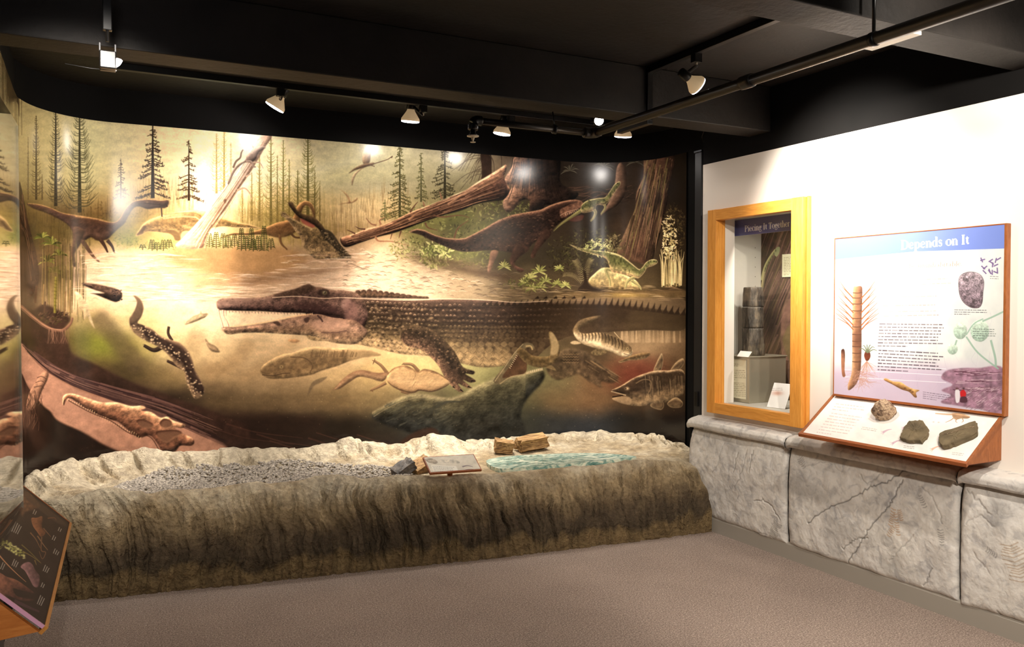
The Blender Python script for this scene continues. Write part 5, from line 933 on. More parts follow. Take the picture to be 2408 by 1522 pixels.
def slab(ya, yb, res, seed, parent):
    ny, nz = int((yb - ya) / res), int(.60 / res)
    yy = np.linspace(ya + .004, yb - .004, ny); Y, S = np.meshgrid(yy, np.linspace(0, 1, nz), indexing='ij')
    zb = .083 + .012 * (fbm(yy * 9, yy * 0 + seed, seed, 4) - .5) * 2
    Z = zb[:, None] + S * (.672 - zb[:, None]); X = 3.648 - .012 * np.sin(S * 2.6) + .03 * S ** 6
    rel = .016 * (fbm(Y * 5, Z * 5, seed + 3, 4) - .5) + .006 * (fbm(Y * 24, Z * 24, seed + 9, 3) - .5) + .012 * np.clip(fbm(Y * 3 + 4, Z * 4, seed + 20, 3) - .55, 0, 1)
    e = np.minimum.reduce([Y - ya, yb - Y, (Z - zb[:, None]) * 1.2]); rel -= .03 * np.exp(-(e / .012))
    wash = np.zeros(Y.shape + (4,)); wash[..., :3] = srgb(70, 66, 64)[:3]
    wash[..., 3] = np.maximum(.85 * np.exp(-(e / .007)), .55 * np.clip(fbm(Y * 7, Z * 7, seed + 50, 4) * 2 - 1.15, 0, 1))
    for pts, w_ in cracks:
        p = np.array(pts)
        if p[:, 0].max() < ya or p[:, 0].min() > yb: continue
        d = linedist(Y, Z, pts); rel -= .005 * w_ * np.exp(-(d / .0042) ** 2); wash[..., 3] = np.maximum(wash[..., 3], w_ * np.exp(-(d / .0028) ** 2) * .8)
    def stamp(x, y, L, ang, col, n, k0):
        py, pz = at_x(x, y, 3.645)[1:]; ca, sa = math.cos(math.radians(ang)), math.sin(math.radians(ang))
        if not (ya - .1 < py < yb + .1): return
        for i in range(n):
            f = i / (n - 1) - .5 + .03 * math.sin(i * 7.3); k = k0 * (.6 + .5 * abs(math.sin(i * 2.7 + x)))
            for sd in (-1, 1):
                bx, bz = f * L * ca, f * L * sa; ex, ez = bx + sd * k * -sa + .3 * k * ca, bz + sd * k * ca + .3 * k * sa
                d = linedist(Y, Z, [(py + bx, pz + bz), (py + ex, pz + ez)]); m_ = np.exp(-(d / .0022) ** 2) * .75
                wash[..., :3] += (np.array(srgb(*col)[:3]) - wash[..., :3]) * (m_ > wash[..., 3])[..., None]; wash[..., 3] = np.maximum(wash[..., 3], m_)
    if res < .005:
        stamp(2100, 1218, .085, 100, (186, 128, 44), 8, .012); stamp(2112, 1235, .10, 80, (186, 128, 44), 9, .012); stamp(2098, 1250, .06, 120, (186, 128, 44), 6, .012); stamp(2120, 1212, .05, 70, (176, 120, 44), 6, .012)
        stamp(1822, 1248, .11, 115, (104, 98, 88), 12, .03); stamp(2392, 1325, .16, 70, (164, 128, 84), 12, .05); stamp(2170, 1180, .06, 60, (96, 92, 92), 6, .012); stamp(2215, 1265, .07, 80, (110, 106, 104), 7, .014); stamp(2335, 1300, .05, 20, (100, 96, 96), 6, .012); stamp(1885, 1090, .06, 50, (120, 114, 108), 6, .02)
    P = np.stack([X - rel, Y, Z], -1)
    gridmesh('stone_slab', P, STONE, parent, flip=False, attr={'wash': wash})
def capstone(ya, yb, res, seed, parent):
    ny = int((yb - ya) / res); yy = np.linspace(ya + .003, yb - .003, ny); nt = 34; t = np.linspace(0, 1, nt)
    px = np.interp(t, [0, .2, .35, .5, .65, .8, 1], [3.722, 3.66, 3.63, 3.618, 3.622, 3.632, 3.66]); pz = np.interp(t, [0, .2, .35, .5, .65, .8, 1], [.742, .732, .722, .70, .678, .666, .664])
    Y, _ = np.meshgrid(yy, t, indexing='ij'); e = np.minimum(Y - ya, yb - Y); r_ = .012 * (fbm(Y * 9, t[None] * 3 + seed, seed, 4) - .5) - .016 * np.exp(-e / .01)
    P = np.stack([px[None] - r_ * .6 * (t[None] > .02), Y, pz[None] + r_], -1); wash = np.zeros(Y.shape + (4,)); wash[..., :3] = srgb(70, 66, 64)[:3]
    wash[..., 3] = np.maximum(.8 * np.exp(-e / .006), .8 * np.clip((t[None] - .8) * 5 + .8 * (fbm(Y * 12, t[None] * 4, seed + 5, 3) - .6), 0, 1))  # darker at the ends and along the underside
    gridmesh('cap_stone', P, STONE, parent, attr={'wash': wash})
js = [4.44, 3.548, 2.475, 1.40, .33, -.74, -1.81]
for i in range(6):
    r_ = .0032 if i < 3 else .012
    slab(js[i + 1], js[i], r_, 11 + 7 * i, wn); capstone(js[i + 1], js[i], .006, 90 + 3 * i, wn)
v, f = boxv((3.65, 4.41, .09), (3.72, 4.437, .71), .01); mesh('stone_end', v, f, STONE, wn)
# ------------------------------------------------------------------ flat panels drawn with the same painter
def plane_canvas(o, u, v, wpx, k=1.):
    o, u, v = map(lambda q: np.array(q, float), (o, u, v)); lu, lv = np.linalg.norm(u), np.linalg.norm(v); w_, h_ = wpx, int(wpx * lv / lu); nn = np.cross(u, v)
    def fwd(x, y):
        x = np.asarray(x, float); y = np.asarray(y, float)
        d = CAM_FW[None] + np.outer((x.ravel() - 1204.) / FPX, CAM_R) - np.outer((y.ravel() - 761.) / FPX, CAM_U)
        t = ((o - _C) @ nn) / (d @ nn); p = _C + d * t[:, None] - o
        return (p @ u / lu ** 2 * w_).reshape(x.shape), ((1 - p @ v / lv ** 2) * h_).reshape(x.shape)
    a, b = np.meshgrid((np.arange(w_) + .5) / w_, 1 - (np.arange(h_) + .5) / h_); V = o + a[..., None] * u + b[..., None] * v - _C; dz = V @ CAM_FW
    return Canvas(w_, h_, fwd, (1204 + FPX * (V @ CAM_R) / dz).astype(np.float32), (761 - FPX * (V @ CAM_U) / dz).astype(np.float32), k)
GL = {  # tiny roman letters: strokes (points, thick?)  x right, y up, x-height .47
 'P': (.56, [([(.14, 0), (.14, .7)], 1), ([(.14, .68), (.36, .68), (.48, .54), (.36, .36), (.14, .35)], 0), ([(.44, .62), (.48, .53), (.44, .42)], 1), ([(.03, 0), (.27, 0)], 0), ([(.03, .7), (.2, .7)], 0)]),
 'D': (.68, [([(.15, 0), (.15, .7)], 1), ([(.15, .68), (.4, .66), (.58, .5), (.6, .34), (.54, .14), (.38, .02), (.15, .02)], 0), ([(.56, .52), (.6, .35), (.55, .18)], 1), ([(.03, 0), (.25, 0)], 0), ([(.03, .7), (.25, .7)], 0)]),
 'I': (.34, [([(.16, 0), (.16, .7)], 1), ([(.04, 0), (.29, 0)], 0), ([(.04, .7), (.29, .7)], 0)]),
 'T': (.6, [([(.3, 0), (.3, .7)], 1), ([(.04, .68), (.56, .68)], 0), ([(.04, .68), (.04, .54)], 0), ([(.56, .68), (.56, .54)], 0), ([(.18, 0), (.42, 0)], 0)]),
 'i': (.27, [([(.13, 0), (.13, .46)], 1), ([(.03, 0), (.24, 0)], 0), ([(.03, .46), (.14, .46)], 0), ([(.12, .6), (.15, .66)], 2)]),
 'e': (.44, [([(.07, .26), (.37, .28), (.33, .42), (.22, .47), (.1, .38), (.06, .22), (.12, .06), (.24, 0), (.38, .08)], 0), ([(.08, .34), (.06, .22), (.11, .08)], 1)]),
 'c': (.42, [([(.36, .36), (.32, .45), (.2, .47), (.09, .36), (.06, .22), (.12, .06), (.24, 0), (.37, .08)], 0), ([(.08, .34), (.06, .22), (.11, .08)], 1)]),
 'n': (.54, [([(.13, 0), (.13, .46)], 1), ([(.13, .36), (.26, .46), (.37, .44), (.41, .34)], 0), ([(.41, .36), (.41, 0)], 1), ([(.03, 0), (.23, 0)], 0), ([(.32, 0), (.51, 0)], 0), ([(.03, .45), (.14, .46)], 0)]),
 'g': (.46, [([(.2, .46), (.32, .38), (.32, .24), (.2, .16), (.09, .24), (.09, .38), (.2, .46)], 0), ([(.09, .38), (.09, .24)], 1), ([(.32, .38), (.32, .24)], 1), ([(.13, .17), (.09, .08), (.2, .04), (.36, .0), (.38, -.12), (.24, -.2), (.08, -.16), (.07, -.06), (.14, .02)], 0), ([(.32, .42), (.44, .46)], 0)]),
 't': (.32, [([(.15, .58), (.15, .08), (.22, 0), (.31, .06)], 0), ([(.15, .5), (.15, .08)], 1), ([(.03, .45), (.29, .45)], 0)]),
 'o': (.5, [([(.25, .47), (.1, .4), (.06, .23), (.1, .06), (.25, 0), (.4, .06), (.44, .23), (.4, .4), (.25, .47)], 0), ([(.09, .36), (.065, .23), (.09, .1)], 1), ([(.41, .36), (.435, .23), (.41, .1)], 1)]),
 'h': (.54, [([(.13, 0), (.13, .74)], 1), ([(.13, .36), (.26, .46), (.37, .44), (.41, .34)], 0), ([(.41, .36), (.41, 0)], 1), ([(.03, 0), (.23, 0)], 0), ([(.32, 0), (.51, 0)], 0), ([(.03, .73), (.14, .74)], 0)]),
 'r': (.38, [([(.13, 0), (.13, .46)], 1), ([(.13, .34), (.22, .45), (.34, .44)], 0), ([(.3, .42), (.35, .44)], 2), ([(.03, 0), (.24, 0)], 0), ([(.03, .45), (.14, .46)], 0)]),
 'p': (.52, [([(.13, -.22), (.13, .46)], 1), ([(.13, .36), (.26, .46), (.4, .4), (.45, .24), (.4, .06), (.26, 0), (.13, .08)], 0), ([(.42, .36), (.45, .24), (.42, .1)], 1), ([(.03, -.22), (.24, -.22)], 0), ([(.03, .45), (.14, .46)], 0)]),
 'd': (.52, [([(.39, 0), (.39, .74)], 1), ([(.39, .38), (.26, .46), (.12, .4), (.07, .23), (.12, .06), (.26, 0), (.39, .08)], 0), ([(.1, .36), (.07, .23), (.1, .1)], 1), ([(.28, .73), (.4, .74)], 0), ([(.39, 0), (.5, .02)], 0)]),
 's': (.38, [([(.32, .38), (.24, .47), (.1, .44), (.08, .34), (.2, .26), (.31, .18), (.29, .05), (.16, 0), (.06, .08)], 0), ([(.12, .3), (.2, .25), (.28, .19)], 1)]),
 'u': (.54, [([(.13, .46), (.13, .12), (.22, .01), (.36, .06), (.4, .14)], 0), ([(.13, .46), (.13, .1)], 1), ([(.4, .46), (.4, 0)], 1), ([(.03, .46), (.14, .46)], 0)]),
 'b': (.52, [([(.13, 0), (.13, .74)], 1), ([(.13, .36), (.26, .46), (.4, .4), (.45, .24), (.4, .06), (.26, 0), (.13, .06)], 0), ([(.42, .36), (.45, .24), (.42, .1)], 1), ([(.03, .73), (.14, .74)], 0)]),
 'a': (.46, [([(.08, .38), (.2, .47), (.32, .42), (.33, .3), (.33, .06), (.43, .02)], 0), ([(.33, .34), (.33, .04)], 1), ([(.33, .27), (.14, .24), (.06, .12), (.14, 0), (.26, .03), (.33, .12)], 0)]),
 'l': (.27, [([(.13, 0), (.13, .74)], 1), ([(.03, 0), (.24, 0)], 0), ([(.03, .73), (.14, .74)], 0)]), '.': (.24, [([(.1, .03), (.14, .04)], 2)]), ' ': (.27, [])}
def letters(c, s, p0, p1, h, col, alpha=1., thick=1., slant=0.):
    tot = sum(GL[q][0] for q in s); p0 = np.array(p0, float); d = (np.array(p1, float) - p0) / tot; x = 0.
    for q in s:
        wd, st = GL[q]
        for pts, kd in st:
            pp = [p0 + d * (x + a + slant * b) + np.array([0, -h * b]) for a, b in pts]
            c.stroke(pp, h * thick * (.05, .115, .13)[kd], col, alpha, n=4)
        x += wd
def textlines(c, p0, p1, dy, n, col, w, seed, alpha=.7, ragged=.12, slope1=None):
    """lines of print too small to read"""
    r = np.random.default_rng(seed); p0 = np.array(p0, float); p1 = np.array(p1, float); dy = np.array(dy, float)
    for i in range(n):
        a = p0 + dy * i; e = p1 + dy * i; L = np.linalg.norm(e - a); u = (e - a) / L; end = L * (1 - r.uniform(0, ragged)) * (.5 if i == n - 1 and n > 2 else 1); x = 0.
        while x < end:
            l = r.uniform(2.2, 9) * w / 1.6; l = min(l, end - x)
            c.stroke([a + u * x, a + u * (x + l)], w * r.uniform(.8, 1.1), col, alpha * r.uniform(.7, 1.), n=2); x += l + 1.4 * w / 1.6
# ---- info board on the white wall
XI = 3.690; yA, yB, zA, zB = 3.249, 2.302, 1.002, 1.858
c = plane_canvas((XI, yA, zA), (0, yB - yA, 0), (0, 0, zB - zA), 1100, 2.2); X, Y = c.PX, c.PY
c.a[:] = (236, 238, 232); n = fbm(X / 30, Y / 40, 2, 5); c.a -= ((n - .4) * 34)[..., None] * np.array([1., .9, .7]); f = np.clip((X - 2100) / 260, 0, 1)[..., None]; c.a = c.a * (1 - f * .10)
f = np.clip((Y - 838) / 40, 0, 1)[..., None] * np.clip((2420 - X) / 200, 0, 1)[..., None]; c.a = c.a * (1 - f * .75) + np.array((196, 172, 198)) * f * .75
for k in range(40):
    x = c.rng.uniform(1970, 2340); y = c.rng.uniform(690, 900); c.stroke([(x, y), (x + c.rng.uniform(-12, 12), y + 18), (x + c.rng.uniform(-14, 14), y + 40)], 1.2, (176, 160, 182), .25, w1=.4)
c.fill([(1950, 555), (2380, 515), (2380, 584), (2150, 592), (1950, 612)], (112, 132, 200), 0, 1, sm=False)
c.a = np.clip(c.a, 0, 255)
letters(c, 'Depends on It', (2118, 587), (2279, 573), 30, (250, 250, 252), 1., 1.35)
letters(c, 'be uninhabitable.', (2136, 631), (2263, 625), 15, (172, 132, 110), .85, .8, .12)
textlines(c, (2060, 629), (2130, 626), (0, 0), 1, (190, 160, 140), 2.2, 3, .5)
for p0, p1, n_ in [((2100, 660), (2243, 655), 3)]: textlines(c, p0, p1, (-2, 11), n_, (150, 130, 122), 2.6, 4, .55)
textlines(c, (2082, 700), (2215, 696), (0, 0), 1, (150, 130, 120), 2.4, 5, .6); textlines(c, (2066, 720), (2208, 717), (-3, 0), 1, (140, 120, 112), 2.4, 6, .65); textlines(c, (2066, 734), (2212, 731), (-2, 10), 2, (140, 120, 112), 2.4, 7, .6)
textlines(c, (2068, 762), (2222, 764), (-.6, 7.4), 8, (96, 82, 92), 2.6, 8, .85); textlines(c, (2066, 824), (2222, 832), (-.4, 7.6), 7, (88, 74, 86), 2.6, 9, .9)
for y in (862, 877, 894): c.stroke([(1985, y - 8), (2080, y - 2), (2225, y + 6)], 1.3, (246, 242, 246), .85)
# jointed plant
q = c.body([(2006, 680), (2014, 674), (2026, 674), (2028, 690), (2026, 760), (2026, 800), (2025, 850), (2022, 880), (2012, 905), (1996, 918), (1994, 905), (2002, 880), (2004, 850), (2004, 800), (2004, 740)], [(0, (206, 160, 118)), (.4, (156, 110, 80)), (1, (110, 74, 58))], .4, noise=.2, horiz=True); c.clip = c.full(q)
for y in (688, 700, 714, 730, 748, 768, 786, 802, 814, 830, 850): c.stroke([(2000, y), (2015, y + 1.5), (2030, y)], 2, (84, 54, 42), .8)
c.blob(2015, 800, 16, 26, (96, 60, 48), .6); c.clip = None
for sd in (-1, 1):
    for k, y in enumerate((702, 718, 736, 752, 766, 776)):
        b = 2016 + sd * 9
        for j in range(2): c.stroke([(b, y), (b + sd * (14 + 4 * j), y - 14 - j * 6), (b + sd * (28 + k * 2 + 4 * j), y - 28 - j * 12)], 2.8, (158, 92, 56), 1., w1=1.)
for k in range(90):
    a = c.rng.uniform(-.3, 3.5); l = c.rng.uniform(10, 34); x, y = 2020 + c.rng.uniform(-10, 22), 868 + c.rng.uniform(0, 34); c.stroke([(x, y), (x + math.cos(a) * l * .5, y + math.sin(a) * l * .5 + 2), (x + math.cos(a) * l, y + abs(math.sin(a)) * l)], 1., (190, 140, 118), .6, w1=.4)
c.body([(1978, 830), (1980, 822), (1985, 822), (1987, 835), (1986, 870), (1988, 884), (1982, 886), (1979, 870)], [(0, (70, 40, 34)), (.4, (176, 120, 90)), (1, (150, 96, 70))], .4)
c.body([(2032, 836), (2036, 826), (2044, 826), (2047, 838), (2042, 848), (2036, 848)], [(0, (96, 44, 30)), (1, (130, 64, 42))], .4)
for a in (-150, -120, -95, -70, -45, -20): c.stroke([(2040, 830), (2040 + 14 * math.cos(math.radians(a)), 828 + 16 * math.sin(math.radians(a))), (2040 + 24 * math.cos(math.radians(a)), 832 + 20 * math.sin(math.radians(a)))], 3, (112, 120, 92), .95, w1=1)
for k in range(30): c.stroke([(2038, 850), (2038 + c.rng.uniform(-20, 24), 862 + c.rng.uniform(0, 20))], .9, (190, 140, 116), .6)
# skull, cliff picture, figures, seed, twig, rods
c.body([(2078, 892), (2084, 890), (2100, 897), (2118, 899), (2132, 908), (2148, 915), (2162, 918), (2154, 924), (2156, 934), (2150, 934), (2138, 922), (2120, 916), (2098, 904), (2082, 896)], [(0, (214, 172, 112)), (.6, (176, 128, 76)), (1, (120, 80, 50))], .4, noise=.2)
for x, y in ((2128, 913), (2140, 918), (2146, 922)): c.blob(x, y, 3, 1.8, (88, 56, 36), .9)
c.fill([(2226, 872), (2262, 866), (2300, 866), (2360, 868), (2360, 968), (2300, 962), (2250, 954), (2212, 946), (2236, 930), (2214, 918), (2240, 905), (2214, 890)], (150, 112, 130), 2.5, .95, noise=.35, ns=10)
for k in range(60):
    y = c.rng.choice([874, 880, 897, 912, 915]) + c.rng.normal(0, 2.5); x = c.rng.uniform(2240, 2330); c.stroke([(x, y), (x + 12, y + 1), (x + 30, y - 1)], 2.4, (84, 44, 62) if k % 2 else (206, 176, 184), .6, w1=1)
for k in range(120): x = c.rng.uniform(2270, 2356); y = c.rng.uniform(915, 966); c.stroke([(x, y), (x + 8, y - 5)], 1.6, (224, 204, 206) if k % 2 else (110, 80, 92), .5, w1=.6)
c.fill([(2246, 920), (2252, 916), (2257, 922), (2256, 944), (2248, 946)], (226, 218, 222), .4); c.fill([(2258, 922), (2266, 917), (2272, 926), (2268, 936), (2260, 934)], (196, 34, 40), .4); c.fill([(2260, 934), (2272, 934), (2274, 946), (2258, 946)], (80, 48, 60), .4); c.blob(2250, 914, 2.4, 2.4, (90, 56, 52), 1); c.blob(2266, 914, 2.4, 2.4, (64, 40, 44), 1)
c.body([(2254, 660), (2262, 645), (2282, 639), (2304, 645), (2314, 662), (2312, 690), (2310, 712), (2302, 724), (2284, 724), (2266, 712), (2256, 692)], [(0, (150, 136, 142)), (.5, (136, 120, 128)), (1, (112, 96, 104))], .6, noise=.5, ns=7, speck=.3, rim=(92, 78, 88), rimw=1.5)
for k in range(16): x, y = 2330 + c.rng.uniform(-22, 20), 622 + c.rng.uniform(-22, 22); a = c.rng.choice([.5, 2.6, 1.4]) + c.rng.normal(0, .25); l = 6; c.stroke([(x - l * math.cos(a), y - l * math.sin(a)), (x + l * math.cos(a), y + l * math.sin(a))], 3, (110, 90, 136), .95)
for x, y, r1, r2 in ((2258, 778, 16, 20), (2240, 821, 12, 13), (2304, 778, 22, 26)): c.body([(x + r1 * math.cos(a), y + r2 * math.sin(a)) for a in np.linspace(0, 6.28, 10)[:-1]], [(0, (196, 214, 194)), (1, (158, 186, 166))], .8, .85, noise=.25, ns=4)
for p, w_ in (([(2272, 792), (2300, 830), (2348, 868)], 4), ([(2310, 756), (2335, 745), (2362, 732)], 4), ([(2330, 800), (2340, 840), (2342, 862)], 5), ([(2250, 800), (2246, 812)], 4), ([(2272, 788), (2290, 762), (2312, 750)], 3)): c.stroke(p, w_, (150, 178, 160), .9)
textlines(c, (2244, 729), (2322, 730), (0, 5), 3, (60, 56, 64), 1.7, 12, .75); textlines(c, (2288, 774), (2344, 775), (0, 5.2), 5, (70, 84, 78), 1.7, 13, .75); textlines(c, (2328, 650), (2350, 651), (0, 5), 2, (90, 86, 92), 1.6, 14, .7); textlines(c, (2170, 922), (2240, 932), (0, 4.8), 4, (90, 76, 92), 1.6, 15, .7)
INFO = printmat('info_print', c.image('info_print'), .4, .6)
ib = thing('information_board', 'large soil and plant information board with blue header on white wall', 'sign')
slabuv('print', (XI, yA, zA), (0, yB - yA, 0), (0, 0, zB - zA), .004, INFO, OAKRH, ib)
bx = [((XI - .002, yB - .012, zA - .012), (XR - .001, yB, zB + .006)), ((XI - .002, yA, zA - .012), (XR - .001, yA + .006, zB + .006)), ((XI - .002, yB, zB), (XR - .001, yA, zB + .006)), ((XI - .002, yB, zA - .012), (XR - .001, yA, zA))]
for q, (lo, hi) in enumerate(bx): box('edge_strip', lo, hi, OAKR if q < 2 else OAKRH, ib, .0015)
box('backing', (XI + .006, yB, zA), (XR - .001, yA, zB), OAKR, ib, 0)
# ---- sloped reading rail under it
rB = [np.array((3.716, 3.262, .985)), np.array((3.716, 2.318, .985)), np.array((3.462, 2.318, .787)), np.array((3.462, 3.262, .787))]
c = plane_canvas(rB[3], rB[2] - rB[3], rB[0] - rB[3], 1000, 2.); c.a[:] = (240, 234, 226); n = fbm(c.PX / 25, c.PY / 18, 8, 5); c.a -= ((n - .42) * 30)[..., None] * np.array([.8, 1., .9]); c.a = np.clip(c.a, 0, 255)
textlines(c, (1966, 951), (2040, 960), (-4, 6.5), 3, (190, 140, 130), 2.2, 21, .55); textlines(c, (1956, 973), (2030, 984), (-5, 6.4), 8, (184, 150, 146), 2.2, 22, .55)
textlines(c, (2028, 1006), (2066, 1012), (-2, 4), 2, (150, 130, 120), 1.6, 23, .6); textlines(c, (2126, 1050), (2152, 1053), (-1, 4), 2, (130, 116, 110), 1.6, 24, .6); textlines(c, (2240, 1066), (2268, 1069), (-1, 4), 2, (130, 116, 110), 1.6, 25, .6)
for x, y in ((2078, 1018), (2125, 1008), (2100, 1044), (2193, 1058)): c.stroke([(x, y), (x + 10, y - 5), (x + 20, y - 7)], 5, (196, 160, 176) if x < 2190 else (226, 168, 140), .8, w1=1); [c.stroke([(x + 2, y), (x - 6 + a, y + b)], 2.2, (196, 160, 176) if x < 2190 else (226, 168, 140), .8, w1=.6) for a, b in ((0, -2), (0, 3), (4, 6))]
c.stroke([(2200, 974), (2225, 976), (2250, 976)], 2.4, (196, 160, 130), .9, w1=5); c.body([(2240, 974), (2262, 974), (2274, 978), (2282, 982), (2276, 986), (2262, 986), (2246, 988)], [(0, (206, 170, 132)), (.5, (170, 130, 96)), (1, (190, 154, 116))], .4)
for p in ([(2244, 984), (2236, 990), (2224, 995)], [(2252, 986), (2248, 992), (2252, 996)], [(2264, 986), (2266, 992), (2262, 995)]): c.stroke(p, 2.4, (176, 136, 104), .95, w1=1.)
for x, y in ((2196, 994), (2208, 995)): c.blob(x, y, 2.2, 1.2, (190, 160, 150), .8)
RAILP = printmat('rail_print', c.image('rail_print'), .45, .5)
rr = thing('reading_rail', 'sloping wooden reading rail holding rock specimens under the information board', 'sign')
up_ = np.array((-.62, 0, .79)) * .004
slabuv('print', rB[3] + up_, rB[2] - rB[3], rB[0] - rB[3], .004, RAILP, OAKRH, rr)
def strip(name, a, b, wdir, hdir, mat, parent):
    a, b, wd, hd = map(lambda q: np.array(q, float), (a, b, wdir, hdir)); v = [a, b, b + wd, a + wd]; v = v + [q + hd for q in v]
    mesh(name, v, [(0, 3, 2, 1), (4, 5, 6, 7), (0, 1, 5, 4), (1, 2, 6, 5), (2, 3, 7, 6), (3, 0, 4, 7)], mat, parent)
strip('front_edge', rB[3] + (0, .012, 0), rB[2] - (0, .012, 0), (-.012, 0, -.009), (-.004, 0, .016), OAKRH, rr)
for s_, (a, b) in ((1, (rB[3], rB[0])), (-1, (rB[2], rB[1]))): strip('side_edge', a, b, (0, .012 * s_, 0), (-.006, 0, .012), OAKR, rr)
for y in (2.320, 3.246): mesh('end_panel', [(3.718, y, .785), (3.718, y, .983), (3.464, y, .785), (3.718, y + .014, .785), (3.718, y + .014, .983), (3.464, y + .014, .785)], [(0, 1, 2), (5, 4, 3), (0, 3, 4, 1), (1, 4, 5, 2), (2, 5, 3, 0)], OAKR, rr)
box('bottom_panel', (3.47, 2.334, .778), (3.718, 3.246, .786), OAKRH, rr, .001)
def rail_pt(x, y):
    d = pray(x, y); o = rB[3] + up_; nn = np.cross(rB[2] - rB[3], rB[0] - rB[3]); return _C + d * (((o - _C) @ nn) / (d @ nn))
_nn = np.cross(rB[2] - rB[3], rB[0] - rB[3]); _nn = _nn / np.linalg.norm(_nn)
CONG = Mat('conglomerate', rough=.75); CONG.base(CONG.ramp(CONG.noise(45, 5, dist=.8), [(.3, (70, 50, 38)), (.45, (140, 112, 88)), (.58, (196, 168, 136)), (.72, (110, 84, 62))])); CONG.bump(CONG.noise(80, 4), .8, .01)
SILT = Mat('siltstone', rough=.8); SILT.base(SILT.ramp(SILT.noise(18, 5), [(.3, (84, 72, 50)), (.7, (120, 104, 76))])); SILT.bump(SILT.noise(60, 5), .4, .006)
bm = bmesh.new(); bmesh.ops.create_icosphere(bm, subdivisions=4, radius=1.); vv = np.array([q.co[:] for q in bm.verts]); ff = [[q.index for q in p.verts] for p in bm.faces]; bm.free()
k_ = 1 + .30 * (fbm(vv[:, 0] * 2 + 5, vv[:, 1] * 2 + vv[:, 2] * 1.7, 3, 3) - .5) + .22 * (fbm(vv[:, 0] * 7 + 2, vv[:, 1] * 7 + vv[:, 2] * 5, 4, 3) - .5)
ctr = rail_pt(2085, 977); v = vv * k_[:, None] * np.array([.054, .056, .052]) + ctr + _nn * .036; mesh('rock_specimen', v, ff, CONG, smooth=False, label='knobbly rounded conglomerate rock on the reading rail, furthest from its right end', cat='rock', group='rocks on the reading rail')
def plate(name, pts, th, label, seed, mat=SILT, groove=None):
    """a broken flat stone with a layered edge"""
    q = smooth(pts, True, 3) if False else np.array(pts, float); e = []
    for a, b in zip(q, np.roll(q, -1, 0)):
        for t in np.linspace(0, 1, 6, endpoint=False): e.append(a + (b - a) * t)
    r = np.random.default_rng(seed); e = np.array(e) + r.normal(0, .7, (len(e), 2)); cc = e.mean(0); B = np.array([rail_pt(*p) for p in e]); c3 = B.mean(0); V = []; n_ = len(e)
    for lev, sh in ((0., .97), (.35, 1.02), (.6, .985), (.85, 1.0), (1., .965)): V += [tuple(c3 + (p - c3) * sh * (1 + r.normal(0, .006)) + _nn * (th * lev)) for p in B]
    for sh in (.7, .4, .12): V += [tuple(c3 + (p - c3) * sh + _nn * (th * (1.0 + r.normal(0, .035)))) for p in B]
    F_ = []
    for k in range(7): F_ += [(k * n_ + i, k * n_ + (i + 1) % n_, (k + 1) * n_ + (i + 1) % n_, (k + 1) * n_ + i) for i in range(n_)]
    F_ += [tuple(range(7 * n_, 8 * n_)), tuple(range(n_))[::-1]]
    return mesh(name, V, F_, mat, label=label, cat='rock', group='rocks on the reading rail'), c3
plate('rock_specimen', [(2143, 999), (2172, 996), (2186, 1014), (2186, 1028), (2170, 1046), (2138, 1044), (2120, 1038), (2130, 1014)], .026, 'flat many-sided brown siltstone slab in the middle of the reading rail', 5)
rk, c3 = plate('rock_specimen', [(2214, 1028), (2300, 1000), (2302, 1028), (2262, 1046), (2222, 1060), (2213, 1050)], .030, 'long bar-shaped brown stone with a line of tracks, nearest the rail end', 6)
for k in range(12):
    t = k / 11.; p = rail_pt(2226 + t * 68, 1033 - t * 18) + _nn * (.030 + .001); d = (rail_pt(2294, 1015) - rail_pt(2226, 1033)); d = d / np.linalg.norm(d); a = p - d * .005 + np.cross(d, _nn) * .002 * (1 if k % 2 else -1); b = a + d * .010
    strip('track_mark', a, b, np.cross(d, _nn) * .002, _nn * .001, CONG, rk)
# ------------------------------------------------------------------ display case set in the wall
GREYC = Mat('case_lining', (190, 184, 172), .6)
y0, y1, z0, z1 = CAS
dc = thing('display_case', 'glazed oak-framed display case recessed into the white wall', 'display case')
fl, fr = at_x(1664, 492, 3.664)[1], at_x(1888, 462, 3.664)[1]; ft, fb = 2.118, .781; il, ir, it, ibt = 4.197, 3.549, 2.046, .852
box('frame_stile', (3.664, il, fb), (3.719, fl, ft), OAKV, dc, .003); box('frame_stile', (3.664, fr, fb), (3.719, ir, ft), OAKV, dc, .003)
box('frame_rail', (3.665, ir, it), (3.719, il, ft - .001), OAKH, dc, .003); box('frame_rail', (3.665, ir, fb + .001), (3.719, il, ibt), OAKH, dc, .003)
box('frame_moulding', (3.694, fr - .014, fb - .004), (3.719, fr - .0005, ft + .004), OAKV, dc, .003)
box('jamb', (3.72, il, ibt - .01), (3.745, il + .012, it + .01), OAKV, dc, .001); box('jamb', (3.72, ir - .005, ibt - .01), (3.745, ir, it + .01), OAKV, dc, .001)
CY0, CY1, CX1 = 3.36, 4.384, 4.246
c = plane_canvas((CX1 - .004, CY1, .842), (0, CY0 - CY1, 0), (0, 0, 2.09 - .842), 900, 2.); c.a[:] = (74, 54, 44); n = fbm(c.PX / 14, c.PY / 30, 3, 5); c.a *= (.5 + n)[..., None]
for k in range(160):
    x = c.rng.uniform(1785, 1875); y = c.rng.uniform(530, 960); c.stroke([(x + 30, y - 50), (x + 8, y), (x - 16, y + 70)], c.rng.uniform(1.5, 5), [(130, 98, 88), (60, 42, 34), (158, 122, 108), (40, 32, 24), (96, 84, 50)][k % 5], .5, w1=1)
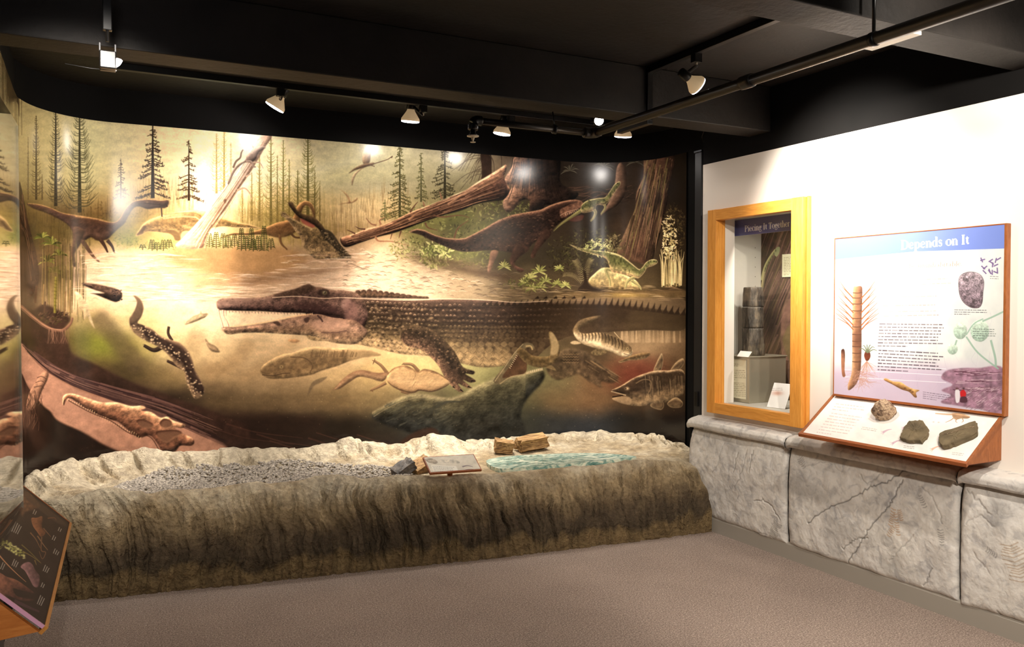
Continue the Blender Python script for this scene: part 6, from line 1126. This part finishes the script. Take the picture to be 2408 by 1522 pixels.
c.stroke([(1792, 660), (1800, 628), (1812, 605), (1824, 588)], 9, (150, 146, 100), 1, w1=6); c.stroke([(1790, 690), (1798, 640)], 7, (160, 150, 108), 1, w1=5); c.fill([(1820, 596), (1826, 582), (1834, 582), (1832, 596), (1826, 604)], (150, 156, 112), .5); [c.blob(1800 + k * 4, 632 - k * 7, 1.4, 2.6, (60, 66, 40), .8) for k in range(7)]
c.fill([(1838, 740), (1858, 700), (1868, 700), (1868, 900), (1840, 850)], (150, 112, 96), 3, .7, noise=.3); c.fill([(1840, 800), (1866, 760), (1866, 860)], (120, 112, 60), 4, .5); c.blob(1815, 770, 14, 40, (34, 26, 22), .7)
CASEP = printmat('case_back_print', c.image('case_back_print'), .5)
slabuv('back_panel', (CX1 - .004, CY1, .842), (0, CY0 - CY1, 0), (0, 0, 2.09 - .842), .01, CASEP, GREYC, dc)
box('side_panel', (3.846, CY1, .842), (CX1, CY1 + .01, 2.09), GREYC, dc, 0); box('side_panel', (3.846, CY0 - .01, .842), (CX1, CY0, 2.09), GREYC, dc, 0)
box('case_floor', (3.722, ir, .838), (3.846, il, .845), GREYC, dc, 0); box('case_floor', (3.846, CY0, .832), (CX1, CY1, .845), GREYC, dc, 0); box('case_top', (3.846, CY0, 2.09), (CX1, CY1, 2.10), GREYC, dc, 0)
HOLE = Mat('pin_hole', (70, 64, 58), .8)
for xpx in (1701, 1776):
    for k in range(12):
        y = 583 + k * 22.6 + (0 if xpx > 1750 else 0)
        if y > 820: break
        p = at_y(xpx, y, CY1 - .0005); v, f = lathev(p, (0, -1, 0), [(0, .0032), (.0006, .0028)], 8); mesh('pin_hole', v, f, HOLE, dc)
GLASS = Mat('clear_glass'); t = GLASS.t; tb = GLASS.n('ShaderNodeBsdfTransparent'); gb = GLASS.n('ShaderNodeBsdfGlossy', Roughness=.02); ge = GLASS.n('ShaderNodeNewGeometry'); vd = GLASS.n('ShaderNodeVectorMath', operation='DOT_PRODUCT'); t.links.new(ge.outputs['Normal'], vd.inputs[0]); t.links.new(ge.outputs['Incoming'], vd.inputs[1]); fz = GLASS.math('ADD', GLASS.math('MULTIPLY', GLASS.math('POWER', GLASS.math('SUBTRACT', 1., GLASS.math('ABSOLUTE', vd.outputs['Value'])), 5.), .92), .04); mx = GLASS.n('ShaderNodeMixShader')
tb.inputs[0].default_value = (.97, .98, .97, 1); t.links.new(fz, mx.inputs[0]); t.links.new(tb.outputs[0], mx.inputs[1]); t.links.new(gb.outputs[0], mx.inputs[2]); t.links.new(mx.outputs[0], t.nodes['Material Output'].inputs['Surface'])
tag(mesh('glass_pane', [(3.735, ir, ibt - .005), (3.735, il, ibt - .005), (3.735, il, it + .008), (3.735, ir, it + .008)], [(0, 1, 2, 3)], GLASS, dc))
spot('case_fill', (3.90, 3.72, 2.07), (4.02, 4.06, 1.0), 30, 140, .8, .03)  # unseen fill added to brighten the case interior
# title strip hanging in the case
bo = np.array((3.862, 4.282, 1.952)); bu = np.array((0, -.66, 0)); bv = np.array((0.004, 0, .106))
c = plane_canvas(bo, bu, bv, 1200, 5.); c.a[:] = (88, 88, 142); letters(c, 'Piecing It Together', (1751, 545.5), (1857, 532), 20.5, (226, 224, 226), 1., 1.)
slabuv('title_sign', bo, bu, bv, .004, printmat('title_print', c.image('title_print'), .4), GREYC, label='blue title strip hanging inside the oak display case', cat='sign')
# contents
STEEL = Mat('brushed_metal', (186, 178, 158), .34, .6); STEEL.bump(STEEL.noise(8, 3, (1, 1, 60)), .05, .002)
pd = thing('metal_pedestal', 'brushed metal pedestal box inside the display case', 'pedestal'); box('body', (3.872, 4.098, .8455), (4.197, 4.368, 1.145), STEEL, pd, .003); box('top', (3.866, 4.092, 1.145), (4.203, 4.374, 1.155), STEEL, pd, .003)
def card(name, o, u, v, wpx, draw, label, base=(244, 236, 206), kk=4.):
    c = plane_canvas(o, u, v, wpx, kk); c.a[:] = base; draw(c); return slabuv(name, o, u, v, .003, printmat(name + '_print', c.image(name + '_print'), .6), GREYC, label=label, cat='label')
card('text_label', (3.868, 4.362, .87), (0, -.235, 0), (0, 0, .262), 420, lambda c: (textlines(c, (1703, 855), (1738, 857), (0, 4.4), 2, (120, 100, 70), 1.4, 3, .6), textlines(c, (1703, 870), (1757, 872), (0, 4.3), 6, (120, 100, 70), 1.4, 4, .6), textlines(c, (1703, 900), (1757, 902), (0, 4.3), 9, (120, 100, 70), 1.4, 5, .6)), 'cream text label on the front of the metal pedestal')
card('text_label', (CX1 - .012, *at_x(1839, 652, CX1 - .012)[1:]), (0, -.16, 0), (0, 0, .155), 300, lambda c: textlines(c, (1843, 606), (1872, 604), (0, 3.7), 12, (120, 110, 70), 1.3, 6, .7), 'small cream text label on the back of the display case', (226, 222, 186))
cp = at_z(1803, 957, .847); card('tent_card', cp, (.02, -.135, 0), (.075, .012, .15), 320, lambda c: (c.blob(1828, 925, 12, 5, (206, 150, 130), .8), textlines(c, (1815, 914), (1842, 913), (0, 4), 2, (150, 130, 130), 1.4, 7, .6)), 'white tent card leaning on the case floor beside the pedestal', (244, 240, 236))
p = at_z(1733, 838, 1.156); card('name_tag', p, (.0, -.105, 0), (.03, 0, .035), 160, lambda c: None, 'small blank white tag on top of the metal pedestal', (250, 248, 240))
STUMP = Mat('petrified_stump', rough=.55); a = STUMP.noise(16, 6, (1.6, 1.6, .5), .65, .6); STUMP.base(STUMP.ramp(a, [(.32, (34, 30, 26)), (.5, (78, 70, 60)), (.64, (112, 100, 84)), (.8, (150, 128, 100))])); STUMP.bump(STUMP.noise(40, 5, (2, 2, .6)), .7, .012)
st = thing('petrified_stump', 'dark upright petrified tree stump in three stacked sections on the metal pedestal', 'fossil')
for k, (za, zb_) in enumerate(((1.156, 1.338), (1.340, 1.478), (1.480, 1.612))):
    nu, nv = 48, 18; th_ = np.linspace(0, 2 * np.pi, nu); zz_ = np.linspace(za, zb_, nv); TH, ZZ = np.meshgrid(th_, zz_, indexing='ij')
    R_ = .062 / (np.abs(np.cos(TH + .3)) ** 3.2 + np.abs(np.sin(TH + .3)) ** 3.2) ** (1 / 3.2) * (1.10 - .16 * (ZZ - 1.156) / .456 + .26 * (fbm(np.cos(TH) * 2.4 + 5 + ZZ * 4, np.sin(TH) * 2.4, 3, 3) - .5) * 2 + .3 * (fbm(np.cos(TH) * 6 + 9, np.sin(TH) * 6 + ZZ * 8, 13, 3) - .5)); R_ *= 1 - .035 * np.exp(-np.minimum(ZZ - za, zb_ - ZZ) / .003)
    R_ = np.concatenate([R_[:, :1] * 0 + .001, R_, R_[:, :1] * 0 + .001], 1); ZZ = np.concatenate([ZZ[:, :1], ZZ, ZZ[:, -1:]], 1); TH = np.concatenate([TH[:, :1], TH, TH[:, :1]], 1)
    gridmesh('stump_section', np.stack([3.985 + (k == 2) * .004 + R_ * np.cos(TH), 4.185 + R_ * np.sin(TH) * 1.0, ZZ], -1), STUMP, st, smooth=False)
chunk('petrified_branch', (4.05, 3.80, .945), (.05, .045, .10), (0, 6, 20), STUMP, 'dark upright petrified wood piece in the near corner of the display case', 'fossil', 12, .2)
# ------------------------------------------------------------------ reading rail and acrylic case on the left
n0, n1 = np.array((-.0860, 2.05, .800)), np.array((-.0520, 2.99, .800)); vv_ = np.array((-.126, .005, .128)) * 1.02
c = plane_canvas(n0, n1 - n0, vv_, 1500, 3.); c.a[:] = (44, 34, 32); c.a *= (.8 + .4 * fbm(c.PX / 20, c.PY / 20, 3, 4))[..., None]
Q = lambda pts: [(x / 3.883, 1130 + y / 3.883) for x, y in pts]
c.fill(Q([(195, 150), (260, 110), (370, 230), (330, 260), (230, 300), (200, 330)]), (120, 84, 62), 3, .9, noise=.4, ns=5); c.fill(Q([(195, 70), (300, 150), (600, 390), (540, 400), (400, 300), (240, 170)]), (84, 66, 56), 5, .7)
c.body(Q([(290, 350), (340, 345), (392, 335), (388, 430), (420, 480), (380, 520), (340, 470), (305, 420)]), [(0, (150, 98, 66)), (1, (112, 70, 48))], .5, noise=.3)
for p, col in (([(280, 480), (330, 540), (370, 620)], (140, 104, 72)), ([(345, 510), (400, 590), (440, 640)], (150, 116, 84)), ([(385, 520), (380, 640), (420, 660), (390, 720), (360, 650)], (130, 92, 66)), ([(200, 590), (280, 660), (370, 750)], (120, 108, 60)), ([(210, 650), (300, 700), (380, 760)], (126, 110, 62)), ([(320, 730), (335, 775)], (140, 120, 66)), ([(400, 440), (470, 520)], (130, 92, 66)), ([(440, 350), (500, 345), (520, 370)], (120, 80, 60))): c.stroke(Q(p), 3, col, .9, w1=1.2)
for k in range(90): x = c.rng.uniform(20, 225); y = 560 + (x - 20) * .62 + c.rng.uniform(-38, 38); c.blob(*Q([(x, y)])[0], 2.4, 1.8, [(206, 204, 120), (170, 170, 84), (228, 222, 150)][k % 3], .85)
c.stroke(Q([(-10, 680), (60, 760), (150, 850), (240, 930)]), 3.4, (196, 140, 100), .95, w1=1); c.body(Q([(190, 790), (240, 750), (290, 760), (330, 830), (365, 880), (350, 970), (310, 970), (270, 900), (230, 830)]), [(0, (150, 110, 110)), (1, (116, 82, 84))], .8, noise=.3)
c.body(Q([(-20, 850), (60, 880), (150, 910), (240, 970), (310, 1030), (180, 1000), (120, 990), (160, 1060), (310, 1090), (200, 1100), (90, 1060), (-20, 1040)]), [(0, (150, 96, 76)), (.5, (110, 70, 58)), (1, (84, 54, 50))], 1, noise=.35); c.stroke(Q([(130, 1100), (240, 1150), (360, 1200)]), 9, (84, 58, 66), .8, w1=4)
for x, y, n_, L in ((110, 470, 4, 90), (305, 310, 2, 40), (535, 465, 2, 34), (480, 545, 2, 40), (490, 670, 3, 44), (395, 830, 3, 56), (110, 780, 3, 60), (375, 975, 2, 40), (340, 1130, 3, 80), (5, 810, 2, 60)):
    for k in range(n_): c.stroke(Q([(x + k * 17, y + k * 8), (x + L * .42 + k * 17, y - L * 1.0 + k * 14)]), 1.9, (196, 190, 176), .85, n=2)
LEFTP = printmat('left_rail_print', c.image('left_rail_print'), .5, .12); PINK = Mat('pink_edge', (206, 150, 176), .5); OAKL = wood('honey_oak', (150, 92, 38), (182, 118, 54), (206, 146, 76), (20, 4, 20)); OAKLX = wood('honey_oak_end', (150, 82, 34), (178, 104, 46), (200, 130, 66), (3, 20, 24))
lr = thing('reading_rail', 'dark sloping fossil picture panel with honey oak edge below the acrylic case', 'sign')
nl = np.cross(n1 - n0, vv_); nl = nl / np.linalg.norm(nl)
slabuv('print', n0, n1 - n0, vv_, .006, LEFTP, PINK, lr)
ud = (n1 - n0) / np.linalg.norm(n1 - n0)
strip('front_edge', n0 - ud * .006 - nl * .016, n1 + ud * .006 - nl * .016, np.array((.006, 0, -.006)), nl * .018, OAKL, lr)
strip('near_edge', n0 - ud * .005 - nl * .006, n0 + vv_ - ud * .005 - nl * .006, ud * .005, nl * .0075, PINK, lr); strip('far_edge', n1 - nl * .006, n1 + vv_ - nl * .006, ud * .006, nl * .0075, OAKRH, lr)
for y in (0, 1):
    b = (n0 if y == 0 else n1 - ud * .016) - nl * .016; mesh('end_panel', [tuple(q) for q in (b, b + vv_, b + np.array((vv_[0], vv_[1], -.012)), b + ud * .016, b + vv_ + ud * .016, b + np.array((vv_[0], vv_[1], -.012)) + ud * .016)], [(0, 1, 2), (5, 4, 3), (0, 3, 4, 1), (1, 4, 5, 2), (2, 5, 3, 0)], OAKLX, lr)
f0, f1 = np.array((-.2065, 1.80)), np.array((-.165, 2.77))
vt = thing('acrylic_case', 'tall clear acrylic case standing on the dark reading rail', 'display case'); zb_, zt_ = .908, 2.008
def pane(name, a, b, za, zb2, th=.005):
    a = np.array(a); b = np.array(b); d = b - a; d = d / np.linalg.norm(d); nn = np.array((-d[1], d[0])) * th
    v = [(*a, za), (*b, za), (*b, zb2), (*a, zb2)] + [(*(a + nn), za), (*(b + nn), za), (*(b + nn), zb2), (*(a + nn), zb2)]
    mesh(name, v, [(0, 1, 2, 3), (7, 6, 5, 4), (0, 4, 5, 1), (1, 5, 6, 2), (2, 6, 7, 3), (3, 7, 4, 0)], GLASS, vt)
pane('front_pane', f0, f1, zb_, zt_); pane('end_pane', f1 - (.001, 0), (-.318, 2.772), zb_ + .02, zt_)
mesh('top_pane', [(*f0, zt_), (*f1, zt_), (-.318, 2.77, zt_), (-.318, 1.80, zt_), (*f0, zt_ + .005), (*f1, zt_ + .005), (-.318, 2.77, zt_ + .005), (-.318, 1.80, zt_ + .005)], [(0, 3, 2, 1), (4, 5, 6, 7), (0, 1, 5, 4), (1, 2, 6, 5), (2, 3, 7, 6), (3, 0, 4, 7)], GLASS, vt)
EDGE = Mat('polished_acrylic_edge', (190, 196, 186), .25); box('corner_edge', (-.171, 2.770, zb_), (-.165, 2.776, zt_ + .004), EDGE, vt, .001)
box('plinth', (-.330, 1.80, 0), (-.215, 2.74, .90), METALB, vt, .004)
# ------------------------------------------------------------------ tracks, lamps and pipework under the ceiling
def obox(name, c, ax, half, mat, parent=None, **k):
    c, ax = np.array(c, float), [np.array(a, float) for a in ax]; v = []
    for sx in (-1, 1):
        for sy in (-1, 1):
            for sz in (-1, 1): v.append(tuple(c + ax[0] * half[0] * sx + ax[1] * half[1] * sy + ax[2] * half[2] * sz))
    return mesh(name, v, [(0, 1, 3, 2), (4, 6, 7, 5), (0, 4, 5, 1), (2, 3, 7, 6), (0, 2, 6, 4), (1, 5, 7, 3)], mat, parent, **k)
box('lighting_track', (.15, 5.03, 2.784), (3.36, 5.066, 2.82), METALB, label='long black lighting track along the ceiling in front of the mural', cat='track')
box('lighting_track', (2.785, 2.80, 2.782), (2.82, 3.765, 2.818), METALB, label='short black lighting track on the ceiling above the pipe', cat='track')
ct = thing('conduit', 'black conduit strip running down the ceiling beam beside the pipe', 'conduit'); box('riser', (2.785, 3.752, 2.52), (2.82, 3.769, 2.80), METALB, ct, .002); box('underside_run', (2.785, 3.752, 2.50), (2.82, 4.05, 2.522), METALB, ct, .002)
box('mounting_plate', (2.80, 2.12, 2.532), (2.865, 2.345, 2.547), CREAMP, label='pale metal plate fixed under the near ceiling beam', cat='plate')
def lamp(mount, bulb, aim, watts, deg, label, name='track_spotlight', blend=.6, r=.061, size=.05, flood=0):
    mount, b, a = np.array(mount, float), np.array(bulb, float), np.array(aim, float) - np.array(bulb, float); a = a / np.linalg.norm(a)
    t = thing(name, label, 'spotlight', 'track spotlights')
    obox('adapter', mount + (0, 0, -.022), np.eye(3), (.022, .018, .022), METALB, t); tube('stem', [mount + (0, 0, -.044), mount + (0, 0, -.062)], .006, CREAMP, t, 10)
    k_ = r / .047; hinge = b - a * .085 * k_; k = mount + (0, 0, -.062); tube('yoke', smooth([k, (k + hinge) / 2 + (0, .004, 0), hinge], False, 4), .009, METALB, t, 10)
    v, f = lathev(b - a * .115 * k_, a, [(0, .017 * k_), (.004, .021 * k_), (.05 * k_, .023 * k_), (.055 * k_, .018 * k_)], 18); mesh('socket', v, f, METALB, t, True)
    v, f = lathev(b - a * .062 * k_, a, [(0, .017 * k_), (.012 * k_, .022 * k_), (.03 * k_, r * .72), (.048 * k_, r * .97), (.058 * k_, r), (.0605 * k_, r * .98)], 28); q = mesh('reflector', v, f, BULBW, t, True)
    v, f = lathev(b - a * .003, a, [(0, r * .97), (.006, r * .95), (.010, r * .7), (.0115, r * .3)], 28); mesh('lens', v, f, LENS, q, True)
    for p_, d_, bl_ in (((watts, deg, blend),) if not flood else ((9 * flood, 176, .35), (40 * flood, 96, 1.), (270 * flood, 52, 1.))):   # beam, shoulder and spill of one bulb
        l = spot('lamp_light', b + a * .022, b + a, p_, d_, bl_, size); l.parent = t
    return t
TL = [(1.03, 5.12, 2.688), (1.905, 5.14, 2.694), (2.575, 5.14, 2.676), (3.33, 4.77, 2.662)]
lamp((1.05, 5.048, 2.784), TL[0], (.72, 5.30, 2.1), 150, 104, 'spotlight head with tilted white bulb, leftmost on the long track', flood=1.1)
lamp((1.96, 5.048, 2.784), TL[1], (1.905, 5.26, 2.0), 170, 104, 'spotlight head pointing straight down, second along the long track', flood=1.)
lamp((2.60, 5.048, 2.784), TL[2], (2.50, 5.24, 2.0), 170, 104, 'spotlight head beside the sprinkler pipe, third along the long track', flood=1.)
box('lighting_track', (3.31, 4.55, 2.784), (3.346, 5.03, 2.82), METALB, label='stub of black lighting track behind the pipe elbow', cat='track')
lamp((3.33, 4.80, 2.784), TL[3], (3.40, 4.94, 2.0), 150, 104, 'spotlight head hanging just behind the pipe elbow', flood=1.1)
lamp((3.14, 4.84, 2.80), (3.125, 4.76, 2.748), (2.6, 3.9, 2.3), 5, 120, 'small spotlight bulb facing the room above the pipe elbow', r=.032)
lamp((2.800, 3.36, 2.782), (2.735, 3.27, 2.590), (3.72, 3.2, 2.02), 360, 80, 'spotlight head on the short ceiling track aimed at the white wall', r=.050, blend=1.)
# boxy lamp on a rod, upper left
bl = thing('rod_spotlight', 'boxy black spotlight hanging on a rod near the acrylic case', 'spotlight', 'track spotlights'); bp = np.array((.085, 3.44, 2.405))
tube('rod', [bp + (0, 0, .07), bp + (0, 0, .415)], .006, METALB, bl, 8); box('driver_box', bp + (-.016, -.014, .11), bp + (.016, .014, .24), METALB, bl, .003)
box('housing', bp + (-.028, -.03, -.035), bp + (.028, .03, .03), METALB, bl, .004); [box('bracket_arm', bp + (x - .003, -.006, .03), bp + (x + .003, .006, .062), METALD, bl, .001) for x in (-.026, .026)]
v, f = lathev(bp + (.022, -.012, .0), (.72, .30, -.62), [(0, .014), (.012, .021), (.018, .021), (.022, .01)], 20); mesh('lens', v, f, LENS, bl, True)
tube('wire', [bp + (.03, 0, -.034), bp + (-.06, 0, -.036), bp + (-.14, 0, -.03)], .0012, METALD, bl, 6)
l = spot('lamp_light', bp + np.array((.06, -.02, -.02)), bp + np.array((-.05, .9, -.55)), 52, 120, 1., .04); l.parent = bl
lamp((.06, 2.74, 2.80), (.021, 2.70, 2.50), (.0, 5.3, 1.35), 120, 66, 'spotlight head over the acrylic case at the picture top')
# sprinkler pipe
sp = thing('sprinkler_pipe', 'dark painted sprinkler pipe turning a corner below the beams', 'pipe'); PR = .0235
tube('long_run', [(2.525, -1.5, 2.45), (2.525, 3.86, 2.45)], PR, PIPE, sp, 20); tube('elbow', smooth([(2.525, 3.85, 2.45), (2.524, 3.885, 2.45), (2.505, 3.907, 2.45), (2.47, 3.910, 2.45)], False, 5), PR * 1.22, PIPE, sp, 20); tube('short_run', [(2.48, 3.910, 2.45), (1.83, 3.910, 2.45)], PR * .74, PIPE, sp, 20)
tube('elbow', smooth([(1.84, 3.91, 2.45), (1.81, 3.91, 2.449), (1.795, 3.91, 2.435), (1.792, 3.91, 2.40)], False, 5), PR * 1.1, METALB, sp, 16)
for y in (2.70, .6): v, f = lathev((2.525, y - .035, 2.45), (0, 1, 0), [(0, PR), (.002, PR * 1.22), (.02, PR * 1.25), (.05, PR * 1.25), (.068, PR * 1.22), (.07, PR)], 20); mesh('coupling', v, f, PIPE, sp, True)
for x, y, zt in ((2.525, 2.06, 2.82), (2.525, .2, 2.82)): tube('hanger_rod', [(x, y, 2.45 + PR), (x, y, zt)], .007, METALB, sp, 8); v, f = lathev((x, y - .012, 2.45), (0, 1, 0), [(0, PR), (.001, PR * 1.12), (.023, PR * 1.12), (.024, PR)], 20); mesh('hanger_ring', v, f, METALB, sp, True)
tube('hanger_rod', [(2.28, 3.91, 2.46), (2.28, 3.93, 2.548)], .004, METALB, sp, 8); v, f = lathev((2.27, 3.91, 2.45), (1, 0, 0), [(0, PR * .9), (.001, PR * 1.08), (.02, PR * 1.08), (.021, PR * .9)], 20); mesh('hanger_ring', v, f, METALB, sp, True)
v, f = lathev((1.792, 3.91, 2.40), (0, 0, -1), [(0, .014), (.02, .014), (.022, .02), (.03, .02), (.031, .010)], 16); sh = mesh('sprinkler_head', v, f, METALB, sp, True, label='cream sprinkler head')
v, f = lathev((1.792, 3.91, 2.372), (0, 0, -1), [(0, .012), (.002, .031), (.006, .031), (.009, .016)], 22); mesh('escutcheon', v, f, CREAMP, sh, True)
v, f = lathev((1.792, 3.91, 2.363), (0, 0, -1), [(0, .009), (.008, .008), (.02, .004), (.024, .005)], 12); mesh('stem', v, f, CREAMP, sh, True); v, f = lathev((1.792, 3.91, 2.339), (0, 0, -1), [(0, .005), (.001, .014), (.0035, .014), (.004, .004)], 18); mesh('deflector', v, f, CREAMP, sh, True)
# ------------------------------------------------------------------ small label stand on the trough rim
ls_ = thing('label_stand', 'small wood-backed fossil label tilted on the trough rim', 'sign')
a_, b_, c_, d_ = at_z(1013, 1111, .507), at_z(1130, 1103, .507), at_z(1112, 1070.5, .577), at_z(998, 1075.5, .577); su = b_ - a_; sv = (d_ - a_ + c_ - b_) / 2
c = plane_canvas(a_, su, sv, 700, 3.); c.a[:] = (206, 196, 176); c.a *= (.9 + .2 * fbm(c.PX / 12, c.PY / 8, 3, 4))[..., None]
c.fill([(1005, 1079), (1020, 1076), (1032, 1082), (1028, 1089), (1012, 1087)], (150, 134, 112), 1, .9, noise=.4, ns=4); c.fill([(1016, 1093), (1072, 1090), (1077, 1106), (1020, 1108)], (228, 222, 206), .3, 1, sm=False); textlines(c, (1019, 1096), (1068, 1093.5), (.8, 3.6), 4, (110, 96, 84), 1.1, 3, .8)
for p in ([(1088, 1100), (1100, 1095), (1122, 1094)], [(1086, 1090), (1098, 1086), (1110, 1088)]): c.stroke(p, 3, (112, 96, 96), .9, w1=1)
c.fill([(1040, 1077), (1075, 1075), (1080, 1082), (1045, 1084)], (186, 176, 156), 1.5, .8, noise=.4, ns=5)
nn_ = np.cross(su, sv); nn_ = nn_ / np.linalg.norm(nn_)
slabuv('print', a_ + nn_ * .001, su, sv, .003, printmat('label_print', c.image('label_print'), .5), OAKRH, ls_)
e = su / np.linalg.norm(su); g_ = sv / np.linalg.norm(sv)
strip('backing', a_ - e * .006 - g_ * .006 - nn_ * .016, b_ + e * .006 - g_ * .006 - nn_ * .016, sv + g_ * .012, nn_ * .0155, OAKRH, ls_)
m0 = a_ + su * .5 + sv * .7; tube('post', [m0 - nn_ * .015, np.array((m0[0], m0[1] + .02, .44))], .016, OAKR, ls_, 10)
